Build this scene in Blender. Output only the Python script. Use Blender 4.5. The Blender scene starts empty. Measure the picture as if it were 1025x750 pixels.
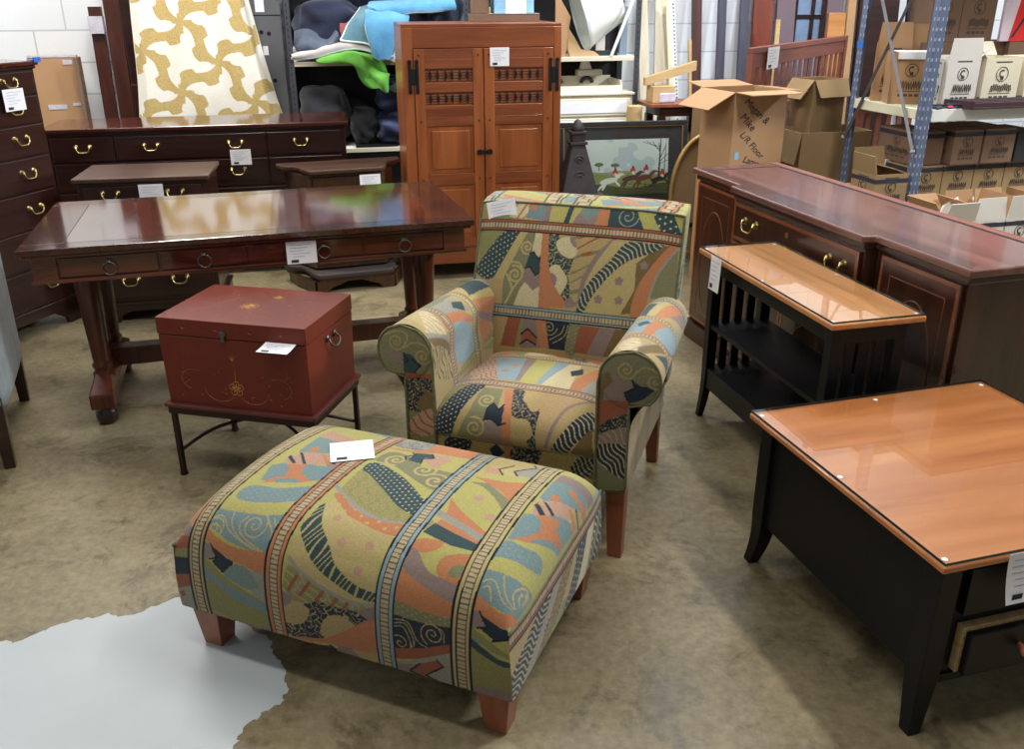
import bpy, bmesh, math, random
import numpy as np
from mathutils import Vector, Matrix
random.seed(7)
C = bpy.context.scene
COL = C.collection
R = math.radians
# ------------------------------------------------------------------ camera
cam_data = bpy.data.cameras.new('camera')
cam_data.sensor_fit = 'HORIZONTAL'; cam_data.sensor_width = 36.0
cam_data.lens = 900.14 / 1025 * 36.0
cam_data.clip_start = 0.05; cam_data.clip_end = 100
cam = bpy.data.objects.new('camera', cam_data); COL.objects.link(cam)
PITCH, ROLL = 0.400082, -0.0041607
fw = Vector((0, math.cos(PITCH), -math.sin(PITCH))); up0 = Vector((0, math.sin(PITCH), math.cos(PITCH))); rt0 = Vector((1, 0, 0))
rt = rt0*math.cos(ROLL) + up0*math.sin(ROLL); up = -rt0*math.sin(ROLL) + up0*math.cos(ROLL)
cam.matrix_world = Matrix(((rt.x, up.x, -fw.x, 0), (rt.y, up.y, -fw.y, 0), (rt.z, up.z, -fw.z, 1.6853), (0, 0, 0, 1)))
C.camera = cam
# ------------------------------------------------------------------ world and lights
w = bpy.data.worlds.new('world'); C.world = w; w.use_nodes = True
bg = w.node_tree.nodes['Background']; bg.inputs[0].default_value = (0.93, 0.97, 1.0, 1); bg.inputs[1].default_value = 0.20
def area(name, loc, target, sx, sy, power, col=(1, 1, 1)):
    l = bpy.data.lights.new(name, 'AREA'); l.shape = 'RECTANGLE'; l.size = sx; l.size_y = sy; l.energy = power; l.color = col
    o = bpy.data.objects.new(name, l); COL.objects.link(o); o.location = loc
    d = Vector(target) - Vector(loc); o.rotation_euler = d.to_track_quat('-Z', 'Y').to_euler()
    return o
area('strip_light', (-2.6, 5.4, 3.9), (-2.4, 6.2, 0), 2.6, 0.3, 140, (1.0, 0.97, 0.9))  # overhead strip added to brighten the left of the back wall
area('strip_light', (1.6, 5.6, 3.9), (1.5, 6.4, 0), 2.6, 0.3, 120, (0.92, 0.96, 1.0))  # bluish overhead strip added to lift the right of the back wall
area('strip_light', (-1.0, 1.6, 4.1), (-0.8, 2.0, 0), 2.6, 0.3, 50, (1.0, 0.97, 0.92))
o = area('strip_light', (1.95, 2.5, 4.1), (1.95, 2.5, 0), 2.0, 0.22, 105, (1.0, 0.97, 0.92)); o.rotation_euler = (0, 0, R(-74))
area('window_light', (6.1, 4.75, 4.25), (0.8, 2.9, 0.2), 0.9, 0.5, 330, (0.86, 0.93, 1.0))
area('window_light', (-5.6, 0.5, 2.8), (-0.3, 3.5, 0.4), 2.4, 2.0, 36, (0.95, 0.98, 1.0))
C.view_settings.view_transform = 'Standard'; C.view_settings.look = 'None'
C.view_settings.gamma = 1.0; C.view_settings.use_curve_mapping = False
C.view_settings.exposure = 0.10
# ------------------------------------------------------------------ materials
def newmat(name):
    m = bpy.data.materials.new(name); m.use_nodes = True
    return m, m.node_tree, m.node_tree.nodes['Principled BSDF']
def s2l(c):
    return tuple(((v/255.0)/12.92 if v/255.0 <= 0.04045 else ((v/255.0+0.055)/1.055)**2.4) for v in c) + (1,)
def ramp(nt, fac, stops):
    r = nt.nodes.new('ShaderNodeValToRGB'); nt.links.new(fac, r.inputs[0])
    while len(r.color_ramp.elements) < len(stops): r.color_ramp.elements.new(0.5)
    for e, (p, c) in zip(r.color_ramp.elements, stops): e.position = p; e.color = c
    return r.outputs[0]
def coords(nt, scale=(1, 1, 1), rot=(0, 0, 0)):
    tc = nt.nodes.new('ShaderNodeTexCoord'); mp = nt.nodes.new('ShaderNodeMapping')
    mp.inputs['Scale'].default_value = scale; mp.inputs['Rotation'].default_value = rot
    nt.links.new(tc.outputs['Object'], mp.inputs[0]); return mp.outputs[0]
def noise(nt, vec, scale, detail=5, rough=0.6, dist=0.0):
    n = nt.nodes.new('ShaderNodeTexNoise'); n.inputs['Scale'].default_value = scale; n.inputs['Detail'].default_value = detail
    n.inputs['Roughness'].default_value = rough; n.inputs['Distortion'].default_value = dist
    nt.links.new(vec, n.inputs['Vector']); return n.outputs[0]
def bump(nt, h, strength, dist, b):
    n = nt.nodes.new('ShaderNodeBump'); n.inputs['Strength'].default_value = strength; n.inputs['Distance'].default_value = dist
    nt.links.new(h, n.inputs['Height']); nt.links.new(n.outputs[0], b.inputs['Normal'])
def mixc(nt, fac, a, b, mode='MIX'):
    n = nt.nodes.new('ShaderNodeMix'); n.data_type = 'RGBA'; n.blend_type = mode
    for i, v in ((0, fac), (6, a), (7, b)):
        if hasattr(v, 'node'): nt.links.new(v, n.inputs[i])
        else: n.inputs[i].default_value = v
    return n.outputs[2]
def wood(name, dark, light, rough=0.3, axis='X', sc=1.0, coat=0.0, spec=0.5):
    m, nt, b = newmat(name)
    s = {'X': (1.2, 14, 14), 'Y': (14, 1.2, 14), 'Z': (14, 14, 1.2)}[axis]
    v = coords(nt, tuple(k*sc for k in s))
    n1 = noise(nt, v, 1.6, 6, 0.62, 0.6)
    col = ramp(nt, n1, [(0.32, s2l(dark)), (0.68, s2l(light))])
    n2 = noise(nt, coords(nt, (1.5, 1.5, 1.5)), 1.3, 3, 0.5)
    col2 = mixc(nt, n2, col, mixc(nt, 0.35, col, s2l(dark)))
    nt.links.new(col2, b.inputs['Base Color'])
    b.inputs['Roughness'].default_value = rough; b.inputs['Specular IOR Level'].default_value = spec
    b.inputs['Coat Weight'].default_value = coat; b.inputs['Coat Roughness'].default_value = 0.08
    n3 = noise(nt, v, 6, 4, 0.6); bump(nt, n3, 0.02, 0.001, b)
    return m
def plain(name, col, rough=0.6, metal=0.0, var=0.12, sc=6, bmp=0.0, spec=0.5, coat=0.0):
    m, nt, b = newmat(name)
    v = coords(nt); n = noise(nt, v, sc, 5, 0.6)
    c = s2l(col); lo = tuple(x*(1-var) for x in c[:3]) + (1,); hi = tuple(min(1, x*(1+var)) for x in c[:3]) + (1,)
    nt.links.new(ramp(nt, n, [(0.3, lo), (0.7, hi)]), b.inputs['Base Color'])
    b.inputs['Roughness'].default_value = rough; b.inputs['Metallic'].default_value = metal
    b.inputs['Specular IOR Level'].default_value = spec; b.inputs['Coat Weight'].default_value = coat
    if bmp: bump(nt, noise(nt, v, sc*12, 4, 0.6), bmp, 0.003, b)
    return m
def cloth(name, col, col2=None, rough=0.95, weave=260, wr=0.35):
    m, nt, b = newmat(name)
    v = coords(nt); n = noise(nt, v, 9, 4, 0.6)
    c2 = s2l(col2) if col2 else tuple(x*0.7 for x in s2l(col)[:3]) + (1,)
    nt.links.new(ramp(nt, n, [(0.3, c2), (0.65, s2l(col))]), b.inputs['Base Color'])
    b.inputs['Roughness'].default_value = rough; b.inputs['Sheen Weight'].default_value = 0.2
    bump(nt, noise(nt, v, weave, 2, 0.5), wr, 0.003, b)
    return m
M = {}
M['mahog'] = wood('red_mahogany', (54, 22, 14), (104, 48, 30), 0.10, 'X', 1, 0.8)
M['mahog_border'] = wood('dark_mahogany_crossband', (42, 22, 17), (76, 40, 28), 0.14, 'Y', 1.3, 0.5)
M['desk_leg'] = wood('mahogany_column', (58, 24, 15), (100, 48, 26), 0.3, 'Z', 1, 0.2)
M['drk'] = wood('dark_mahogany', (30, 14, 12), (58, 29, 24), 0.3, 'X', 1, 0.3)
M['drktop'] = wood('polished_dark_mahogany', (52, 23, 19), (92, 44, 32), 0.15, 'X', 1, 0.5)
M['walnut'] = wood('brown_walnut', (44, 26, 16), (84, 53, 31), 0.35, 'Z', 1, 0.2)
M['walnut_top'] = wood('worn_walnut_top', (58, 38, 30), (88, 60, 47), 0.35, 'X', 1, 0.2)
M['trim_grey'] = plain('grey_brown_moulding', (62, 54, 54), 0.45)
M['side_top'] = wood('brown_purple_mahogany_top', (90, 58, 52), (124, 86, 78), 0.24, 'X', 0.5, 0.3)
M['side_body'] = wood('sideboard_mahogany', (36, 17, 12), (70, 36, 23), 0.28, 'Z', 1, 0.35)
M['side_border'] = wood('sideboard_top_border', (70, 44, 40), (92, 60, 54), 0.24, 'X', 0.5, 0.3)
M['inlay'] = wood('orange_satinwood_band', (98, 54, 32), (136, 80, 46), 0.3, 'X', 1.6, 0.3)
M['line'] = plain('fine_inlay_line', (112, 72, 46), 0.4)
M['pine'] = wood('orange_brown_pine', (130, 68, 34), (172, 99, 54), 0.35, 'Z', 0.7, 0.2)
M['pine_h'] = wood('red_brown_pine_rail', (110, 54, 30), (150, 84, 46), 0.35, 'X', 0.7, 0.2)
M['pine_dark'] = plain('dark_brown_pine', (58, 26, 14), 0.6)  # dark brown wood of the grille rods and pegs
M['iron'] = plain('black_iron', (28, 27, 28), 0.5, 0.4)
M['blackpaint'] = plain('satin_black_paint', (13, 14, 17), 0.45, 0, 0.2, 5, 0.02, 0.3)
M['maple'] = wood('honey_maple_top', (170, 110, 60), (200, 142, 86), 0.32, 'X', 0.7, 0.2)
M['maple_red'] = wood('orange_maple_top', (160, 92, 48), (192, 124, 72), 0.32, 'Y', 0.5, 0.2)
M['rawwood'] = wood('raw_chipboard_edge', (160, 134, 88), (212, 184, 132), 0.8, 'X', 4)
M['copperwood'] = plain('reddish_wood_knob', (196, 116, 88), 0.4)
M['brass'] = plain('aged_brass', (196, 176, 116), 0.28, 1.0, 0.2, 30)
M['pewter'] = plain('dull_pewter', (104, 100, 96), 0.4, 0.9)
M['trunk'] = plain('red_brown_lacquer', (100, 36, 22), 0.42, 0, 0.22, 3, 0.03, 0.3, 0.0)
M['gold'] = plain('painted_gold_flower', (176, 124, 52), 0.55)
M['palegold'] = plain('pale_painted_stroke', (148, 88, 52), 0.6)
M['standmetal'] = plain('dark_bronze_metal', (48, 27, 22), 0.42, 0.5)
M['standtop'] = plain('brown_red_stand_frame', (92, 44, 40), 0.3, 0.2)
M['legred'] = wood('cherry_leg', (122, 66, 42), (154, 90, 60), 0.4, 'Z', 1, 0.15)
M['paper'] = plain('white_paper', (240, 240, 244), 0.8, 0, 0.02)
M['ink'] = plain('black_ink', (44, 44, 58), 0.8)
M['greyink'] = plain('grey_print', (176, 180, 200), 0.8)
M['blue_tape'] = plain('blue_tape', (42, 104, 190), 0.6)
M['card'] = plain('brown_cardboard', (172, 134, 97), 0.85, 0, 0.08, 3, 0.02)
M['card_in'] = plain('pale_cardboard_inside', (190, 156, 112), 0.88, 0, 0.06, 3)
M['card_olive'] = plain('olive_brown_cardboard', (148, 122, 86), 0.88, 0, 0.08, 3)
M['card_dark'] = plain('dull_brown_cardboard', (122, 96, 78), 0.88, 0, 0.08, 3)
M['card_white'] = plain('white_cardboard', (214, 208, 200), 0.85, 0, 0.04, 3)
M['card_cream'] = plain('cream_cardboard', (222, 212, 186), 0.85, 0, 0.04, 3)
M['print'] = plain('dark_box_print', (78, 66, 62), 0.85)
M['bluesteel'] = plain('blue_grey_painted_steel', (104, 116, 144), 0.45, 0.2, 0.1, 8)
M['greysteel'] = plain('dark_grey_painted_steel', (74, 76, 84), 0.45, 0.3)
M['panelsteel'] = plain('grey_steel_panel', (118, 120, 124), 0.42, 0.5, 0.08)
M['brace'] = plain('grey_steel_brace', (112, 110, 114), 0.4, 0.5)
M['hole'] = plain('punched_hole', (14, 15, 18), 0.9)
M['hole_light'] = plain('see_through_hole', (176, 186, 204), 0.8)
M['bolt'] = plain('bright_bolt', (225, 228, 232), 0.3, 0.6)
M['beam'] = plain('cream_painted_beam', (214, 208, 180), 0.5, 0, 0.04)
M['beamwhite'] = plain('off_white_beam', (222, 224, 220), 0.5, 0, 0.04)
M['backdark'] = plain('charcoal_shade_and_box', (38, 38, 42), 0.8)
M['white_dresser'] = plain('cream_painted_wood', (226, 220, 200), 0.5, 0, 0.04)
M['gilt'] = plain('gilt_frame', (168, 138, 84), 0.4, 0.5)
M['olive_panel'] = plain('brown_backing_board', (136, 108, 74), 0.8, 0, 0.1, 2)
M['blackframe'] = plain('black_picture_frame', (38, 38, 42), 0.4, 0, 0.15)
M['matboard'] = plain('charcoal_mat_board', (46, 44, 46), 0.8)
M['stonegrey'] = plain('carved_dark_resin', (64, 58, 60), 0.6, 0, 0.2, 12, 0.3)
M['lumber'] = wood('pale_pine_lumber', (196, 184, 156), (226, 218, 198), 0.8, 'Z', 0.6)
M['lumber_tan'] = wood('tan_lumber', (178, 146, 98), (208, 178, 130), 0.8, 'X', 0.6)
M['brownrail'] = wood('dark_bed_rail', (62, 36, 34), (92, 58, 54), 0.4, 'Z', 1)
M['greyrail'] = wood('dark_slate_bed_rail', (58, 58, 72), (82, 82, 98), 0.4, 'Z', 1)
M['reddoor'] = wood('red_brown_door', (96, 40, 26), (128, 58, 38), 0.4, 'Z', 1)
M['purple'] = plain('purple_brown_board', (104, 86, 92), 0.6, 0, 0.05)
M['headb'] = wood('pinkish_brown_slatted_wood', (110, 60, 46), (138, 80, 64), 0.45, 'X', 0.8)
M['shade'] = plain('white_lampshade_fabric', (222, 226, 218), 0.85, 0, 0.02, 4)
M['darkpost'] = wood('dark_brown_post', (50, 22, 16), (84, 40, 26), 0.35, 'Z', 1, 0.2)
M['whitepaint'] = plain('pale_blue_white_floor_paint', (178, 185, 188), 0.5, 0, 0.05, 2, 0.05)
def punched(name, col):
    m, nt, b = newmat(name); v = coords(nt); sp = nt.nodes.new('ShaderNodeSeparateXYZ'); nt.links.new(v, sp.inputs[0])
    def mth(op, a, c):
        n = nt.nodes.new('ShaderNodeMath'); n.operation = op
        for i, q in enumerate((a, c)):
            if hasattr(q, 'node'): nt.links.new(q, n.inputs[i])
            elif q is not None: n.inputs[i].default_value = q
        return n.outputs[0]
    xy = mth('ADD', sp.outputs[0], sp.outputs[1])
    fx_ = mth('LESS_THAN', mth('FRACT', mth('MULTIPLY', xy, 1/.0255), None), .26); fz_ = mth('LESS_THAN', mth('FRACT', mth('MULTIPLY', sp.outputs[2], 1/.05), None), .34)
    nt.links.new(mixc(nt, mth('MULTIPLY', fx_, fz_), s2l(col), s2l((176, 186, 202))), b.inputs['Base Color'])
    b.inputs['Roughness'].default_value = .45; b.inputs['Metallic'].default_value = .2; return m
M['punched'] = punched('perforated_blue_grey_steel', (98, 110, 138))
def glassmat(name, tint, rough=0.0, edge=False):
    m, nt, b = newmat(name); nt.nodes.remove(b)
    out = nt.nodes['Material Output']; tr = nt.nodes.new('ShaderNodeBsdfTransparent'); gl = nt.nodes.new('ShaderNodeBsdfGlossy')
    fr = nt.nodes.new('ShaderNodeFresnel'); mx = nt.nodes.new('ShaderNodeMixShader')
    tr.inputs[0].default_value = tint; gl.inputs['Roughness'].default_value = rough; fr.inputs[0].default_value = 1.6
    ge = nt.nodes.new('ShaderNodeNewGeometry'); su = nt.nodes.new('ShaderNodeMath'); su.operation = 'SUBTRACT'; su.inputs[0].default_value = 1.0
    nt.links.new(ge.outputs['Backfacing'], su.inputs[1]); mu = nt.nodes.new('ShaderNodeMath'); mu.operation = 'MULTIPLY'
    nt.links.new(fr.outputs[0], mu.inputs[0]); nt.links.new(su.outputs[0], mu.inputs[1]); nt.links.new(mu.outputs[0], mx.inputs[0]); nt.links.new(tr.outputs[0], mx.inputs[1]); nt.links.new(gl.outputs[0], mx.inputs[2])
    nt.links.new(mx.outputs[0], out.inputs[0]); return m
M['glass'] = glassmat('clear_table_glass', (0.97, 0.985, 0.98, 1))
M['glass_edge'] = plain('dark_green_glass_edge', (38, 52, 52), 0.1)
M['poly'] = plain('clear_plastic_wrap', (200, 196, 210), 0.2, 0, 0.15, 20, 0.4)
def floor_material():
    m, nt, b = newmat('stained_concrete'); v = coords(nt)
    a = noise(nt, v, 1.1, 8, 0.62, 0.5); c = noise(nt, v, 4.2, 9, 0.74, 0.6); d = noise(nt, v, 30, 6, 0.7)
    base = ramp(nt, a, [(0.34, s2l((88, 79, 57))), (0.5, s2l((124, 112, 84))), (0.67, s2l((158, 146, 117)))])
    blot = ramp(nt, c, [(0.40, (0.34, 0.32, 0.28, 1)), (0.455, (0.86, 0.84, 0.80, 1)), (0.56, (1.0, 1.0, 1.0, 1)), (0.66, (1.24, 1.22, 1.18, 1))])
    col = mixc(nt, 1.0, base, blot, 'MULTIPLY')
    col = mixc(nt, 0.42, col, ramp(nt, d, [(0.3, s2l((92, 80, 58))), (0.65, s2l((160, 148, 118)))]))
    # fine scratches and a few cracks
    vo = nt.nodes.new('ShaderNodeTexVoronoi'); vo.feature = 'DISTANCE_TO_EDGE'; vo.inputs['Scale'].default_value = 0.55
    wv = nt.nodes.new('ShaderNodeVectorMath'); wv.operation = 'ADD'
    nz = nt.nodes.new('ShaderNodeTexNoise'); nz.inputs['Scale'].default_value = 2.0; nt.links.new(v, nz.inputs['Vector'])
    nt.links.new(v, wv.inputs[0]); nt.links.new(nz.outputs['Color'], wv.inputs[1]); nt.links.new(wv.outputs[0], vo.inputs['Vector'])
    cr = ramp(nt, vo.outputs['Distance'], [(0.0, (1, 1, 1, 1)), (0.006, (0, 0, 0, 1))])
    crm = nt.nodes.new('ShaderNodeMath'); crm.operation = 'MULTIPLY'; crm.inputs[1].default_value = 0.12; nt.links.new(cr, crm.inputs[0])
    col = mixc(nt, crm.outputs[0], col, s2l((168, 156, 128)))
    nt.links.new(col, b.inputs['Base Color'])
    nt.links.new(ramp(nt, c, [(0.3, (0.34,)*3+(1,)), (0.7, (0.52,)*3+(1,))]), b.inputs['Roughness'])
    b.inputs['Specular IOR Level'].default_value = 0.35
    bump(nt, d, 0.08, 0.004, b); return m
M['floor'] = floor_material()
def block_material():
    m, nt, b = newmat('white_painted_block'); 
    tc = nt.nodes.new('ShaderNodeTexCoord'); mp = nt.nodes.new('ShaderNodeMapping'); mp.inputs['Rotation'].default_value = (R(90), 0, 0)
    nt.links.new(tc.outputs['Object'], mp.inputs[0])
    br = nt.nodes.new('ShaderNodeTexBrick'); nt.links.new(mp.outputs[0], br.inputs[0])
    br.inputs['Scale'].default_value = 1.0; br.inputs['Brick Width'].default_value = 0.42; br.inputs['Row Height'].default_value = 0.21
    br.inputs['Mortar Size'].default_value = 0.006; br.inputs['Mortar Smooth'].default_value = 0.3
    br.inputs[1].default_value = s2l((226, 229, 233)); br.inputs[2].default_value = s2l((220, 224, 230)); br.inputs[3].default_value = s2l((186, 190, 196))
    nt.links.new(br.outputs[0], b.inputs['Base Color']); b.inputs['Roughness'].default_value = 0.6
    bump(nt, noise(nt, mp.outputs[0], 60, 5, 0.6), 0.15, 0.004, b); return m
M['block'] = block_material()
M['ceil'] = plain('white_ceiling', (196, 198, 200), 0.9, 0, 0.04, 1)
def vcol_material(name, bmp=0.35, rough=0.95):
    m, nt, b = newmat(name)
    at = nt.nodes.new('ShaderNodeAttribute'); at.attribute_name = 'pattern'
    v = coords(nt); n = noise(nt, v, 420, 2, 0.6)
    col = mixc(nt, 1.0, at.outputs['Color'], ramp(nt, n, [(0.35, (0.8, 0.8, 0.8, 1)), (0.65, (1.1, 1.1, 1.1, 1))]), 'MULTIPLY')
    nt.links.new(col, b.inputs['Base Color']); b.inputs['Roughness'].default_value = rough
    b.inputs['Sheen Weight'].default_value = 0.15; b.inputs['Specular IOR Level'].default_value = 0.2
    bump(nt, n, bmp, 0.0015, b); return m
M['tapestry'] = vcol_material('woven_tapestry')
M['quilt'] = vcol_material('printed_quilt')
M['canvas'] = vcol_material('printed_picture', 0.0, 0.35)
# ------------------------------------------------------------------ mesh tools
def T(x=0, y=0, z=0, rz=0, rx=0, ry=0):
    return Matrix.Translation((x, y, z)) @ Matrix.Rotation(R(rz), 4, 'Z') @ Matrix.Rotation(R(ry), 4, 'Y') @ Matrix.Rotation(R(rx), 4, 'X')
class MB:
    def __init__(s): s.bm = bmesh.new()
    def _add(s, vs, fs, m=None):
        bv = [s.bm.verts.new(m @ Vector(v) if m else v) for v in vs]
        for f in fs:
            try: s.bm.faces.new([bv[i] for i in f])
            except ValueError: pass
        return s
    def box(s, x0, x1, y0, y1, z0, z1, m=None):
        vs = [(x0,y0,z0),(x1,y0,z0),(x1,y1,z0),(x0,y1,z0),(x0,y0,z1),(x1,y0,z1),(x1,y1,z1),(x0,y1,z1)]
        return s._add(vs, [(0,3,2,1),(4,5,6,7),(0,1,5,4),(1,2,6,5),(2,3,7,6),(3,0,4,7)], m)
    def frus(s, b, t, z0, z1, m=None):      # b,t = (x0,x1,y0,y1) rectangles
        vs = [(b[0],b[2],z0),(b[1],b[2],z0),(b[1],b[3],z0),(b[0],b[3],z0),(t[0],t[2],z1),(t[1],t[2],z1),(t[1],t[3],z1),(t[0],t[3],z1)]
        return s._add(vs, [(0,3,2,1),(4,5,6,7),(0,1,5,4),(1,2,6,5),(2,3,7,6),(3,0,4,7)], m)
    def prism(s, poly, a0, a1, plane='xy', m=None):
        n = len(poly)
        def P(p, a): return {'xy': (p[0], p[1], a), 'xz': (p[0], a, p[1]), 'yz': (a, p[0], p[1])}[plane]
        vs = [P(p, a0) for p in poly] + [P(p, a1) for p in poly]
        fs = [tuple(range(n)), tuple(range(2*n-1, n-1, -1))] + [(i, (i+1) % n, (i+1) % n+n, i+n) for i in range(n)]
        return s._add(vs, fs, m)
    def lathe(s, prof, c=(0, 0), seg=20, m=None, cap=True):
        vs = []; fs = []
        for r, z in prof:
            for k in range(seg):
                a = 2*math.pi*k/seg; vs.append((c[0]+r*math.cos(a), c[1]+r*math.sin(a), z))
        for i in range(len(prof)-1):
            for k in range(seg):
                fs.append((i*seg+k, i*seg+(k+1) % seg, (i+1)*seg+(k+1) % seg, (i+1)*seg+k))
        if cap: fs.append(tuple(range(seg-1, -1, -1))); fs.append(tuple((len(prof)-1)*seg+k for k in range(seg)))
        return s._add(vs, fs, m)
    def tube(s, pts, r, seg=8, closed=False, m=None, r2=None):
        pts = [Vector(p) for p in pts]; n = len(pts); vs = []; fs = []; prev = None
        for i, p in enumerate(pts):
            if closed: t = pts[(i+1) % n] - pts[i-1]
            else: t = pts[min(i+1, n-1)] - pts[max(i-1, 0)]
            t.normalize()
            if prev is None: u = t.orthogonal().normalized()
            else:
                u = prev - t*prev.dot(t); u = u.normalized() if u.length > 1e-6 else t.orthogonal().normalized()
            prev = u; q = t.cross(u); rr = r if r2 is None else r + (r2-r)*i/(n-1)
            for k in range(seg):
                a = 2*math.pi*(k+.5)/seg; vs.append(p + u*rr*math.cos(a) + q*rr*math.sin(a))
        for i in range(n if closed else n-1):
            j = (i+1) % n
            for k in range(seg): fs.append((i*seg+k, i*seg+(k+1) % seg, j*seg+(k+1) % seg, j*seg+k))
        if not closed: fs.append(tuple(range(seg-1, -1, -1))); fs.append(tuple((n-1)*seg+k for k in range(seg)))
        return s._add(vs, fs, m)
    def disc(s, r, z0, z1, c=(0, 0), seg=20, m=None): return s.lathe([(r, z0), (r, z1)], c, seg, m)
    def build(s, name, mat, parent=None, bevel=0.0, smooth=False, seg=2, **tags):
        bmesh.ops.recalc_face_normals(s.bm, faces=s.bm.faces)
        me = bpy.data.meshes.new(name); s.bm.to_mesh(me); s.bm.free()
        me.materials.append(M[mat] if isinstance(mat, str) else mat)
        o = bpy.data.objects.new(name, me); COL.objects.link(o)
        if parent: o.parent = parent
        if smooth: me.shade_smooth() if hasattr(me, 'shade_smooth') else None
        if bevel:
            b = o.modifiers.new('bevel', 'BEVEL'); b.width = bevel; b.segments = seg; b.limit_method = 'ANGLE'; b.angle_limit = R(35)
        if tags: tagit(o, **tags)
        return o
def tagit(o, label=None, cat=None, group=None, kind=None):
    if label: o['label'] = label
    if cat: o['category'] = cat
    if group: o['group'] = group
    if kind: o['kind'] = kind
    return o
def thing(name, label, cat, loc=(0, 0, 0), rz=0, group=None, kind=None):
    o = bpy.data.objects.new(name, None); COL.objects.link(o); o.empty_display_size = 0.1
    o.location = loc; o.rotation_euler = (0, 0, R(rz)); tagit(o, label, cat, group, kind); return o
def copy_tree(o, loc=None, rz=None, label=None):
    def rec(a, p):
        c = a.copy(); COL.objects.link(c)
        if p: c.parent = p; c.matrix_parent_inverse = a.matrix_parent_inverse.copy()
        for ch in list(a.children): rec(ch, c)
        return c
    c = rec(o, None)
    if loc: c.location = loc
    if rz is not None: c.rotation_euler = (0, 0, R(rz))
    if label: c['label'] = label
    return c
def grid_obj(name, P, mat, parent=None, color=None, closed_u=False, smooth=True, thick=0.0):
    """P: array (nv, nu, 3); color: (nv, nu, 3) linear"""
    nv, nu, _ = P.shape
    me = bpy.data.meshes.new(name); idx = np.arange(nv*nu).reshape(nv, nu)
    a = idx[:-1, :-1].ravel(); b = idx[:-1, 1:].ravel(); c = idx[1:, 1:].ravel(); d = idx[1:, :-1].ravel()
    F = np.stack([a, b, c, d], 1)
    if closed_u:
        e = np.stack([idx[:-1, -1], idx[:-1, 0], idx[1:, 0], idx[1:, -1]], 1); F = np.concatenate([F, e])
    me.vertices.add(nv*nu); me.vertices.foreach_set('co', P.reshape(-1).astype(np.float32))
    me.loops.add(F.size); me.loops.foreach_set('vertex_index', F.reshape(-1).astype(np.int32))
    me.polygons.add(len(F)); me.polygons.foreach_set('loop_start', (np.arange(len(F))*4).astype(np.int32))
    me.polygons.foreach_set('loop_total', np.full(len(F), 4, np.int32))
    me.update(calc_edges=True); me.validate()
    if smooth: me.polygons.foreach_set('use_smooth', np.ones(len(F), bool))
    if color is not None:
        at = me.color_attributes.new('pattern', 'FLOAT_COLOR', 'POINT')
        cc = np.ones((nv*nu, 4), np.float32); cc[:, :3] = color.reshape(-1, 3); at.data.foreach_set('color', cc.reshape(-1))
    me.materials.append(M[mat] if isinstance(mat, str) else mat)
    o = bpy.data.objects.new(name, me); COL.objects.link(o)
    if parent: o.parent = parent
    if thick:
        sm = o.modifiers.new('solid', 'SOLIDIFY'); sm.thickness = thick; sm.offset = 0
    return o
def catmull(pts, n, closed=False):
    P = np.array(pts, float); k = len(P); out = []
    segs = k if closed else k-1
    for t in np.linspace(0, segs, n, endpoint=not closed):
        i = min(int(t), segs-1); f = t-i
        g = lambda j: P[j % k] if closed else P[min(max(j, 0), k-1)]
        p0, p1, p2, p3 = g(i-1), g(i), g(i+1), g(i+2)
        out.append(0.5*((2*p1)+(-p0+p2)*f+(2*p0-5*p1+4*p2-p3)*f*f+(-p0+3*p1-3*p2+p3)*f**3))
    return np.array(out)
def patch(ctrl, nu=30, nv=30, wob=0.0, seed=1):
    Cn = np.array(ctrl, float); rows = np.array([catmull(r, nu) for r in Cn])
    P = np.array([catmull(rows[:, j], nv) for j in range(nu)]).transpose(1, 0, 2)
    if wob:
        r = np.random.RandomState(seed); u = np.linspace(0, 1, nu)[None, :]; v = np.linspace(0, 1, nv)[:, None]
        for _ in range(7):
            a, b, ph = r.uniform(-14, 14), r.uniform(-14, 14), r.uniform(0, 6)
            d = r.normal(size=3); P += wob/3*np.sin(a*u+b*v+ph)[..., None]*d
    return P
def price_tag(parent, m, wd=0.11, h=0.085, curl=0.0, label=None):
    """paper tag in local XZ plane facing -Y, origin at top centre"""
    n = 6; vs = []; fs = []
    t = MB()
    for k in range(n+1):
        z = -h*k/n; y = -curl*(k/n)**2
        for x in (-wd/2, wd/2): vs.append((x, y, z))
    for k in range(n): fs.append((2*k, 2*k+1, 2*k+3, 2*k+2))
    t._add(vs, fs, m)
    o = t.build('price_tag', 'paper', parent)
    s = o.modifiers.new('solid', 'SOLIDIFY'); s.thickness = 0.0006; s.offset = 0
    p = MB()
    p.box(-wd*.36, -wd*.12, -curl*.8-.0016, -curl*.8-.0008, -h*.93, -h*.81, m)
    p.build('tag_logo', 'ink', o)
    p = MB()
    for i, (a, b) in enumerate(((-.36, .36), (-.38, .2), (-.38, .05), (-.3, .3), (-.3, .1))):
        z = -h*(.14+.13*i); y = -curl*((.14+.13*i))**2
        p.box(wd*a, wd*b, y-.0014, y-.0008, z-h*.018, z, m)
    p.build('tag_print', 'greyink', o)
    return o
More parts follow.
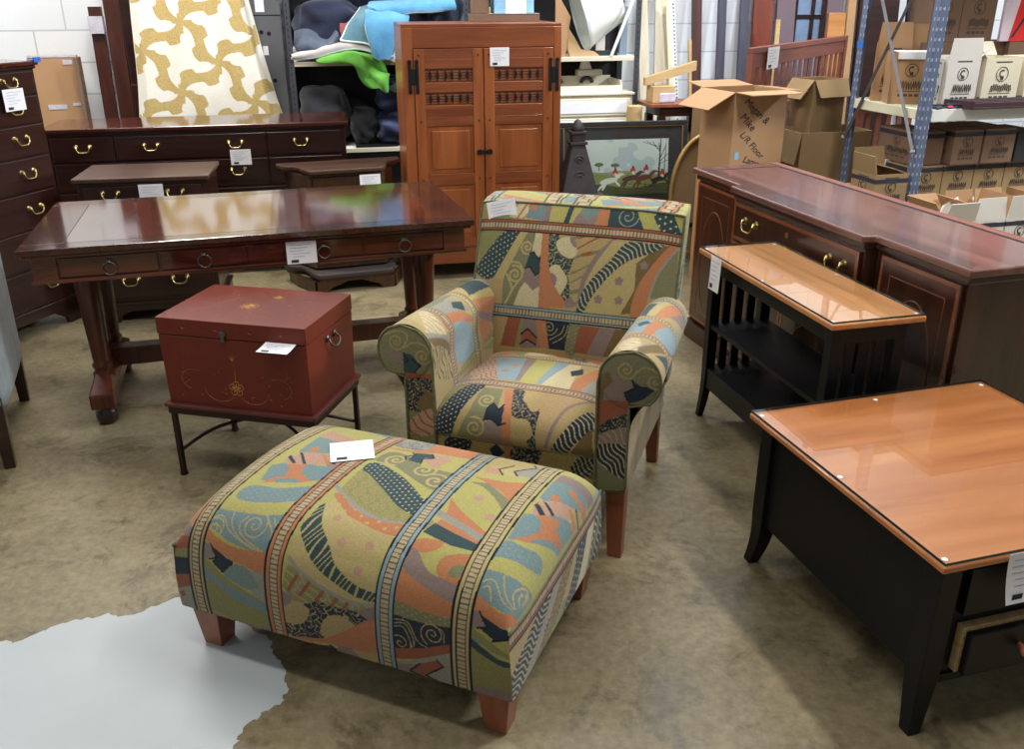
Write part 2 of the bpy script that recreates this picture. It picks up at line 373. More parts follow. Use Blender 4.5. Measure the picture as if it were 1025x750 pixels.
def bail_pull(parent, x, y, z, sc=1.0, mat='brass', hang=0.028):
    """drawer handle in front plane y, facing -Y"""
    b = MB(); hw = 0.034*sc
    for sx in (-hw, hw):
        b.lathe([(0.0, 0.016*sc), (0.007*sc, 0.014*sc), (0.009*sc, 0.009*sc), (0.005*sc, 0.006*sc), (0.012*sc, 0.003*sc), (0.013*sc, 0)], seg=10, m=T(x+sx, y, z)@Matrix.Rotation(R(90), 4, 'X'))
    pts = []
    for k in range(13):
        a = math.pi*k/12; xx = -hw*math.cos(a); zz = -hang*sc*min(1, (math.sin(a)*1.25))
        pts.append((x+xx*(1-.25*math.sin(a)**6), y-0.014*sc-0.006*sc*math.sin(a), z+zz))
    b.tube(pts, 0.0032*sc, 6)
    return b.build('drawer_pull', mat, parent, smooth=True)
def ring_pull(parent, x, y, z, mat='pewter'):
    b = MB(); b.lathe([(0.0, .012), (.006, .011), (.007, .004), (.012, .002), (.013, 0)], seg=10, m=T(x, y, z)@Matrix.Rotation(R(90), 4, 'X'))
    b.tube([(x+.026*math.cos(a), y-.012-.003*math.sin(a), z-.026+.026*math.sin(a)) for a in np.linspace(0, 2*math.pi, 22, endpoint=False)], .0032, 6, closed=True)
    return b.build('ring_pull', mat, parent, smooth=True)
# ------------------------------------------------------------------ the setting
def struct(name, mb, mat, **k):
    o = mb.build(name, mat, **k); o['kind'] = 'structure'; return o
struct('floor', MB().box(-7, 8.5, -3, 11, -0.1, 0), 'floor')
WM = T(-1.2, 7.0, 0, 12)        # wall frame: x along the wall, -y towards the room
o = struct('wall_back', MB().box(-5.2, 9.2, 0, 0.2, 0, 4.6), 'block'); o.matrix_world = WM
o = struct('wall_left', MB().box(0, 9.5, 0, 0.2, 0, 4.6), 'block'); o.matrix_world = T(-6.25, -2.9, 0, 90)
struct('ceiling', MB().box(-7, 8.5, -1.0, 11, 4.6, 4.7), 'ceil')
# worn pale paint on the concrete, ragged edge
pp = [(-1.9, 1.25), (-1.9, 2.0), (-1.456, 2.058), (-1.416, 2.049), (-1.371, 2.081), (-1.33, 2.129), (-1.251, 2.158), (-1.187, 2.178), (-1.166, 2.162), (-1.121, 2.173), (-1.056, 2.228), (-1.014, 2.259), (-0.949, 2.246), (-0.799, 2.142), (-0.691, 2.061), (-0.665, 1.998), (-0.618, 1.93), (-0.597, 1.861), (-0.596, 1.812), (-0.64, 1.773), (-0.674, 1.726), (-0.679, 1.657), (-0.666, 1.538)]
pts = []
rr = random.Random(3)
for i, p in enumerate(pp):
    q = pp[(i+1) % len(pp)]
    for k in range(6):
        f = k/6; pts.append((p[0]+(q[0]-p[0])*f+rr.uniform(-.006, .006), p[1]+(q[1]-p[1])*f+rr.uniform(-.006, .006)))
fl = bpy.data.objects['floor']
MB().prism(pts, 0.0, 0.0012).build('paint_patch', 'whitepaint', fl)

# ------------------------------------------------------------------ library table (left, behind the chest)
D = thing('library_table', 'long reddish mahogany library table with four ring-pull drawers behind the small red chest', 'table', (-1.873, 3.30, 0), 16)
L, DP, H = 1.785, 0.913, 0.80
MB().box(.16, L-.16, .085, DP-.085, H-.030, H).build('top_panel', 'mahog', D)
b = MB()
b.box(0, L, 0, .085, H-.026, H); b.box(0, L, DP-.085, DP, H-.026, H); b.box(0, .16, .085, DP-.085, H-.026, H); b.box(L-.16, L, .085, DP-.085, H-.026, H)
b.build('top_border', 'mahog_border', D, .004)
MB().box(.012, L-.012, .012, DP-.012, H-.040, H-.026).build('top_moulding', 'mahog', D, .005)
b = MB(); b.box(.05, L-.05, .045, DP-.045, .668, H-.040); b.box(.03, L-.03, .028, DP-.028, .655, .670); b.build('apron', 'mahog', D, .003)
for x0 in (.04, L-.13):
    for y0 in (.03, DP-.12): MB().box(x0, x0+.09, y0, y0+.09, .655, H-.040).build('corner_block', 'mahog', D, .003)
for x0, x1 in ((.135, .50), (.505, .84), (.985, 1.31), (1.315, 1.655)):
    dr = MB().box(x0+.003, x1-.003, .034, .06, .678, .752).build('drawer', 'mahog', D, .002)
    ring_pull(dr, (x0+x1)/2, .034, .728)
MB().box(.843, .982, .036, .06, .678, .752).build('fixed_panel', 'mahog', D, .002)
def trestle(xc):
    f = MB(); f.box(xc-.048, xc+.048, .075, .78, .085, .150); f.frus((xc-.048, xc+.048, .075, .78), (xc-.03, xc+.03, .2, .66), .150, .20)
    f.build('trestle_foot', 'desk_leg', D, .006)
    for yc in (.14, .72):
        MB().lathe([(.03, 0), (.042, .012), (.046, .035), (.044, .06), (.030, .072), (.036, .085)], (xc, yc), 18).build('bun_foot', 'drk', D, smooth=True)
    for yc in (.25, .60):
        MB().lathe([(.045, .17), (.045, .19), (.034, .20), (.040, .215), (.044, .225), (.034, .24), (.037, .26), (.039, .32), (.048, .50), (.052, .60), (.044, .625), (.05, .64), (.05, .658)], (xc, yc), 20).build('leg_column', 'desk_leg', D, smooth=True)
trestle(.185); trestle(L-.185)
MB().box(.20, L-.20, .39, .47, .155, .238).build('stretcher', 'desk_leg', D, .004)
price_tag(D, T(1.055, .024, .755, 0), .122, .094)

# ------------------------------------------------------------------ sideboard on the right
S = thing('sideboard', 'long dark mahogany breakfront sideboard with oval-inlaid doors beside the cardboard boxes', 'sideboard', (.906, 4.533, 0), -74)
SL, SD, SH = 1.908, .474, .887
c0, c1, pj = .475, 1.435, -.05
top = [(0, 0), (c0-.012, 0), (c0, pj), (c1, pj), (c1+.012, 0), (SL, 0), (SL, SD), (0, SD)]
MB().prism(top, SH-.028, SH).build('top', 'side_top', S, .007, seg=3)
def inset(p, d): return [(min(max(x, d), SL-d) if not (.3 < x < 1.6) else x+(d if x < 1 else -d)*(.5), y+d if y < .1 else y-d) for x, y in p]
MB().prism(inset(top, .016), SH-.055, SH-.028).build('cornice', 'drk', S, .006)
body = inset(top, .03)
MB().prism(body, .10, SH-.055).build('carcass', 'side_body', S, .002)
MB().prism(inset(top, .012), 0, .10).build('plinth', 'drk', S, .004)
b = MB()   # dark line running round the top panel
b.box(.10, .108, .06, SD-.05, SH, SH+.0012); b.box(.10, SL-.02, SD-.058, SD-.046, SH, SH+.0016)
b.build('top_inlay', 'iron', S)
MB().box(.004, SL-.02, SD-.046, SD-.003, SH, SH+.0025).build('back_strip', 'headb', S, .001)
b = MB(); b.prism([(.03, .014), (c0-.004, .014), (c0+.008, pj+.014), (c1-.008, pj+.014), (c1+.004, .014), (SL-.02, .014), (SL-.05, .07), (.07, .07)], SH-.0002, SH+.0006); b.build('top_crossband', 'side_border', S)
def oval(cx, cz, rx, rz, y, m=None, n=40): return [(cx+rx*math.cos(a), y, cz+rz*math.sin(a)) for a in np.linspace(0, 2*math.pi, n, endpoint=False)]
def band(par, x0, x1, z0, z1, y, wd, mat, th=.0015, nm='inlay_band'):
    b = MB(); b.box(x0, x1, y-th, y+.001, z1-wd, z1); b.box(x0, x1, y-th, y+.001, z0, z0+wd); b.box(x0, x0+wd, y-th, y+.001, z0+wd, z1-wd); b.box(x1-wd, x1, y-th, y+.001, z0+wd, z1-wd)
    return b.build(nm, mat, par)
for x0, x1 in ((.055, .435), (1.475, 1.865)):
    d = MB().box(x0, x1, .012, .034, .125, .825).build('door', 'side_body', S, .002)
    band(d, x0, x1, .125, .825, .012, .014, 'inlay')
    band(d, x0+.055, x1-.055, .175, .765, .012, .004, 'line', nm='inlay_line')
    MB().tube(oval((x0+x1)/2, .44, .12, .27, .0115), .0032, 6, closed=True).build('oval_inlay', 'line', d)
yf = pj+.015
for z0, z1, n in ((.655, .82, 2), (.52, .645, 2), (.125, .51, 0)):
    xs = [(.50, 1.41)] if z1 > .6 and z0 > .6 else ([(.50, .952), (.957, 1.41)])
    for x0, x1 in xs:
        d = MB().box(x0, x1, yf, yf+.03, z0, z1).build('drawer' if z0 > .5 else 'door', 'side_body', S, .002)
        band(d, x0, x1, z0, z1, yf, .016, 'inlay')
        if z0 > .6:
            for xp in (.655, 1.285): bail_pull(d, xp, yf, z0+.10, 1.35)
            MB().lathe([(.009, 0), (.012, .003), (.006, .004)], seg=12, m=T(.94, yf, z0+.115)@Matrix.Rotation(R(90), 4, 'X')).build('keyhole', 'brass', d)
        elif z0 > .5: bail_pull(d, (x0+x1)/2, yf, z0+.075, 1.1)
        else: MB().tube(oval((x0+x1)/2, .315, .13, .14, yf-.0005), .003, 6, closed=True).build('oval_inlay', 'line', d)

# ------------------------------------------------------------------ console table
K = thing('console_table', 'narrow black slatted-end console table with honey wood top in front of the sideboard', 'console table', (.759, 3.548, 0), -75.9)
KL, KD, KH = .958, .339, .738
MB().box(0, KL, 0, KD, KH-.020, KH).build('top', 'maple', K, .005, seg=3)
b = MB(); b.box(.035, KL-.035, .035, .053, .655, KH-.020); b.box(.035, KL-.035, KD-.053, KD-.035, .655, KH-.020)
b.box(.035, .053, .053, KD-.053, .655, KH-.020); b.box(KL-.053, KL-.035, .053, KD-.053, .655, KH-.020); b.build('apron', 'blackpaint', K, .002)
def flare_leg(par, x, y, sx, sy, w, h, top, mat='blackpaint', fl=.035, nm='leg'):
    # square leg whose foot sweeps outwards along sx,sy
    b = MB(); prof = []
    for k in range(9):
        t = k/8; z = h*t; off = fl*(1-t)**2; ww = w*(.62+.38*t)
        prof.append((off, z, ww))
    vs = []; fs = []
    for off, z, ww in prof:
        cx, cy = x+sx*off, y+sy*off
        vs += [(cx-ww/2, cy-ww/2, z), (cx+ww/2, cy-ww/2, z), (cx+ww/2, cy+ww/2, z), (cx-ww/2, cy+ww/2, z)]
    vs += [(x-w/2, y-w/2, top), (x+w/2, y-w/2, top), (x+w/2, y+w/2, top), (x-w/2, y+w/2, top)]
    n = len(prof)+1
    for i in range(n-1):
        for k in range(4): fs.append((4*i+k, 4*i+(k+1) % 4, 4*i+4+(k+1) % 4, 4*i+4+k))
    fs += [(3, 2, 1, 0), (4*n-4, 4*n-3, 4*n-2, 4*n-1)]
    b._add(vs, fs); return b.build(nm, mat, par, .003)
for x in (.06, KL-.06):
    for y in (.055, KD-.055): flare_leg(K, x, y, -1 if x < .5 else 1, -.3 if y < .1 else .3, .042, .26, KH-.02, fl=.03)
for z0, z1 in ((.415, .433), (.222, .240)): MB().box(.045, KL-.045, .04, KD-.04, z0, z1).build('shelf', 'blackpaint', K, .002)
b = MB(); b.box(.08, KL-.08, .042, .056, .150, .222); b.box(.08, KL-.08, KD-.056, KD-.042, .150, .222); b.build('lower_rail', 'blackpaint', K, .002)
for x in (.052, KL-.068):
    MB().box(x, x+.016, .075, KD-.075, .150, .222).build('end_rail', 'blackpaint', K, .002)
    for yc in (.115, .1695, .224):
        MB().box(x, x+.014, yc-.017, yc+.017, .24, .660).build('slat', 'blackpaint', K, .001)
g = thing('glass_top', 'clear glass sheet lying on the narrow black console table', 'glass', (.759, 3.548, KH), -75.9)
MB().box(.006, KL-.006, .006, KD-.006, .0015, .0075).build('pane', 'glass', g)
b = MB(); e = .0012
b.box(.0048, KL-.0048, .0048, .006, .0015, .0075); b.box(.0048, KL-.0048, KD-.006, KD-.0048, .0015, .0075); b.box(.0048, .006, .006, KD-.006, .0015, .0075); b.box(KL-.006, KL-.0048, .006, KD-.006, .0015, .0075)
b.build('polished_edge', 'glass_edge', g)
b = MB()
for x in (.03, KL/2, KL-.03):
    for y in (.02, KD-.02): b.disc(.006, 0, .0015, (x, y), 10)
b.build('spacer', 'paper', g)
price_tag(K, T(.165, -.004, KH+.004, 0), .085, .135, .004)

# ------------------------------------------------------------------ low black chest table bottom right
Q = thing('coffee_table', 'low square black coffee table with drawers and shiny orange wood top at lower right', 'coffee table', (.721, 2.469, 0), -73.9)
QL, QD, QH = .841, .848, .512
MB().box(0, QL, 0, QD, QH-.018, QH).build('top', 'maple_red', Q, .005, seg=3)
b = MB(); b.box(.045, QL-.045, .045, QD-.045, .150, QH-.018); b.build('carcass', 'blackpaint', Q, .003)
for x in (.058, QL-.058):
    for y in (.058, QD-.058):
        flare_leg(Q, x, y, -.55 if x < .4 else .55, -.55 if y < .4 else .55, .058, .17, QH-.018, fl=.035)
MB().box(QL-.05, QL-.038, .09, QD-.09, .135, .160).build('bottom_rail', 'blackpaint', Q, .002)
def cdrawer(y0, y1, z0, z1, pull):
    X = QL-.045
    d = MB().box(X, X+(.020 if pull < .01 else pull), y0, y1, z0, z1)
    d = d.build('drawer', 'rawwood' if pull > .01 else 'blackpaint', Q, .001)
    if pull > .01: MB().box(X+pull, X+pull+.020, y0+.008, y1-.008, z0, z1-.010).build('drawer_front', 'blackpaint', d, .004)
    for yk in (y0+.155, y1-.155):
        MB().lathe([(.006, 0), (.007, .012), (.015, .020), (.017, .028), (.012, .035), (0, .037)], seg=14, m=T(X+pull+.020, yk, (z0+z1)/2)@Matrix.Rotation(R(90), 4, 'Y')).build('knob', 'copperwood', d, smooth=True)
cdrawer(.11, QD-.11, .340, .470, .0)
cdrawer(.12, QD-.12, .175, .305, .022)
g = thing('glass_top', 'clear glass sheet lying on the low square coffee table', 'glass', (.721, 2.469, QH), -73.9)
MB().box(.006, QL-.006, .006, QD-.006, .0015, .0085).build('pane', 'glass', g)
b = MB()
b.box(.0045, QL-.0045, .0045, .006, .0015, .0085); b.box(.0045, QL-.0045, QD-.006, QD-.0045, .0015, .0085); b.box(.0045, .006, .006, QD-.006, .0015, .0085); b.box(QL-.006, QL-.0045, .006, QD-.006, .0015, .0085)
b.build('polished_edge', 'glass_edge', g)
b = MB()
for x in (.03, QL/2, QL-.03):
    for y in (.025, QD/2, QD-.025):
        if x != QL/2 or y != QD/2: b.disc(.007, 0, .0015, (x, y), 10)
b.build('spacer', 'paper', g)
price_tag(Q, T(QL+.004, .232, QH+.006, 90), .12, .125, .02)

# ------------------------------------------------------------------ painted chest on a metal stand
ST = thing('metal_stand', 'dark metal stand with thin legs and curved stretchers carrying the red chest', 'stand', (-1.267, 3.017, 0), -13.5)
w_, d_ = .577, .402
MB().box(-.012, w_+.012, -.012, d_+.012, .290, .306).build('frame_lip', 'standtop', ST, .003)
MB().box(-.004, w_+.004, -.004, d_+.004, .262, .290).build('frame', 'standmetal', ST, .002)
for x in (.01, w_-.01):
    for y in (.01, d_-.01):
        b = MB(); b.box(x-.009, x+.009, y-.009, y+.009, .004, .262); b.disc(.015, 0, .008, (x, y), 12); b.build('leg', 'standmetal', ST, .001)
cx, cy = w_/2, d_/2
for side in (0, 1):      # two bowed bars that meet back to back under the middle
    y0 = .01 if side == 0 else d_-.01; ym = cy-.012 if side == 0 else cy+.012
    pts = catmull([(.01, y0, .10), (.12, y0+(ym-y0)*.55, .165), (cx, ym, .185), (w_-.12, y0+(ym-y0)*.55, .165), (w_-.01, y0, .10)], 24)
    MB().tube([tuple(p) for p in pts], .0065, 8).build('stretcher', 'standmetal', ST, smooth=True)
CH = thing('painted_chest', 'small reddish brown lacquered chest with painted gold flowers standing on a metal stand', 'chest', (-1.267, 3.017, .306), -13.5)
h_ = .331; zl = h_-.062
MB().frus((.006, w_-.006, .006, d_-.006), (.002, w_-.002, .002, d_-.002), 0, zl-.003).build('body', 'trunk', CH, .002)
MB().box(0, w_, 0, d_, zl, h_).build('lid', 'trunk', CH, .002)
def flower(par, cx, cz, r, fr, n=5):
    b = MB()
    for k in range(n):
        a = 2*math.pi*k/n+.3
        c = fr(cx+r*.6*math.cos(a), cz+r*.6*math.sin(a)); p = [fr(cx+r*.6*math.cos(a)+r*.36*math.cos(t), cz+r*.6*math.sin(a)+r*.36*math.sin(t)) for t in np.linspace(0, 2*math.pi, 12, endpoint=False)]
        b.tube(p, .0011, 4, closed=True)
        b.tube([fr(cx+r*.1*math.cos(a), cz+r*.1*math.sin(a)), c], .002, 4)
    return b.build('painted_flower', 'gold', par)
fF = lambda x, z: (x, .0045-.0000, z)
fT = lambda x, y: (x, y, h_-.0002)
chb = [c for c in CH.children if c.name.startswith('body')][0]; chl = [c for c in CH.children if c.name.startswith('lid')][0]
flower(chb, .285, .078, .030, fF, 5)
flower(chl, .27, .185, .036, fT, 6)
flower(chl, .33, .30, .02, fT, 4)
b = MB()   # tulip over the flower, with stem and scrolling vines
b.tube([fF(.285, .10), fF(.287, .16), fF(.283, .185)], .0012, 4)
for dx, dz in ((-.022, .03), (-.008, .042), (.008, .042), (.022, .03)):
    b.tube([fF(.283, .185), fF(.283+dx*.7, .195+dz*.4), fF(.283+dx, .19+dz)], .0028, 4, r2=.0006)
b.build('painted_tulip', 'gold', chb)
b = MB(); rs = random.Random(5)
for cx0, cz0, r0, a0, a1 in ((.17, .15, .09, 20, 200), (.40, .15, .09, -20, 160), (.22, .07, .06, 180, 330), (.35, .07, .06, 210, 360), (.12, .10, .05, 60, 250), (.45, .09, .05, -70, 120)):
    b.tube([fF(cx0+r0*math.cos(R(a)), max(.012, min(.255, cz0+r0*.8*math.sin(R(a))))) for a in np.linspace(a0, a1, 18)], .0011, 4)
for k in range(46):
    x, z, a = rs.uniform(.06, w_-.06), rs.uniform(.02, zl-.02), rs.uniform(0, 6.28)
    b.tube([fF(x, z), fF(x+.010*math.cos(a), z+.010*math.sin(a))], .0020, 4, r2=.0006)
b.build('painted_scroll', 'palegold', chb)
b = MB()
for k in range(44):
    x, y, a = rs.gauss(.26, .11), rs.gauss(.19, .09), rs.uniform(0, 6.28)
    if .03 < x < w_-.03 and .02 < y < d_-.02: b.tube([fT(x, y), fT(x+.014*math.cos(a), y+.014*math.sin(a))], .0020, 4, r2=.0006)
b.tube([fT(.08+.4*t, .10+.18*math.sin(t*5)**2) for t in np.linspace(0, 1, 30)], .0007, 4)
for x in (.10, .23, .36, .48): b.tube([(x, -.0005, zl+.03), (x+.012, -.0005, zl+.024)], .0018, 4, r2=.0006)
b.build('painted_scroll', 'palegold', chl)
b = MB(); b.disc(.012, 0, .006, seg=14, m=T(.262, 0, zl+.018)@Matrix.Rotation(R(90), 4, 'X')); b.box(.256, .268, -.008, .003, zl-.012, zl+.012); b.build('lock', 'pewter', CH, .002)
def side_handle(par, x, y, z):
    b = MB()
    b.disc(.013, 0, .006, seg=12, m=T(x, y-.03, z)@Matrix.Rotation(R(90), 4, 'Y')); b.disc(.013, 0, .006, seg=12, m=T(x, y+.03, z)@Matrix.Rotation(R(90), 4, 'Y'))
    b.tube([tuple(p) for p in catmull([(x+.008, y-.03, z), (x+.02, y-.036, z-.02), (x+.026, y, z-.034), (x+.02, y+.036, z-.02), (x+.008, y+.03, z)], 16)], .004, 6)
    b.build('handle', 'pewter', par, smooth=True)
side_handle(CH, w_-.002, .20, .235)
side_handle(CH, .002, .20, .235)
price_tag(CH, T(.485, -.004, zl+.004)@Matrix.Rotation(R(-80), 4, 'X'), .115, .075, .006)
# ------------------------------------------------------------------ tapestry armchair and ottoman: surfaces
OTT = (-.910, 2.034, -22.5); OW, OD = .983, .70
CHR = (.006, 2.556, -19.0)
def resample(pts, n):
    P = catmull(pts, 400); d = np.r_[0, np.cumsum(np.linalg.norm(np.diff(P, axis=0), axis=1))]; s = np.linspace(0, d[-1], n)
    return np.stack([np.interp(s, d, P[:, k]) for k in range(P.shape[1])], 1), s
def ott_sheet(nu=420, nv=540):
    pr, s = resample([(0, .14), (-.005, .19), (-.006, .26), (.002, .33), (.026, .385), (.075, .423), (.16, .446), (.35, .460), (.54, .446), (.625, .423), (.674, .385), (.698, .33), (.706, .26), (.705, .19), (.70, .14)], nv)
    x = np.linspace(0, OW, nu); X = np.broadcast_to(x, (nv, nu)).copy(); Y = np.broadcast_to(pr[:, :1], (nv, nu)).copy(); Z = np.broadcast_to(pr[:, 1:], (nv, nu)).copy()
    r = .12; t = np.clip((np.abs(X-OW/2)-(OW/2-r))/r, 0, 1); f = np.sqrt(1-(t*.999)**2.4); zs = .335
    Z = np.where(Z > zs, zs+(Z-zs)*f, Z); Z += .010*np.exp(-((X-OW/2)/.35)**2)*np.clip((Z-.40)/.04, 0, 1)
    U0 = X.copy(); yy = np.minimum(Y, OD-Y); cin = .007*np.exp(-(np.maximum(yy, 0)/.055)**2)*np.clip((Z-.20)/.12, 0, 1)
    X = X-np.sign(X-OW/2)*cin*np.clip((np.abs(X-OW/2)-(OW/2-.12))/.12, 0, 1)**2
    ins = .012*np.clip((.20-np.minimum(Y, OD-Y))/.2, 0, 1)*np.clip((np.abs(X-OW/2)-(OW/2-.03))/.03, 0, 1)
    return np.stack([X, Y, Z], -1), U0, np.broadcast_to(s[:, None], (nv, nu))
def ott_side(sx, nu=200, nv=60):
    y = np.linspace(0, OD, nu)[None, :]; v = np.linspace(0, 1, nv)[:, None]; z = .14+(.337-.14)*v
    bul = .006*np.sin(np.pi*v)*np.sin(np.pi*y/OD)
    ci = .007*np.exp(-(np.minimum(y, OD-y)/.055)**2)*np.clip((z-.20)/.12, 0, 1)
    X = (OW+bul-ci) if sx else (0-bul+ci)
    yy = y+(-.005*(1-2*y/OD))*np.sin(np.pi*v*.8)
    P = np.stack(np.broadcast_arrays(X, yy, z+0*y), -1); return P, np.broadcast_to(y, P.shape[:2]), np.broadcast_to(z, P.shape[:2])
def back_front(nu=300, nv=230):
    a = np.linspace(-.376, .386, nu)[None, :]; b = np.linspace(0, 1, nv)[:, None]
    y = .535+(.745-.535)*b; z = .40+(.972-.40)*b
    am = (a+.003)/.375; bul = .028*(1-np.abs(am)**4)*(1-np.abs(2*b-1)**4); bul2 = .02*(1-am**2)*np.sin(np.pi*b)
    n = np.array([0, -.91, .41]); zz = z
    sag = (.010*np.clip(np.abs(am), 0, 1)**6)*b
    P = np.stack(np.broadcast_arrays(a*(1-.0*b), y-(bul+bul2)*.91, zz+(bul+bul2)*.30-sag), -1)
    return P, np.broadcast_to(a, P.shape[:2]), np.broadcast_to(b*.60, P.shape[:2])
def back_boxing(nu=300, nv=30):
    """band running up the left side, over the top and down the right side"""
    F, _, _ = back_front(230, 170); L = F[:, 0][::1]; Tp = F[-1]; Rr = F[::-1, -1]
    path = np.concatenate([L, Tp[1:], Rr[1:]]); d = np.r_[0, np.cumsum(np.linalg.norm(np.diff(path, axis=0), axis=1))]; s = np.linspace(0, d[-1], nu)
    path = np.stack([np.interp(s, d, path[:, k]) for k in range(3)], 1); v = np.linspace(0, 1, nv)[:, None, None]
    off = np.array([0, .135, .016]); P = path[None]+v*off
    c = np.array([.0, .70, .65]); out = path-c; out[:, 1] = 0; out /= np.linalg.norm(out, axis=1)[:, None]
    P = P+out[None]*.006*np.sin(np.pi*v)
    return P, np.broadcast_to(s, P.shape[:2]), np.broadcast_to(v[..., 0]*.14, P.shape[:2])
def seat_top(nu=210, nv=280):
    pr, s = resample([(-.012, .358), (-.030, .375), (-.036, .405), (-.022, .445), (.02, .475), (.10, .492), (.25, .490), (.40, .475), (.56, .455)], nv)
    x = np.linspace(-.268, .268, nu); X = np.broadcast_to(x, (nv, nu)).copy(); Y = np.broadcast_to(pr[:, :1], (nv, nu)).copy(); Z = np.broadcast_to(pr[:, 1:], (nv, nu)).copy()
    t = np.abs(X)/.268; Z = Z-.030*t**6*np.clip((Z-.40)/.08, 0, 1)+.006*(1-t**2); Y = Y+.02*t**8*np.clip((.0-Y)/.03+.4, 0, 1)
    return np.stack([X, Y, Z], -1), X, np.broadcast_to(s[:, None], (nv, nu))
def rail_front(nu=190, nv=30):
    x = np.linspace(-.365, .365, nu)[None, :]; z = np.linspace(.255, .362, nv)[:, None]
    P = np.stack(np.broadcast_arrays(x, -.006+0*x*z, z), -1); return P, np.broadcast_to(x, P.shape[:2]), np.broadcast_to(z, P.shape[:2])
def arm_profile():
    """inner bottom, over the roll, to outer bottom, for the right arm (x outwards)"""
    cx, cz, r = .364, .637, .092
    pts = [(.268, .33), (.266, .42), (.268, .52), (.276, .585)]
    for a in np.linspace(168, -62, 14): pts.append((cx+r*math.cos(R(a)), cz+r*math.sin(R(a))))
    pts += [(.382, .515), (.370, .47), (.367, .36), (.365, .255)]
    return pts
def arm_shell(sx, nu=240, nv=240):
    pr, s = resample(arm_profile(), nu); y = np.linspace(0, .66, nv)[:, None]
    X = pr[None, :, 0]+0*y; Z = pr[None, :, 1]+0*y
    k = np.clip(y/.66, 0, 1); Z = np.where(Z > .45, Z-.035*k**1.3*(Z-.45)/.27, Z); X = np.where(Z > .5, .30+(X-.30)*(1-.16*k), X)
    P = np.stack([sx*X, y+0*X, Z], -1); return P, np.broadcast_to(y, P.shape[:2]), np.broadcast_to(s[None, :], P.shape[:2])
def arm_panel(sx, n=70):
    """front panel of the arm, filled between inner and outer outline"""
    cx, cz, r = .364, .637, .092
    zz = np.linspace(.255, cz+r-.0005, 150); lo = []; hi = []
    for z in zz:
        li = .250 if z < .585 else .25
        ci = cx-math.sqrt(max(0, r*r-(z-cz)**2)) if z > cz-r else 9
        ce = cx+math.sqrt(max(0, r*r-(z-cz)**2)) if z > cz-r else -9
        l = .268
        h = .366 if z < cz-r*.80 else max(.366, ce) if z < cz else ce
        lo.append(l if z < cz-.01 else max(ci, min(.268, ci+.0)) ); hi.append(h)
    lo = np.array(lo)[:, None]; hi = np.array(hi)[:, None]; u = np.linspace(0, 1, n)[None, :]
    X = lo+(hi-lo)*u; Z = np.broadcast_to(zz[:, None], X.shape); Y = -.010-.012*np.clip(1-((X-cx)**2+(Z-cz)**2)/r**2, 0, 1)**.5
    P = np.stack([sx*X, Y, Z], -1); return P, sx*X, Z, lo[:, 0], hi[:, 0], zz
LIN = lambda c: np.array(s2l(c)[:3])
PAL = dict(tan=(188, 162, 104), gold=(196, 176, 112), olive=(150, 146, 84), lime=(186, 178, 96), teal=(52, 78, 80), navy=(38, 52, 66), blue=(122, 148, 148), sky=(142, 166, 172), orange=(200, 128, 80), rust=(164, 92, 60), mauve=(150, 128, 120), cream=(218, 202, 156), black=(34, 34, 42), edge=(20, 24, 40), ladder=(196, 178, 140), grey=(160, 156, 140), brown=(128, 104, 60), green=(136, 134, 96), pink=(196, 152, 124))
def inpoly(U, V, poly):
    m = np.zeros(U.shape, bool); n = len(poly); j = n-1
    bx = (U >= min(p[0] for p in poly)) & (U <= max(p[0] for p in poly)) & (V >= min(p[1] for p in poly)) & (V <= max(p[1] for p in poly))
    if not bx.any(): return m
    u = U[bx]; v = V[bx]; mm = np.zeros(u.shape, bool)
    for i in range(n):
        xi, yi = poly[i]; xj, yj = poly[j]
        if yi != yj: mm ^= ((yi > v) != (yj > v)) & (u < (xj-xi)*(v-yi)/(yj-yi)+xi)
        j = i
    m[bx] = mm; return m
def dist_line(U, V, pts):
    d = np.full(U.shape, 9.0)
    for (x0, y0), (x1, y1) in zip(pts[:-1], pts[1:]):
        bx = (U > min(x0, x1)-.04) & (U < max(x0, x1)+.04) & (V > min(y0, y1)-.04) & (V < max(y0, y1)+.04)
        if not bx.any(): continue
        u = U[bx]; v = V[bx]; L2 = (x1-x0)**2+(y1-y0)**2+1e-12; t = np.clip(((u-x0)*(x1-x0)+(v-y0)*(y1-y0))/L2, 0, 1)
        d[bx] = np.minimum(d[bx], np.hypot(u-x0-t*(x1-x0), v-y0-t*(y1-y0)))
    return d
def spiral(cx, cy, r, turns=2.2, a0=0, n=44, flip=1): return [(cx+flip*r*t*math.cos(a0+turns*6.283*t), cy+r*t*math.sin(a0+turns*6.283*t)) for t in np.linspace(.06, 1, n)]
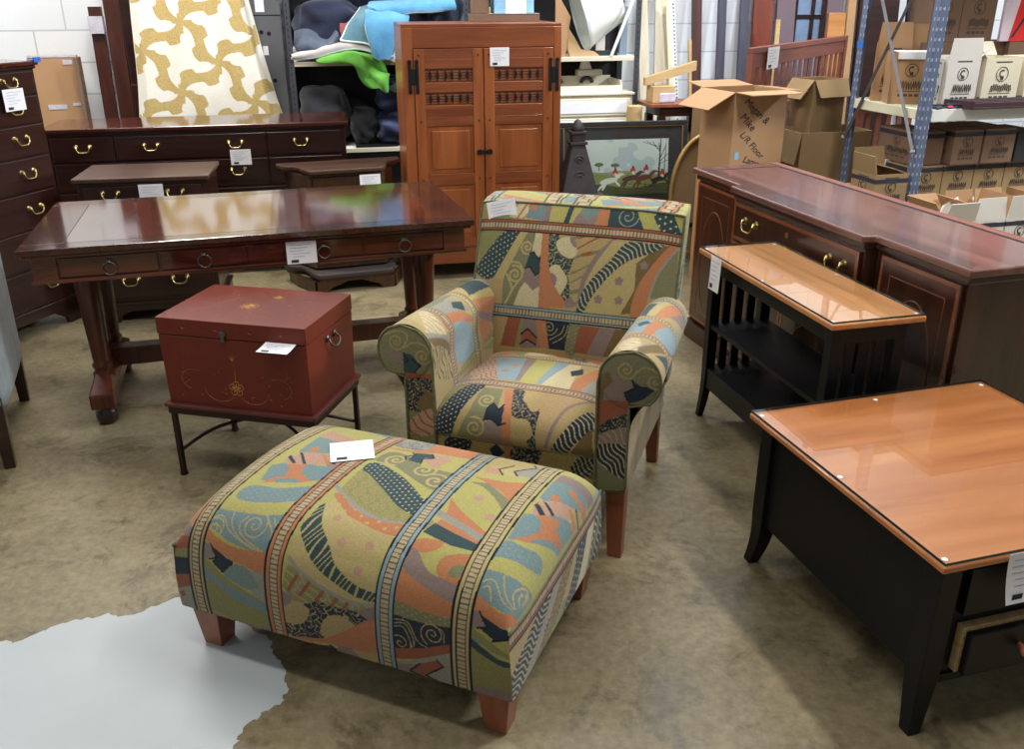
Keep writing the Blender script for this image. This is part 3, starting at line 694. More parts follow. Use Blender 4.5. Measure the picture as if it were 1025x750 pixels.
def paint(U, V, base, shapes):
    U = np.asarray(U, float); V = np.asarray(V, float)
    col = np.zeros(U.shape+(3,)); col[:] = LIN(PAL[base])
    for s in shapes:
        k = s[0]
        if k in ('poly', 'curve', 'dots', 'hatch', 'squig', 'rings', 'swirls'):
            poly = s[2] if k == 'poly' else [tuple(p) for p in catmull(s[2], 12*len(s[2]), True)] if k != 'poly' else s[2]
            if k in ('dots', 'hatch', 'squig', 'rings', 'swirls') and len(s) > 4 and s[4].get('raw'): poly = s[2]
            m = inpoly(U, V, poly); c = s[1]
            if k in ('poly', 'curve'): col[m] = LIN(PAL[c])
            else:
                c0, c1 = c; col[m] = LIN(PAL[c0]); o = s[3]
                if k == 'dots':
                    p = o; a = .5; X = (U*math.cos(a)+V*math.sin(a))/p; Y = (-U*math.sin(a)+V*math.cos(a))/p; X = X+.5*(np.floor(Y) % 2)
                    col[m & (((X % 1-.5)**2+(Y % 1-.5)**2) < .028)] = LIN(PAL[c1])
                if k == 'hatch':
                    p, a = o; X = (U*math.cos(a)+V*math.sin(a)+.006*np.sin((U-V)*60))/p; col[m & ((X % 1) < .24)] = LIN(PAL[c1])
                if k == 'squig':
                    p = o; X = U/p+.35*np.sin(V/p*3.1)+.2*np.sin(U/p*2.3+V/p*1.7); Y = V/p+.35*np.sin(U/p*2.7+1); q = np.abs(np.sin(X*3.14)*np.sin(Y*3.14)+.35*np.sin((X+Y)*2)); col[m & (q < .16)] = LIN(PAL[c1])
                if k in ('rings', 'swirls'):
                    p = o; X = U/p; Y = V/p+.5*(np.floor(X) % 2); fx = X % 1-.5; fy = Y % 1-.5; r = np.hypot(fx, fy); th = np.arctan2(fy, fx)
                    w = (r*5.2-th/6.283) % 1; col[m & (w < .26) & (r < .5)] = LIN(PAL[c1])
        elif k == 'line': col[dist_line(U, V, s[2]) < s[3]] = LIN(PAL[s[1]])
        elif k == 'cline': col[dist_line(U, V, [tuple(p) for p in catmull(s[2], 8*len(s[2]))]) < s[3]] = LIN(PAL[s[1]])
        elif k == 'spiral': col[dist_line(U, V, spiral(*s[2])) < s[3]] = LIN(PAL[s[1]])
        elif k == 'disc':
            for (x, y) in s[2]: col[((U-x)**2+(V-y)**2) < s[3]**2*(1+.25*np.sin(5*np.arctan2(V-y, U-x)))] = LIN(PAL[s[1]])
        elif k == 'band':     # ('band', side colour, polyline, halfwidth, [dir])
            d = dist_line(U, V, s[2]); hw = s[3]; (x0, y0), (x1, y1) = s[2][0], s[2][-1]; L = math.hypot(x1-x0, y1-y0); t = ((U-x0)*(x1-x0)+(V-y0)*(y1-y0))/L
            m = d < hw; col[m] = LIN(PAL['edge']); m = d < hw*.80; col[m] = LIN(PAL[s[1]]); m = d < hw*.48; col[m] = LIN(PAL['black']); m = d < hw*.38
            col[m] = LIN(PAL['ladder']); col[m & ((t/.0125) % 1 < .30)] = LIN(PAL['brown'])
    n = np.random.RandomState(4).rand(*U.shape)[..., None]
    n2 = (.5+.5*np.sin(U*2*np.pi/.0052))[..., None]
    g = col.mean(-1, keepdims=True); col = (g+(col-g)*.92)*.72
    return col*(.86+.20*n)*(.95+.06*n2)
# woven pattern of the tapestry, drawn in metres on each unrolled panel
OTTS = [
 ('poly','green',[(0.047,0.572),(0.049,0.616),(0.099,0.57),(0.099,0.517)]),
 ('poly','orange',[(0.049,0.616),(0.052,0.676),(0.101,0.669),(0.099,0.57)]),
 ('poly','cream',[(0.052,0.733),(0.056,0.816),(0.089,0.867),(0.106,0.702)]),
 ('poly','orange',[(0.019,0.297),(0.035,0.374),(0.063,0.37),(0.063,0.323),(0.038,0.262)]),
 ('curve','green',[(0.021,0.315),(0.026,0.337),(0.03,0.346),(0.023,0.321)]),
 ('poly','mauve',[(0.007,0.251),(0.016,0.295),(0.049,0.26),(0.049,0.231),(0.007,0.251)]),
 ('poly','rust',[(0.007,0.246),(0.049,0.233),(0.054,0.198),(0.0,0.187)]),
 ('poly','olive',[(0.0,0.187),(0.054,0.198),(0.056,0.169),(0.0,0.161)]),
 ('poly','navy',[(0.0,0.163),(0.059,0.172),(0.059,0.123),(0.0,0.108)]),
 ('poly','rust',[(0.0,0.108),(0.059,0.123),(0.056,0.086),(0.005,0.062)]),
 ('poly','grey',[(0.005,0.062),(0.059,0.086),(0.061,0.0),(0.005,0.0)]),
 ('poly','rust',[(0.005,0.051),(0.021,0.059),(0.026,0.044),(0.009,0.035)]),
 ('poly','blue',[(0.209,0.878),(0.26,0.876),(0.335,0.874),(0.343,0.816)]),
 ('poly','pink',[(0.145,0.744),(0.157,0.797),(0.249,0.759),(0.347,0.761),(0.335,0.706),(0.216,0.724)]),
 ('poly','blue',[(0.157,0.621),(0.15,0.737),(0.228,0.722),(0.335,0.706),(0.347,0.651),(0.249,0.64),(0.192,0.618)]),
 ('disc','orange',[(0.192,0.649),(0.225,0.7)],0.016),
 ('poly','pink',[(0.145,0.566),(0.181,0.625),(0.272,0.636),(0.347,0.601),(0.228,0.559),(0.171,0.546)]),
 ('poly','navy',[(0.15,0.577),(0.15,0.592),(0.192,0.557),(0.183,0.552)]),
 ('poly','navy',[(0.162,0.618),(0.174,0.616),(0.223,0.561),(0.213,0.559)]),
 ('poly','navy',[(0.253,0.632),(0.26,0.634),(0.305,0.585),(0.296,0.583)]),
 ('poly','orange',[(0.232,0.627),(0.249,0.627),(0.289,0.579),(0.277,0.577)]),
 ('poly','mauve',[(0.279,0.577),(0.347,0.601),(0.345,0.53),(0.324,0.524)]),
 ('poly','blue',[(0.148,0.451),(0.131,0.524),(0.162,0.55),(0.174,0.541),(0.235,0.563),(0.296,0.568),(0.35,0.515),(0.23,0.462)]),
 ('poly','orange',[(0.167,0.544),(0.228,0.559),(0.228,0.526),(0.277,0.491),(0.3,0.495),(0.263,0.473),(0.155,0.434),(0.169,0.467),(0.199,0.489),(0.192,0.526)]),
 ('curve','blue',[(0.188,0.456),(0.199,0.475),(0.23,0.484),(0.258,0.478),(0.232,0.46)]),
 ('poly','lime',[(0.138,0.434),(0.185,0.451),(0.265,0.471),(0.34,0.522),(0.345,0.475),(0.267,0.445),(0.178,0.429),(0.129,0.418)]),
 ('dots',('blue','grey'),[(0.124,0.376),(0.141,0.423),(0.223,0.434),(0.326,0.471),(0.317,0.396),(0.242,0.372),(0.157,0.359)],0.016),
 ('poly','lime',[(0.101,0.335),(0.117,0.357),(0.178,0.359),(0.249,0.374),(0.319,0.405),(0.31,0.346),(0.244,0.328),(0.16,0.323)]),
 ('poly','blue',[(0.101,0.319),(0.171,0.323),(0.244,0.328),(0.321,0.348),(0.3,0.271),(0.305,0.235),(0.246,0.233),(0.171,0.244),(0.099,0.271)]),
 ('cline','gold',[(0.157,0.321),(0.169,0.286),(0.213,0.253),(0.284,0.235)],0.0018),
 ('cline','gold',[(0.106,0.295),(0.134,0.301),(0.171,0.268),(0.232,0.244),(0.274,0.235)],0.0018),
 ('cline','gold',[(0.265,0.319),(0.291,0.293),(0.293,0.277)],0.0018),
 ('cline','gold',[(0.279,0.328),(0.303,0.295),(0.298,0.279)],0.0018),
 ('cline','gold',[(0.206,0.317),(0.192,0.29),(0.216,0.262),(0.284,0.238)],0.0018),
 ('cline','gold',[(0.106,0.268),(0.12,0.279),(0.143,0.268),(0.143,0.251)],0.0018),
 ('spiral','gold',(0.235,0.297,0.042,2.2,1,44,1),0.0018),
 ('spiral','gold',(0.12,0.271,0.03,1.6,0,44,-1),0.0018),
 ('curve','orange',[(0.091,0.271),(0.141,0.244),(0.206,0.231),(0.31,0.235),(0.31,0.18),(0.23,0.189),(0.157,0.207),(0.101,0.238)]),
 ('poly','mauve',[(0.094,0.231),(0.124,0.224),(0.141,0.189),(0.099,0.176)]),
 ('poly','navy',[(0.124,0.222),(0.178,0.198),(0.197,0.194),(0.204,0.167),(0.162,0.154),(0.129,0.178),(0.145,0.191)]),
 ('line','black',[(0.124,0.224),(0.145,0.191),(0.122,0.183)],0.0022),
 ('line','black',[(0.19,0.191),(0.204,0.167),(0.16,0.154)],0.0022),
 ('squig',('blue','olive'),[(0.204,0.187),(0.251,0.18),(0.279,0.141),(0.246,0.123),(0.188,0.136),(0.167,0.15)],0.018),
 ('poly','grey',[(0.251,0.18),(0.31,0.185),(0.3,0.077),(0.246,0.119),(0.279,0.141)]),
 ('curve','olive',[(0.099,0.185),(0.134,0.169),(0.176,0.139),(0.303,0.088),(0.289,0.064),(0.242,0.081),(0.162,0.11),(0.099,0.156)]),
 ('curve','blue',[(0.099,0.161),(0.164,0.121),(0.303,0.081),(0.258,0.059),(0.167,0.075),(0.099,0.112)]),
 ('poly','olive',[(0.094,0.125),(0.124,0.119),(0.197,0.077),(0.296,0.062),(0.307,0.013),(0.181,0.0),(0.089,0.018)]),
 ('poly','mauve',[(0.082,0.015),(0.181,0.0),(0.307,0.013),(0.31,0.0),(0.204,0.0),(0.094,0.0)]),
 ('poly','sky',[(0.099,0.0),(0.202,0.0),(0.31,0.0),(0.331,0.0),(0.113,0.0)]),
 ('poly','lime',[(0.425,0.676),(0.655,0.876),(0.894,0.579),(0.645,0.346)]),
 ('squig',('grey','navy'),[(0.385,0.772),(0.399,0.825),(0.488,0.871),(0.5,0.788),(0.462,0.759)],0.012),
 ('poly','orange',[(0.378,0.748),(0.465,0.755),(0.5,0.788),(0.493,0.821),(0.509,0.874),(0.655,0.876),(0.662,0.781),(0.601,0.772),(0.53,0.768),(0.481,0.744),(0.42,0.739)]),
 ('curve','green',[(0.396,0.651),(0.406,0.717),(0.465,0.715),(0.535,0.669),(0.596,0.667),(0.652,0.662),(0.655,0.599),(0.636,0.561),(0.568,0.581),(0.46,0.64)]),
 ('spiral','gold',(0.45,0.676,0.035,1.8,0,44,1),0.004),
 ('spiral','gold',(0.551,0.649,0.036,1.8,2,44,1),0.004),
 ('spiral','gold',(0.608,0.605,0.042,1.8,4,44,1),0.004),
 ('poly','teal',[(0.479,0.689),(0.476,0.742),(0.526,0.757),(0.542,0.731),(0.514,0.72),(0.518,0.682)]),
 ('line','black',[(0.469,0.739),(0.483,0.728),(0.46,0.709),(0.472,0.689)],0.003),
 ('line','black',[(0.523,0.755),(0.542,0.731),(0.514,0.711),(0.523,0.68)],0.003),
 ('poly','pink',[(0.518,0.711),(0.544,0.731),(0.533,0.748),(0.572,0.766),(0.598,0.726),(0.575,0.709),(0.589,0.673),(0.556,0.678)]),
 ('swirls',('olive','tan'),[(0.385,0.59),(0.385,0.484),(0.448,0.438),(0.542,0.398),(0.61,0.403),(0.713,0.42),(0.664,0.456),(0.601,0.462),(0.5,0.515)],0.042,{'raw':1}),
 ('dots',('teal','cream'),[(0.389,0.592),(0.404,0.638),(0.511,0.594),(0.608,0.522),(0.655,0.48),(0.645,0.44),(0.572,0.462),(0.502,0.513),(0.425,0.568)],0.0155),
 ('cline','grey',[(0.366,0.489),(0.45,0.434),(0.542,0.398),(0.61,0.401),(0.692,0.416)],0.007),
 ('dots',('orange','gold'),[(0.387,0.449),(0.401,0.462),(0.46,0.42),(0.521,0.398),(0.584,0.394),(0.657,0.405),(0.64,0.354),(0.568,0.359),(0.5,0.37),(0.446,0.398)],0.03),
 ('poly','gold',[(0.385,0.401),(0.396,0.44),(0.467,0.385),(0.568,0.357),(0.64,0.354),(0.626,0.312),(0.608,0.273),(0.624,0.205),(0.565,0.218),(0.502,0.249),(0.462,0.295),(0.418,0.343)]),
 ('disc','pink',[(0.446,0.37),(0.493,0.306),(0.57,0.315),(0.563,0.251)],0.012),
 ('poly','gold',[(0.359,0.266),(0.371,0.308),(0.404,0.275),(0.45,0.233),(0.507,0.207),(0.568,0.187),(0.626,0.185),(0.558,0.172),(0.476,0.185),(0.373,0.216)]),
 ('hatch',('teal','gold'),[(0.366,0.317),(0.371,0.352),(0.38,0.414),(0.415,0.343),(0.462,0.295),(0.502,0.249),(0.565,0.216),(0.629,0.207),(0.631,0.187),(0.568,0.187),(0.507,0.207),(0.45,0.233),(0.401,0.275)],(0.016,-0.5)),
 ('hatch',('olive','tan'),[(0.364,0.218),(0.401,0.218),(0.476,0.185),(0.558,0.169),(0.631,0.18),(0.577,0.136),(0.497,0.132),(0.432,0.13),(0.359,0.136)],(0.024,0.9)),
 ('line','rust',[(0.394,0.2),(0.371,0.158)],0.005),
 ('line','rust',[(0.432,0.191),(0.404,0.15)],0.005),
 ('line','rust',[(0.472,0.176),(0.446,0.136)],0.005),
 ('line','rust',[(0.514,0.169),(0.493,0.136)],0.005),
 ('line','rust',[(0.544,0.165),(0.53,0.136)],0.005),
 ('line','grey',[(0.413,0.196),(0.385,0.154)],0.004),
 ('line','grey',[(0.49,0.172),(0.469,0.136)],0.004),
 ('line','grey',[(0.563,0.163),(0.549,0.139)],0.004),
 ('cline','grey',[(0.364,0.242),(0.401,0.216),(0.476,0.185),(0.558,0.169),(0.626,0.178)],0.005),
 ('poly','tan',[(0.352,0.163),(0.378,0.128),(0.427,0.128),(0.429,0.068),(0.343,0.042)]),
 ('poly','mauve',[(0.345,0.152),(0.38,0.139),(0.373,0.117),(0.345,0.099)]),
 ('squig',('navy','tan'),[(0.338,0.048),(0.404,0.062),(0.427,0.13),(0.483,0.139),(0.462,0.031),(0.361,0.009)],0.02),
 ('squig',('navy','tan'),[(0.422,0.13),(0.568,0.147),(0.608,0.13),(0.565,0.097),(0.486,0.095),(0.462,0.031),(0.387,0.013),(0.394,0.051),(0.425,0.097)],0.02),
 ('curve','tan',[(0.46,0.073),(0.486,0.11),(0.526,0.121),(0.565,0.099),(0.521,0.068),(0.465,0.04)]),
 ('curve','tan',[(0.345,0.095),(0.387,0.121),(0.429,0.114),(0.406,0.066),(0.345,0.051)]),
 ('poly','orange',[(0.326,0.0),(0.387,0.011),(0.462,0.031),(0.521,0.07),(0.608,0.139),(0.636,0.152),(0.631,0.033),(0.533,0.02),(0.474,0.018),(0.385,0.0),(0.338,0.0)]),
 ('poly','mauve',[(0.568,0.147),(0.631,0.18),(0.631,0.143),(0.603,0.13)]),
 ('poly','tan',[(0.328,0.0),(0.425,0.004),(0.446,0.0),(0.375,0.0)]),
 ('poly','tan',[(0.507,0.015),(0.631,0.035),(0.645,0.0),(0.54,0.0)]),
 ('poly','navy',[(0.427,0.0),(0.446,0.0),(0.429,0.0),(0.483,0.013),(0.504,0.0),(0.488,0.0),(0.453,0.0)]),
 ('line','black',[(0.422,0.0),(0.448,0.0),(0.425,0.0)],0.0028),
 ('line','black',[(0.481,0.013),(0.507,0.0),(0.483,0.0)],0.0028),
 ('poly','mauve',[(0.507,0.024),(0.542,0.024),(0.568,0.0),(0.551,0.0),(0.497,0.0)]),
 ('poly','lime',[(0.626,0.348),(0.854,0.425),(0.859,0.268),(0.662,0.273)]),
 ('poly','gold',[(0.687,0.841),(0.856,0.88),(0.884,0.748),(0.786,0.722),(0.704,0.735)]),
 ('squig',('grey','navy'),[(0.678,0.876),(0.723,0.876),(0.793,0.878),(0.716,0.86)],0.012),
 ('poly','pink',[(0.697,0.75),(0.737,0.759),(0.753,0.717),(0.704,0.711)]),
 ('poly','grey',[(0.795,0.735),(0.779,0.759),(0.826,0.819),(0.852,0.88),(0.875,0.75)]),
 ('line','black',[(0.762,0.797),(0.734,0.753),(0.758,0.722)],0.0028),
 ('line','black',[(0.807,0.841),(0.823,0.816),(0.777,0.761),(0.795,0.735)],0.0028),
 ('poly','lime',[(0.704,0.702),(0.791,0.713),(0.859,0.742),(0.852,0.7),(0.779,0.682),(0.699,0.678)]),
 ('curve','orange',[(0.694,0.676),(0.779,0.684),(0.852,0.7),(0.849,0.579),(0.8,0.621),(0.744,0.654)]),
 ('poly','green',[(0.697,0.645),(0.744,0.656),(0.816,0.605),(0.856,0.572),(0.849,0.515),(0.809,0.568),(0.746,0.618)]),
 ('curve','lime',[(0.692,0.594),(0.713,0.638),(0.774,0.605),(0.838,0.533),(0.852,0.467),(0.845,0.434),(0.781,0.469),(0.718,0.508)]),
 ('disc','pink',[(0.753,0.572),(0.814,0.504)],0.014),
 ('poly','orange',[(0.685,0.548),(0.727,0.508),(0.767,0.482),(0.847,0.436),(0.847,0.401),(0.76,0.438),(0.704,0.48)]),
 ('poly','gold',[(0.692,0.464),(0.732,0.458),(0.84,0.414),(0.84,0.376),(0.779,0.396),(0.692,0.429)]),
 ('poly','orange',[(0.697,0.431),(0.701,0.453),(0.781,0.429),(0.852,0.407),(0.84,0.383),(0.767,0.405)]),
 ('cline','grey',[(0.683,0.475),(0.753,0.449),(0.84,0.414)],0.011),
 ('poly','teal',[(0.68,0.392),(0.694,0.434),(0.758,0.414),(0.854,0.39),(0.845,0.374),(0.755,0.374)]),
 ('curve','orange',[(0.662,0.343),(0.694,0.372),(0.746,0.376),(0.741,0.35),(0.713,0.332),(0.687,0.335)]),
 ('poly','teal',[(0.73,0.383),(0.849,0.394),(0.842,0.372),(0.77,0.37)]),
 ('curve','orange',[(0.758,0.31),(0.774,0.341),(0.823,0.359),(0.849,0.354),(0.84,0.321),(0.842,0.295),(0.826,0.268),(0.779,0.279)]),
 ('curve','green',[(0.791,0.301),(0.805,0.323),(0.831,0.321),(0.823,0.297),(0.805,0.29)]),
 ('curve','orange',[(0.655,0.279),(0.706,0.273),(0.767,0.249),(0.833,0.242),(0.835,0.194),(0.755,0.191),(0.659,0.202)]),
 ('curve','mauve',[(0.666,0.293),(0.685,0.339),(0.746,0.29),(0.828,0.273),(0.835,0.235),(0.755,0.251)]),
 ('dots',('green','tan'),[(0.659,0.207),(0.755,0.194),(0.835,0.196),(0.838,0.176),(0.744,0.163),(0.662,0.169)],0.014),
 ('poly','navy',[(0.662,0.169),(0.744,0.165),(0.838,0.174),(0.84,0.134),(0.755,0.095),(0.659,0.064)]),
 ('spiral','tan',(0.69,0.092,0.032,2,0,44,1),0.0015),
 ('spiral','tan',(0.779,0.141,0.034,2.2,3,44,1),0.0015),
 ('cline','tan',[(0.676,0.145),(0.706,0.15),(0.727,0.114),(0.727,0.09)],0.0014),
 ('cline','tan',[(0.676,0.156),(0.713,0.156),(0.739,0.11),(0.765,0.099)],0.0014),
 ('cline','tan',[(0.676,0.136),(0.701,0.139),(0.718,0.103),(0.718,0.086)],0.0014),
 ('cline','tan',[(0.784,0.165),(0.807,0.156),(0.809,0.125)],0.0014),
 ('poly','rust',[(0.659,0.064),(0.755,0.095),(0.84,0.134),(0.838,0.108),(0.762,0.062),(0.659,0.031)]),
 ('poly','olive',[(0.666,0.026),(0.753,0.051),(0.833,0.108),(0.833,0.099),(0.762,0.044),(0.664,0.011)]),
 ('poly','grey',[(0.666,0.018),(0.833,0.106),(0.854,0.0),(0.676,0.0)]),
 ('poly','mauve',[(0.666,0.018),(0.734,0.035),(0.709,0.007),(0.746,0.0),(0.676,0.0)]),
 ('poly','rust',[(0.709,0.007),(0.741,0.042),(0.788,0.068),(0.805,0.051),(0.753,0.007),(0.781,0.0),(0.744,0.0)]),
 ('line','black',[(0.741,0.042),(0.709,0.007),(0.744,0.0)],0.0026),
 ('line','black',[(0.788,0.068),(0.805,0.053),(0.753,0.007),(0.781,0.0)],0.0026),
 ('poly','lime',[(0.784,0.0),(0.852,0.0),(0.856,0.0),(0.791,0.0)]),
 ('poly','blue',[(0.894,0.647),(0.896,0.757),(0.938,0.783),(0.974,0.812),(0.983,0.783),(0.983,0.726),(0.978,0.75),(0.964,0.711),(0.915,0.64)]),
 ('disc','orange',[(0.929,0.682),(0.953,0.761),(0.981,0.766)],0.015),
 ('curve','sky',[(0.934,0.907),(0.962,0.931),(0.983,0.988),(0.983,0.865),(0.983,0.836),(0.971,0.944)]),
 ('poly','mauve',[(0.896,0.757),(0.899,0.814),(0.948,0.841),(0.983,0.863),(0.983,0.792),(0.983,0.794),(0.974,0.812),(0.938,0.783)]),
 ('poly','pink',[(0.892,0.618),(0.964,0.711),(0.976,0.7),(0.964,0.625),(0.953,0.612),(0.906,0.561)]),
 ('poly','navy',[(0.896,0.605),(0.901,0.621),(0.934,0.59),(0.922,0.577)]),
 ('poly','navy',[(0.91,0.636),(0.917,0.64),(0.955,0.616),(0.95,0.603)]),
 ('poly','pink',[(0.901,0.616),(0.903,0.623),(0.915,0.61)]),
 ('hatch',('tan','teal'),[(0.962,0.7),(0.978,0.75),(0.983,0.728),(0.983,0.649),(0.978,0.678)],(0.02,0.2)),
 ('poly','orange',[(0.96,0.693),(0.964,0.706),(0.981,0.693),(0.981,0.667),(0.974,0.684)]),
 ('poly','blue',[(0.889,0.442),(0.887,0.555),(0.924,0.572),(0.976,0.673),(0.983,0.665),(0.983,0.552),(0.969,0.519),(0.934,0.464)]),
 ('poly','orange',[(0.915,0.57),(0.964,0.627),(0.964,0.594),(0.983,0.583),(0.967,0.524),(0.934,0.467),(0.894,0.442),(0.929,0.489),(0.941,0.53),(0.934,0.557)]),
 ('curve','blue',[(0.936,0.475),(0.948,0.506),(0.974,0.55),(0.978,0.541),(0.96,0.502)]),
 ('poly','mauve',[(0.983,0.678),(0.983,0.656),(0.983,0.579),(0.983,0.636)]),
 ('curve','lime',[(0.889,0.431),(0.941,0.473),(0.981,0.544),(0.983,0.561),(0.983,0.528),(0.955,0.464),(0.889,0.418)]),
 ('dots',('blue','grey'),[(0.875,0.374),(0.887,0.434),(0.931,0.445),(0.967,0.469),(0.978,0.438),(0.962,0.407),(0.929,0.385)],0.016),
 ('curve','lime',[(0.875,0.365),(0.934,0.39),(0.969,0.409),(0.983,0.438),(0.983,0.37),(0.967,0.354),(0.929,0.341),(0.877,0.33)]),
 ('poly','blue',[(0.877,0.33),(0.929,0.341),(0.964,0.354),(0.983,0.374),(0.983,0.357),(0.983,0.189),(0.978,0.266),(0.948,0.251),(0.903,0.257),(0.868,0.277)]),
 ('cline','gold',[(0.924,0.335),(0.943,0.295),(0.969,0.282)],0.0018),
 ('cline','gold',[(0.884,0.301),(0.908,0.312),(0.941,0.279),(0.969,0.275)],0.0018),
 ('cline','gold',[(0.887,0.286),(0.903,0.293),(0.917,0.262)],0.0018),
 ('cline','gold',[(0.971,0.286),(0.957,0.31),(0.964,0.341),(0.976,0.357),(0.978,0.317)],0.0018),
 ('cline','gold',[(0.976,0.304),(0.969,0.317),(0.971,0.337)],0.0018),
 ('curve','orange',[(0.866,0.273),(0.913,0.255),(0.948,0.249),(0.978,0.271),(0.983,0.249),(0.964,0.211),(0.92,0.218),(0.875,0.242)]),
 ('poly','mauve',[(0.868,0.235),(0.896,0.231),(0.92,0.196),(0.873,0.187)]),
 ('poly','navy',[(0.903,0.224),(0.957,0.207),(0.974,0.211),(0.983,0.185),(0.943,0.169),(0.903,0.191),(0.92,0.198)]),
 ('line','black',[(0.896,0.231),(0.92,0.198),(0.894,0.191)],0.0026),
 ('line','black',[(0.969,0.207),(0.983,0.183),(0.936,0.167)],0.0026),
 ('poly','olive',[(0.87,0.196),(0.934,0.163),(0.983,0.139),(0.983,0.128),(0.934,0.139),(0.873,0.167)]),
 ('poly','blue',[(0.873,0.167),(0.908,0.156),(0.88,0.134)]),
 ('poly','olive',[(0.868,0.163),(0.983,0.114),(0.983,0.024),(0.87,0.011)]),
 ('curve','teal',[(0.877,0.161),(0.908,0.145),(0.948,0.123),(0.983,0.121),(0.983,0.108),(0.948,0.108),(0.88,0.139)]),
 ('poly','olive',[(0.875,0.194),(0.908,0.169),(0.983,0.141),(0.983,0.132),(0.936,0.143),(0.88,0.172)]),
 ('poly','mauve',[(0.87,0.018),(0.983,0.037),(0.983,0.0),(0.873,0.0)]),
 ('poly','sky',[(0.873,0.0),(0.967,0.0),(0.884,0.0)]),
 ('band','tan',[(0.076,0),(0.076,0.27),(0.091,0.6),(0.11,0.876),(0.115,1.4)],0.0275),
 ('band','orange',[(0.323,0),(0.323,0.27),(0.342,0.6),(0.366,0.825),(0.371,1.4)],0.0275),
 ('band','sky',[(0.647,0),(0.647,0.27),(0.656,0.6),(0.666,0.865),(0.671,1.4)],0.0275),
 ('band','gold',[(0.853,0),(0.853,0.27),(0.859,0.6),(0.866,0.882),(0.871,1.4)],0.0275),
]
OSIDE = [
 ('hatch',('navy','cream'),[(0.011,0.207),(0.113,0.23),(0.239,0.22),(0.243,0.197),(0.141,0.187),(0.074,0.153),(0.018,0.14),(0.007,0.143)],(0.014,0.9)),
 ('poly','grey',[(0.0,0.14),(0.028,0.14),(0.144,0.163),(0.243,0.197),(0.267,0.157),(0.102,0.14)]),
 ('poly','olive',[(0.267,0.157),(0.288,0.203),(0.394,0.183),(0.422,0.15),(0.327,0.14),(0.232,0.14)]),
 ('dots',('navy','cream'),[(0.394,0.183),(0.454,0.227),(0.499,0.197),(0.426,0.14),(0.348,0.14)],0.02),
 ('poly','cream',[(0.503,0.18),(0.542,0.183),(0.496,0.14),(0.419,0.14)]),
 ('hatch',('navy','cream'),[(0,0.14),(0.06,0.14),(0.3,0.31),(0.2,0.31),(0,0.22)],(0.016,0.9),{'raw':1}),
 ('poly','grey',[(0.06,0.14),(0.12,0.14),(0.36,0.31),(0.3,0.31)]),
 ('squig',('brown','tan'),[(0.14,0.14),(0.26,0.14),(0.46,0.31),(0.36,0.31)],0.02,{'raw':1}),
 ('dots',('navy','cream'),[(0.36,0.14),(0.46,0.14),(0.56,0.31),(0.48,0.31)],0.02,{'raw':1}),
 ('poly','cream',[(0.46,0.14),(0.54,0.14),(0.62,0.31),(0.56,0.31)]),
 ('hatch',('navy','cream'),[(0.56,0.14),(0.7,0.14),(0.7,0.31),(0.63,0.31)],(0.02,0.4),{'raw':1}),
 ('band','rust',[(-0.1,0.312),(0.9,0.312)],0.022),
]
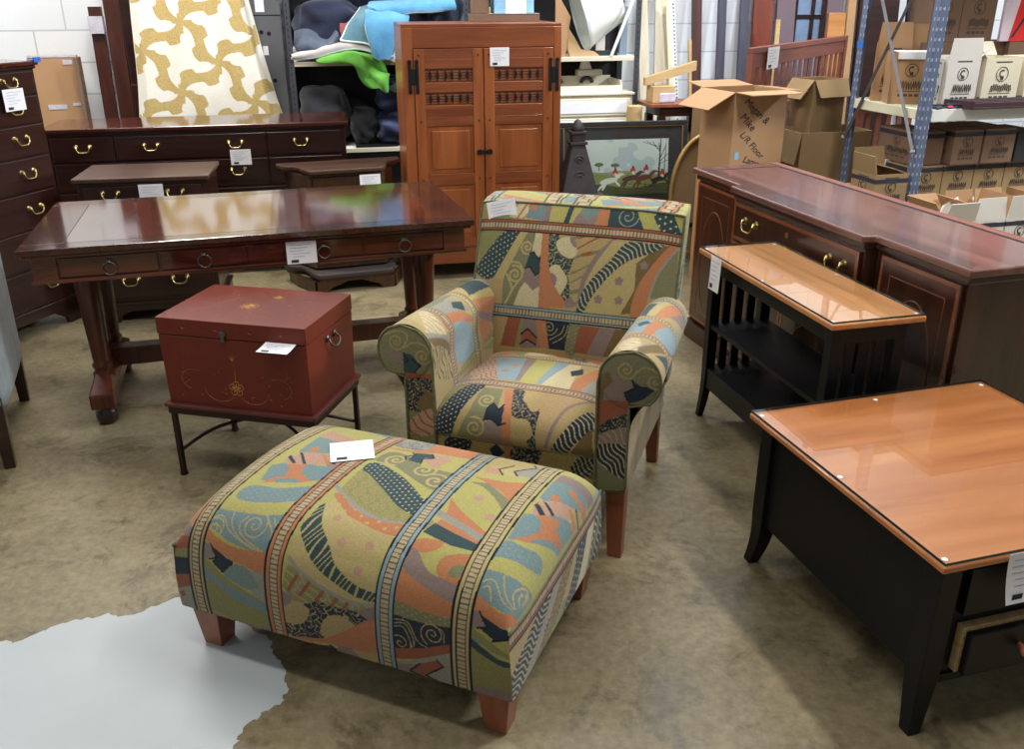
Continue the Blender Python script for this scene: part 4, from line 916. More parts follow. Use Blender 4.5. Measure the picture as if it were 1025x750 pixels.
BACKS = [
 ('poly','olive',[(-0.376,0.527),(-0.272,0.55),(-0.2,0.6),(-0.187,0.542)]),
 ('poly','cream',[(-0.259,0.545),(-0.226,0.6),(-0.19,0.597),(-0.187,0.542)]),
 ('poly','blue',[(-0.195,0.545),(-0.193,0.592),(-0.124,0.6),(-0.114,0.534),(-0.157,0.542)]),
 ('poly','mauve',[(-0.119,0.534),(-0.126,0.6),(-0.098,0.6),(-0.101,0.532)]),
 ('poly','lime',[(-0.101,0.532),(-0.101,0.6),(-0.027,0.6),(-0.045,0.534)]),
 ('poly','teal',[(-0.047,0.534),(-0.035,0.6),(-0.017,0.597),(-0.027,0.532)]),
 ('poly','lime',[(-0.027,0.532),(-0.014,0.595),(0.009,0.595),(-0.001,0.534)]),
 ('poly','mauve',[(-0.014,0.534),(-0.001,0.566),(0.022,0.592),(0.08,0.597),(0.07,0.534)]),
 ('poly','orange',[(0.073,0.534),(0.073,0.597),(0.118,0.6),(0.116,0.532)]),
 ('poly','teal',[(0.116,0.532),(0.116,0.6),(0.21,0.6),(0.22,0.529)]),
 ('disc','orange',[(-0.172,0.592)],0.018),
 ('squig',('blue','olive'),[(0.009,0.584),(0.037,0.6),(0.08,0.587),(0.037,0.553)],0.014),
 ('hatch',('cream','orange'),[(-0.246,0.545),(-0.218,0.597),(-0.193,0.595),(-0.195,0.548)],(0.02,-0.6)),
 ('poly','teal',[(0.118,0.532),(0.118,0.595),(0.218,0.6),(0.253,0.527)]),
 ('poly','lime',[(0.215,0.6),(0.274,0.6),(0.32,0.529),(0.251,0.527)]),
 ('dots',('teal','cream'),[(0.274,0.6),(0.348,0.6),(0.381,0.537),(0.317,0.529)],0.022),
 ('poly','lime',[(0.345,0.6),(0.386,0.6),(0.386,0.542),(0.378,0.54)]),
 ('spiral','grey',(0.185,0.574,0.04,2,0,44,1),0.0018),
 ('poly','olive',[(-0.376,0.521),(-0.264,0.503),(-0.361,0.356)]),
 ('dots',('teal','cream'),[(-0.259,0.5),(-0.203,0.493),(-0.289,0.322),(-0.363,0.328),(-0.363,0.369)],0.0165),
 ('poly','gold',[(-0.205,0.493),(-0.177,0.49),(-0.251,0.314),(-0.289,0.322)]),
 ('poly','green',[(-0.177,0.49),(-0.142,0.49),(-0.147,0.422),(-0.172,0.362),(-0.18,0.291),(-0.2,0.22),(-0.246,0.215),(-0.251,0.317)]),
 ('spiral','gold',(-0.17,0.438,0.026,1.8,0,44,1),0.0035),
 ('spiral','gold',(-0.205,0.335,0.034,2,2,44,1),0.0035),
 ('cline','gold',[(-0.236,0.38),(-0.193,0.377),(-0.175,0.338),(-0.203,0.291),(-0.228,0.241)],0.0035),
 ('cline','gold',[(-0.238,0.333),(-0.213,0.283),(-0.233,0.228)],0.004),
 ('poly','cream',[(-0.144,0.493),(-0.116,0.49),(-0.111,0.417),(-0.126,0.409),(-0.149,0.427)]),
 ('poly','teal',[(-0.157,0.411),(-0.142,0.422),(-0.124,0.401),(-0.111,0.411),(-0.103,0.351),(-0.126,0.338),(-0.147,0.364),(-0.17,0.362)]),
 ('poly','mauve',[(-0.17,0.359),(-0.147,0.364),(-0.126,0.338),(-0.103,0.351),(-0.096,0.288),(-0.121,0.267),(-0.149,0.304),(-0.18,0.291)]),
 ('line','black',[(-0.157,0.414),(-0.142,0.422),(-0.121,0.398),(-0.111,0.411)],0.0025),
 ('line','black',[(-0.17,0.362),(-0.149,0.367),(-0.126,0.338),(-0.103,0.356)],0.0025),
 ('poly','cream',[(-0.2,0.22),(-0.182,0.28),(-0.164,0.312),(-0.129,0.283),(-0.098,0.309),(-0.093,0.217)]),
 ('squig',('teal','gold'),[(-0.096,0.493),(-0.052,0.49),(-0.055,0.453),(-0.027,0.419),(0.014,0.411),(0.001,0.354),(0.019,0.241),(-0.004,0.252),(-0.032,0.275),(-0.075,0.346)],0.017),
 ('curve','cream',[(-0.057,0.472),(-0.012,0.485),(0.024,0.448),(0.006,0.411),(-0.032,0.419),(-0.057,0.445)]),
 ('curve','cream',[(-0.075,0.364),(-0.045,0.383),(-0.004,0.335),(-0.022,0.28),(-0.047,0.304)]),
 ('curve','mauve',[(-0.012,0.485),(0.027,0.485),(0.022,0.451),(0.001,0.456)]),
 ('curve','mauve',[(-0.07,0.348),(-0.052,0.348),(-0.042,0.328),(-0.052,0.304)]),
 ('poly','orange',[(-0.119,0.49),(-0.093,0.49),(-0.083,0.393),(-0.055,0.314),(0.014,0.236),(-0.101,0.223)]),
 ('hatch',('tan','green'),[(0.011,0.49),(0.146,0.487),(0.093,0.414),(0.057,0.325),(0.05,0.244),(0.019,0.241),(0.009,0.333),(0.009,0.401),(0.024,0.448)],(0.036,-1.1)),
 ('hatch',('tan','rust'),[(0.024,0.49),(0.106,0.485),(0.078,0.44),(0.06,0.409),(0.019,0.445)],(0.036,-1.1)),
 ('poly','mauve',[(-0.006,0.257),(0.016,0.275),(0.045,0.244),(0.004,0.233)]),
 ('cline','mauve',[(0.152,0.49),(0.093,0.417),(0.057,0.33),(0.052,0.244)],0.009),
 ('poly','gold',[(0.146,0.487),(0.223,0.487),(0.149,0.43),(0.09,0.356),(0.047,0.257),(0.057,0.257),(0.065,0.325),(0.101,0.414)]),
 ('poly','gold',[(0.157,0.377),(0.246,0.443),(0.299,0.466),(0.261,0.398),(0.243,0.233),(0.06,0.215),(0.093,0.28)]),
 ('poly','brown',[(0.317,0.485),(0.383,0.493),(0.307,0.393),(0.261,0.32),(0.248,0.236),(0.203,0.231),(0.243,0.32),(0.238,0.414)]),
 ('hatch',('teal','cream'),[(0.195,0.482),(0.274,0.487),(0.327,0.487),(0.279,0.451),(0.203,0.414),(0.144,0.354),(0.093,0.28),(0.067,0.217),(0.045,0.215),(0.052,0.278),(0.085,0.343),(0.146,0.417)],(0.017,0.75)),
 ('disc','mauve',[(0.185,0.346),(0.118,0.275),(0.192,0.278),(0.266,0.409)],0.0145),
 ('curve','orange',[(0.345,0.487),(0.378,0.498),(0.361,0.448),(0.32,0.385),(0.294,0.314),(0.282,0.233),(0.238,0.228),(0.248,0.32),(0.284,0.396)]),
 ('poly','green',[(0.376,0.487),(0.386,0.309),(0.292,0.296),(0.31,0.367)]),
 ('cline','grey',[(0.376,0.487),(0.327,0.409),(0.307,0.354),(0.297,0.301)],0.004),
 ('poly','rust',[(-0.238,0.073),(-0.215,0.183),(-0.164,0.181),(-0.182,0.073)]),
 ('poly','olive',[(-0.182,0.073),(-0.164,0.181),(-0.149,0.181),(-0.162,0.076)]),
 ('poly','mauve',[(-0.154,0.183),(-0.106,0.181),(-0.083,0.079),(-0.162,0.071)]),
 ('poly','rust',[(-0.159,0.123),(-0.134,0.144),(-0.098,0.115),(-0.098,0.089),(-0.134,0.105),(-0.159,0.086)]),
 ('poly','orange',[(-0.106,0.181),(-0.068,0.181),(-0.045,0.079),(-0.083,0.079)]),
 ('poly','navy',[(-0.068,0.181),(0.029,0.178),(0.016,0.079),(-0.047,0.079)]),
 ('dots',('green','tan'),[(0.027,0.178),(0.065,0.176),(0.052,0.076),(0.014,0.079)],0.014),
 ('poly','rust',[(0.062,0.176),(0.136,0.178),(0.095,0.076),(0.045,0.076)]),
 ('poly','mauve',[(0.134,0.176),(0.195,0.176),(0.154,0.073),(0.093,0.076)]),
 ('poly','brown',[(0.192,0.176),(0.259,0.183),(0.21,0.084),(0.154,0.073)]),
 ('line','black',[(-0.159,0.123),(-0.134,0.144),(-0.098,0.115)],0.003),
 ('line','black',[(-0.159,0.086),(-0.134,0.105),(-0.101,0.089)],0.003),
 ('spiral','tan',(-0.052,0.157,0.03,2,0,44,1),0.0016),
 ('cline','tan',[(-0.047,0.113),(-0.006,0.141),(0.004,0.17)],0.0016),
 ('cline','tan',[(-0.035,0.102),(0.006,0.131),(0.019,0.173)],0.0016),
 ('band','rust',[(-0.6,0.514),(0.6,0.514)],0.023),
 ('band','sky',[(-0.6,0.202),(0.6,0.202)],0.023),
]
SEATS = [
 ('poly','orange',[(-0.268,0.553),(-0.209,0.695),(-0.15,0.636),(-0.219,0.613)]),
 ('poly','olive',[(-0.209,0.695),(-0.132,0.695),(-0.132,0.631),(-0.153,0.623)]),
 ('poly','cream',[(-0.127,0.616),(-0.114,0.695),(-0.029,0.646)]),
 ('poly','rust',[(-0.053,0.695),(0.009,0.695),(0.047,0.641),(0.004,0.636)]),
 ('squig',('navy','tan'),[(0.014,0.695),(0.099,0.695),(0.112,0.623),(0.04,0.641)],0.017),
 ('poly','rust',[(0.106,0.641),(0.099,0.695),(0.171,0.695),(0.165,0.616)]),
 ('poly','mauve',[(-0.268,0.307),(-0.268,0.434),(-0.209,0.369),(-0.219,0.309)]),
 ('hatch',('pink','brown'),[(-0.268,0.419),(-0.268,0.586),(-0.214,0.603),(-0.122,0.324),(-0.201,0.329)],(0.018,0.7)),
 ('poly','sky',[(-0.232,0.616),(-0.101,0.588),(-0.06,0.324),(-0.122,0.324)]),
 ('poly','mauve',[(-0.104,0.591),(-0.06,0.586),(-0.045,0.322),(-0.06,0.322)]),
 ('poly','lime',[(-0.065,0.588),(0.017,0.576),(0.024,0.366),(0.014,0.312),(-0.045,0.319)]),
 ('poly','sky',[(0.014,0.573),(0.06,0.578),(0.037,0.329),(0.012,0.312)]),
 ('poly','cream',[(0.06,0.566),(0.104,0.566),(0.13,0.312),(0.032,0.319)]),
 ('poly','grey',[(0.171,0.563),(0.224,0.307),(0.158,0.309)]),
 ('poly','navy',[(0.086,0.486),(0.119,0.536),(0.135,0.471),(0.104,0.431)]),
 ('curve','orange',[(0.13,0.312),(0.132,0.434),(0.171,0.563),(0.188,0.474),(0.168,0.349),(0.16,0.304)]),
 ('poly','olive',[(-0.268,0.14),(-0.268,0.287),(-0.194,0.247),(-0.247,0.117)]),
 ('dots',('navy','cream'),[(-0.255,0.12),(-0.204,0.254),(-0.14,0.244),(-0.201,0.032),(-0.268,0.02)],0.0165),
 ('poly','tan',[(-0.14,0.244),(-0.122,0.244),(-0.176,0.027),(-0.201,0.032)]),
 ('poly','green',[(-0.14,0.242),(-0.073,0.244),(-0.06,0.152),(-0.088,0.097),(-0.124,0.01),(-0.183,0.025),(-0.147,0.122)]),
 ('poly','navy',[(-0.094,0.137),(-0.078,0.157),(-0.055,0.137),(-0.042,0.16),(-0.022,0.09),(-0.037,0.082),(-0.068,0.1),(-0.094,0.095)]),
 ('poly','mauve',[(-0.091,0.087),(-0.068,0.097),(-0.042,0.082),(-0.022,0.09),(-0.024,0.015),(-0.117,0.015)]),
 ('squig',('navy','tan'),[(-0.042,0.247),(-0.001,0.249),(0.014,0.187),(0.078,0.152),(0.086,0.0),(0.058,0.012),(0.045,0.102),(-0.004,0.122)],0.017),
 ('curve','tan',[(0.001,0.234),(0.063,0.224),(0.073,0.16),(0.045,0.152)]),
 ('curve','tan',[(0.004,0.11),(0.05,0.11),(0.071,0.067),(0.029,0.037),(0.012,0.077)]),
 ('hatch',('tan','pink'),[(0.058,0.237),(0.158,0.259),(0.14,0.132),(0.101,0.0),(0.083,0.005),(0.078,0.152)],(0.018,0.7)),
 ('hatch',('navy','cream'),[(0.132,0.027),(0.173,0.105),(0.232,0.204),(0.255,0.127),(0.204,0.057),(0.176,0.015)],(0.018,0.7)),
 ('poly','brown',[(0.191,0.022),(0.253,0.135),(0.265,0.0)]),
 ('poly','orange',[(-0.073,0.252),(-0.04,0.249),(-0.004,0.107),(0.004,0.007),(-0.027,0.012),(-0.037,0.14)]),
 ('disc','orange',[(-0.173,0.546),(-0.112,0.481),(-0.124,0.406)],0.013),
 ('line','black',[(-0.091,0.137),(-0.078,0.16),(-0.053,0.135),(-0.042,0.16)],0.003),
 ('line','black',[(-0.094,0.095),(-0.068,0.1),(-0.042,0.082),(-0.022,0.092)],0.003),
 ('spiral','gold',(-0.104,0.172,0.03,1.8,0,44,1),0.003),
 ('spiral','gold',(-0.122,0.065,0.036,2,2,44,1),0.003),
 ('cline','mauve',[(0.219,0.262),(0.163,0.194),(0.135,0.11),(0.114,0.032)],0.006),
 ('band','tan',[(-0.4,0.601),(0.4,0.601)],0.019),
 ('band','pink',[(-0.4,0.284),(0.4,0.284)],0.023),
]
RAILS = [
 ('dots',('navy','cream'),[(-0.238,0.321),(-0.214,0.362),(-0.149,0.362),(-0.16,0.314)],0.0165),
 ('poly','navy',[(-0.083,0.336),(-0.056,0.358),(-0.029,0.329),(-0.064,0.299)]),
 ('poly','orange',[(-0.029,0.362),(0.002,0.362),(-0.002,0.296),(-0.029,0.307)]),
 ('squig',('navy','tan'),[(0.002,0.362),(0.095,0.355),(0.079,0.296),(-0.002,0.303)],0.017),
 ('poly','tan',[(0.095,0.355),(0.145,0.358),(0.133,0.307),(0.079,0.296)]),
 ('hatch',('navy','cream'),[(0.187,0.299),(0.222,0.362),(0.288,0.355),(0.249,0.288)],(0.016,0.7)),
 ('poly','brown',[(0.249,0.288),(0.28,0.344),(0.357,0.358),(0.361,0.259),(0.303,0.255)]),
 ('poly','rust',[(-0.365,0.362),(-0.326,0.362),(-0.338,0.329),(-0.365,0.325)]),
]
ARMS_L = [
 ('poly','gold',[(0.08,0.505),(0.163,0.501),(0.127,0.43),(0.088,0.383),(0.008,0.366),(0.033,0.425)]),
 ('hatch',('cream','pink'),[(0.182,0.501),(0.135,0.413),(0.119,0.328),(0.008,0.366)],(0.022,0.1)),
 ('poly','grey',[(0.006,0.383),(0.122,0.333),(0.155,0.295),(0.0,0.354)]),
 ('curve','brown',[(0.0,0.354),(0.086,0.333),(0.16,0.274),(0.163,0.181),(0.102,0.248)]),
 ('hatch',('tan','teal'),[(0.014,0.324),(0.13,0.274),(0.163,0.168),(0.014,0.227)],(0.022,0.1)),
 ('poly','green',[(0.191,0.501),(0.337,0.501),(0.37,0.451),(0.166,0.438)]),
 ('poly','grey',[(0.191,0.455),(0.329,0.438),(0.356,0.354),(0.171,0.396)]),
 ('curve','orange',[(0.155,0.387),(0.282,0.375),(0.384,0.299),(0.26,0.337),(0.155,0.337)]),
 ('curve','sky',[(0.168,0.337),(0.284,0.333),(0.395,0.257),(0.417,0.202),(0.282,0.181),(0.199,0.206)]),
 ('poly','olive',[(0.423,0.206),(0.403,0.168),(0.218,0.147),(0.174,0.164)]),
 ('poly','teal',[(0.298,0.421),(0.348,0.4),(0.323,0.362),(0.268,0.396)]),
 ('poly','teal',[(0.503,0.493),(0.643,0.501),(0.608,0.387),(0.428,0.4)]),
 ('dots',('gold','olive'),[(0.431,0.4),(0.591,0.387),(0.588,0.345),(0.423,0.379)],0.012),
 ('poly','orange',[(0.42,0.383),(0.594,0.345),(0.657,0.24),(0.414,0.328)]),
 ('poly','mauve',[(0.409,0.333),(0.643,0.248),(0.657,0.168),(0.588,0.223),(0.431,0.299)]),
 ('curve','orange',[(0.439,0.282),(0.522,0.257),(0.541,0.206),(0.453,0.177)]),
 ('poly','olive',[(0.536,0.215),(0.627,0.173),(0.588,0.114),(0.42,0.173)]),
 ('poly','green',[(0.66,0.404),(0.66,0.341),(0.66,0.316),(0.641,0.404)]),
 ('band','pink',[(0.171,-0.2),(0.171,1.2)],0.021),
 ('band','gold',[(0.389,-0.2),(0.389,1.2)],0.021),
 ('band','sky',[(0.627,-0.2),(0.627,1.2)],0.021),
]
ARMS_R = [
 ('poly','gold',[(0.0,0.35),(0.182,0.35),(0.116,0.442),(0.03,0.472),(0.03,0.375)]),
 ('hatch',('cream','pink'),[(0.091,0.387),(0.116,0.446),(0.03,0.472),(0.0,0.425)],(0.022,0.1)),
 ('poly','grey',[(0.003,0.446),(0.094,0.484),(0.135,0.552),(0.099,0.514)]),
 ('curve','brown',[(0.022,0.467),(0.099,0.497),(0.58,0.754),(0.033,0.505)]),
 ('poly','teal',[(0.041,0.518),(0.174,0.585),(0.094,0.615)]),
 ('poly','sky',[(0.232,0.362),(0.345,0.396),(0.326,0.455),(0.168,0.459)]),
 ('poly','teal',[(0.293,0.408),(0.309,0.442),(0.284,0.459),(0.246,0.425)]),
 ('curve','orange',[(0.166,0.451),(0.295,0.459),(0.378,0.514),(0.334,0.522),(0.188,0.484)]),
 ('curve','sky',[(0.191,0.489),(0.307,0.51),(0.409,0.573),(0.376,0.623),(0.193,0.573)]),
 ('poly','teal',[(0.45,0.362),(0.569,0.392),(0.525,0.446),(0.359,0.434)]),
 ('dots',('gold','olive'),[(0.373,0.425),(0.519,0.434),(0.563,0.48),(0.434,0.472)],0.012),
 ('curve','orange',[(0.365,0.459),(0.533,0.48),(0.613,0.556),(0.583,0.569),(0.406,0.501)]),
 ('poly','mauve',[(0.411,0.501),(0.596,0.564),(0.654,0.623),(0.481,0.585)]),
 ('band','pink',[(0.149,-0.2),(0.149,1.2)],0.021),
 ('band','gold',[(0.348,-0.2),(0.348,1.2)],0.021),
 ('band','sky',[(0.594,-0.2),(0.594,1.2)],0.021),
]
PANL = [
 ('poly','mauve',[(-0.448,0.643),(-0.416,0.649),(-0.358,0.627),(-0.363,0.605),(-0.398,0.608)]),
 ('poly','teal',[(-0.365,0.64),(-0.336,0.636),(-0.305,0.605),(-0.327,0.582),(-0.323,0.563),(-0.366,0.557)]),
 ('line','black',[(-0.363,0.64),(-0.348,0.614),(-0.36,0.605)],0.0025),
 ('line','black',[(-0.333,0.62),(-0.307,0.601),(-0.326,0.579),(-0.324,0.566)],0.0025),
 ('spiral','tan',(-0.387,0.674,0.03,2,0,44,1),0.0022),
 ('spiral','tan',(-0.299,0.633,0.032,2,1,44,1),0.0022),
 ('cline','tan',[(-0.434,0.687),(-0.388,0.709),(-0.349,0.7),(-0.36,0.655)],0.0022),
 ('cline','tan',[(-0.36,0.655),(-0.327,0.678),(-0.29,0.668),(-0.275,0.636)],0.0022),
 ('poly','rust',[(-0.358,0.57),(-0.268,0.573),(-0.268,0.547),(-0.365,0.541)]),
 ('squig',('navy','tan'),[(-0.365,0.538),(-0.268,0.547),(-0.268,0.449),(-0.366,0.439)],0.014),
 ('curve','brown',[(-0.329,0.455),(-0.301,0.503),(-0.271,0.506),(-0.275,0.449),(-0.305,0.439)]),
 ('hatch',('pink','rust'),[(-0.366,0.392),(-0.272,0.452),(-0.268,0.363),(-0.366,0.347)],(0.03,0.9)),
]
PANR = [
 ('poly','brown',[(0.272,0.643),(0.299,0.662),(0.317,0.636),(0.292,0.601),(0.311,0.554),(0.268,0.547)]),
 ('poly','mauve',[(0.305,0.649),(0.336,0.652),(0.344,0.63),(0.368,0.643),(0.379,0.63),(0.352,0.601),(0.36,0.56),(0.284,0.544),(0.289,0.601),(0.317,0.633)]),
 ('poly','navy',[(0.373,0.643),(0.397,0.63),(0.444,0.624),(0.408,0.585),(0.359,0.563),(0.352,0.601),(0.382,0.62)]),
 ('line','black',[(0.373,0.643),(0.382,0.62),(0.352,0.601),(0.361,0.576)],0.003),
 ('spiral','tan',(0.353,0.674,0.03,2,0,44,1),0.0022),
 ('spiral','tan',(0.44,0.646,0.03,2,1,44,1),0.0022),
 ('cline','tan',[(0.371,0.649),(0.4,0.684),(0.433,0.681),(0.453,0.659)],0.0022),
 ('poly','rust',[(0.268,0.56),(0.364,0.576),(0.362,0.528),(0.308,0.5),(0.268,0.468)]),
 ('squig',('navy','tan'),[(0.268,0.462),(0.308,0.503),(0.365,0.528),(0.366,0.484),(0.268,0.446)],0.014),
 ('hatch',('mauve','tan'),[(0.268,0.442),(0.366,0.484),(0.366,0.42),(0.268,0.411)],(0.02,0.6)),
 ('hatch',('navy','cream'),[(0.268,0.408),(0.366,0.417),(0.366,0.306),(0.268,0.36)],(0.016,0.6)),
]
TAGO = (0.267, 0.485, 0.465, 34)
TAGC = (-0.3, 0.728, 0.978, 0)
def tap(name, t, parent, shapes, base='tan', uvf=None, **k):
    P, U, V = t[0], t[1], t[2]
    if uvf: U, V = uvf(U, V)
    return grid_obj(name, np.array(P), 'tapestry', parent, paint(U, V, base, shapes), **k)
M['piping'] = plain('dark_green_piping', (92, 92, 62), .9, 0, .3, 60)
M['tapback'] = plain('olive_tapestry_ground', (132, 118, 82), .95, 0, .3, 14)
OT = thing('ottoman', 'large rectangular patterned tapestry ottoman with white tag in the foreground', 'ottoman', (OTT[0], OTT[1], 0), OTT[2])
tap('upholstery', ott_sheet(), OT, OTTS, 'lime')
sidef = lambda U, V: (U*.9+.05, V*1.0)
tap('side_panel', ott_side(1), OT, OSIDE, 'tan')
tap('side_panel', ott_side(0), OT, OSIDE, 'tan')
MB().box(.01, OW-.01, .01, OD-.01, .135, .145).build('base_board', 'tapback', OT)
for sx in (0, 1):
    P, _, _ = ott_side(sx); e = [tuple(p) for p in P[-1][::6]]; MB().tube(e, .0042, 6).build('piping', 'piping', OT, smooth=True)
def ott_leg(x, y, fx, fy):
    w, v = .088, .058; dx, dy = .004*fx, .004*fy
    x0 = x if fx < 0 else x-w; y0 = y if fy < 0 else y-w
    a = (x0+(w-v)*.55 if fx > 0 else x0+(w-v)*.45-.0, 0, 0, 0)
    bx0 = x0+(w-v)*.5; by0 = y0+(w-v)*.5
    MB().frus((bx0, bx0+v, by0, by0+v), (x0, x0+w, y0, y0+w), 0, .142).build('leg', 'legred', OT, .003)
for x, fx in ((.015, -1), (OW-.015, 1)):
    for y, fy in ((.015, -1), (OD-.015, 1)): ott_leg(x, y, fx, fy)
tm = T(*TAGO)@Matrix.Rotation(R(-91), 4, 'X')
price_tag(OT, tm, .125, .13, .004)
# armchair
AC = thing('armchair', 'rolled-arm tapestry armchair with white tag on its back behind the ottoman', 'armchair', (CHR[0], CHR[1], 0), CHR[2])
bk = tap('backrest', back_front(), AC, BACKS, 'tan')
bb, bs, bv = back_boxing(); tap('back_boxing', (bb, bs, bv), AC, OTTS, 'lime', lambda U, V: (.06+(U*.80+.1) % .86, .42+V*1.5))
F, _, _ = back_front(); o_ = np.array([0, .135, .016])
grid_obj('back_rear', np.array(F[:, ::-1]*1.0+o_), 'tapback', AC)
MB().tube([tuple(p) for p in np.concatenate([F[:, 0][::8], F[-1][::8], F[::-8, -1]])], .005, 6).build('piping', 'piping', AC, smooth=True)
tap('seat_cushion', seat_top(), AC, SEATS, 'tan')
tap('front_rail', rail_front(), AC, RAILS, 'tan')
P, _, _ = rail_front(); MB().tube([tuple(p) for p in P[-1][::5]], .0045, 6).tube([tuple(p) for p in P[0][::5]], .0045, 6).build('piping', 'piping', AC, smooth=True)
for sx in (-1, 1):
    A, U, V = arm_shell(sx)
    if sx > 0: A = A[:, ::-1]; U = U[:, ::-1]; V = V[:, ::-1]
    ar = tap('armrest', (A, U, V), AC, ARMS_R if sx > 0 else ARMS_L, 'tan')
    P, X, Z, lo, hi, zz = arm_panel(sx); 
    tap('arm_front', (P if sx > 0 else P[:, ::-1], X if sx > 0 else X[:, ::-1], Z if sx > 0 else Z[:, ::-1]), AC, PANR if sx > 0 else PANL, 'green')
    out = [(sx*l, -.012, z) for l, z in zip(lo, zz)][::5] + [(sx*h, -.012, z) for h, z in zip(hi, zz)][::-5]
    MB().tube(out, .0048, 6, closed=True).build('piping', 'piping', AC, smooth=True)
MB().box(-.363, .363, .0, .70, .248, .258).build('base_board', 'tapback', AC)
MB().box(-.36, .36, .62, .70, .255, .60).build('rear_panel', 'tapback', AC, .01)
MB().box(-.27, .27, .02, .62, .255, .40).build('seat_deck', 'tapback', AC)
for sx in (-1, 1):
    cx, cz, r = .364, .637, .092
    arc = [(sx*(.30+((cx+r*math.cos(a))-.30)*.84), cz-.035+r*math.sin(a)*.9) for a in np.linspace(0, 6.283, 20, endpoint=False)]
    MB().prism(arc, .655, .662, 'xz').build('arm_rear_cap', 'tapback', AC)
def taper(par, x, y, w, v, h, dx=0, dy=0, mat='legred'):
    MB().frus((x-v/2+dx, x+v/2+dx, y-v/2+dy, y+v/2+dy), (x-w/2, x+w/2, y-w/2, y+w/2), 0, h).build('leg', mat, par, .003)
for sx in (-1, 1):
    taper(AC, sx*.332, .035, .062, .046, .256, sx*.004, 0)
    taper(AC, sx*.325, .665, .058, .040, .256, sx*.004, .045, 'drk' if False else 'legred')
price_tag(AC, T(*TAGC)@Matrix.Rotation(R(-14), 4, 'Y')@Matrix.Rotation(R(-12), 4, 'X'), .115, .085, .0)
# ------------------------------------------------------------------ case furniture on the left and behind
def bracket_base(par, L, D, z1, mat, over=.012):
    """moulded base with bracket feet and an arched cut-out"""
    b = MB()
    arc = [(-over, 0), (.10, 0), (.115, .035), (.15, .055), (.19, z1*.62), (L-.19, z1*.62), (L-.15, .055), (L-.115, .035), (L-.10, 0), (L+over, 0), (L+over, z1), (-over, z1)]
    b.prism(arc, -over, .012, 'xz'); b.prism(arc, D-.012, D+over, 'xz')
    s = [(-over, 0), (.09, 0), (.11, .04), (.15, z1*.62), (D-.15, z1*.62), (D-.11, .04), (D-.09, 0), (D+over, 0), (D+over, z1), (-over, z1)]
    b.prism(s, -over, .010, 'yz'); b.prism(s, L-.010, L+over, 'yz')
    b.build('bracket_base', mat, par, .002)
    MB().box(-over-.008, L+over+.008, -over-.008, D+over, z1-.004, z1+.014).build('base_moulding', mat, par, .005)
def chest(name, label, cat, loc, rz, L, D, H, base, rows, topmat='drktop', mat='drk', pulls=None, over=.022):
    o = thing(name, label, cat, loc, rz)
    MB().box(-over, L+over, -over, D+.005, H-.024, H).build('top', topmat, o, .006, seg=3)
    MB().box(-over*.5, L+over*.5, -over*.5, D, H-.040, H-.024).build('top_moulding', mat, o, .005)
    MB().box(0, L, 0, D, base, H-.040).build('carcass', mat, o, .002)
    bracket_base(o, L, D, base, mat)
    for z0, z1, xs in rows:
        for x0, x1, ps in xs:
            d = MB().box(x0, x1, -.010, .01, z0, z1).build('drawer', mat, o, .003)
            for p in ps: bail_pull(d, p, -.010, (z0+z1)/2+.018, 1.15)
    return o
# tall chest of drawers at far left
TL = .95
rz_ = [(1.225, 1.335), (1.085, 1.215), (.925, 1.075), (.75, .915), (.56, .74), (.36, .55), (.15, .35)]
TC = chest('chest_of_drawers', 'tall dark mahogany chest of drawers with a white tag at the left edge', 'chest of drawers', (-2.745, 3.96, 0), 72, TL, .50, 1.385, .135,
      [(a, b_, [(.02, TL-.02, (.18, TL-.18))]) for a, b_ in rz_])
price_tag(TC, T(TL-.19, -.034, 1.262, 0), .13, .105)
b = MB(); b.box(TL-.012, TL+.032, -.03, -.0235, 1.375, 1.40); b.box(TL-.012, TL+.032, -.03, .02, 1.3856, 1.388); b.build('tape', 'blue_tape', TC)
# long dresser against the wall
DL = 1.78
DR = chest('dresser', 'long low dark mahogany dresser under the yellow and white quilt', 'dresser', (-2.80, 5.52, 0), 12, DL, .50, .95, .12,
      [(.755, .895, [(.03, .385, (.21,)), (.395, 1.285, (.60, 1.10)), (1.295, DL-.03, (1.50,))]),
       (.575, .740, [(.03, .385, (.21,)), (.395, 1.285, (.60, 1.10)), (1.295, DL-.03, (1.50,))]),
       (.365, .560, [(.03, .885, (.25, .66)), (.895, DL-.03, (1.10, 1.50))]), (.15, .350, [(.03, .885, (.25, .66)), (.895, DL-.03, (1.10, 1.50))])])
price_tag(DR, T(1.125, -.034, .800, 0), .125, .095)
# bachelor's chest in front of it
SC = chest('bachelor_chest', 'small dark mahogany chest of drawers squeezed between dresser and library table', 'chest of drawers', (-2.29, 4.755, 0), 10, .655, .43, .80, .10,
      [(.655, .755, [(.025, .63, (.16, .49))]), (.50, .640, [(.025, .63, (.16, .49))]), (.33, .485, [(.025, .63, (.16, .49))]), (.14, .315, [(.025, .63, (.19, .45))])], topmat='walnut_top')
price_tag(SC, T(.375, -.034, .765, 0), .125, .10)
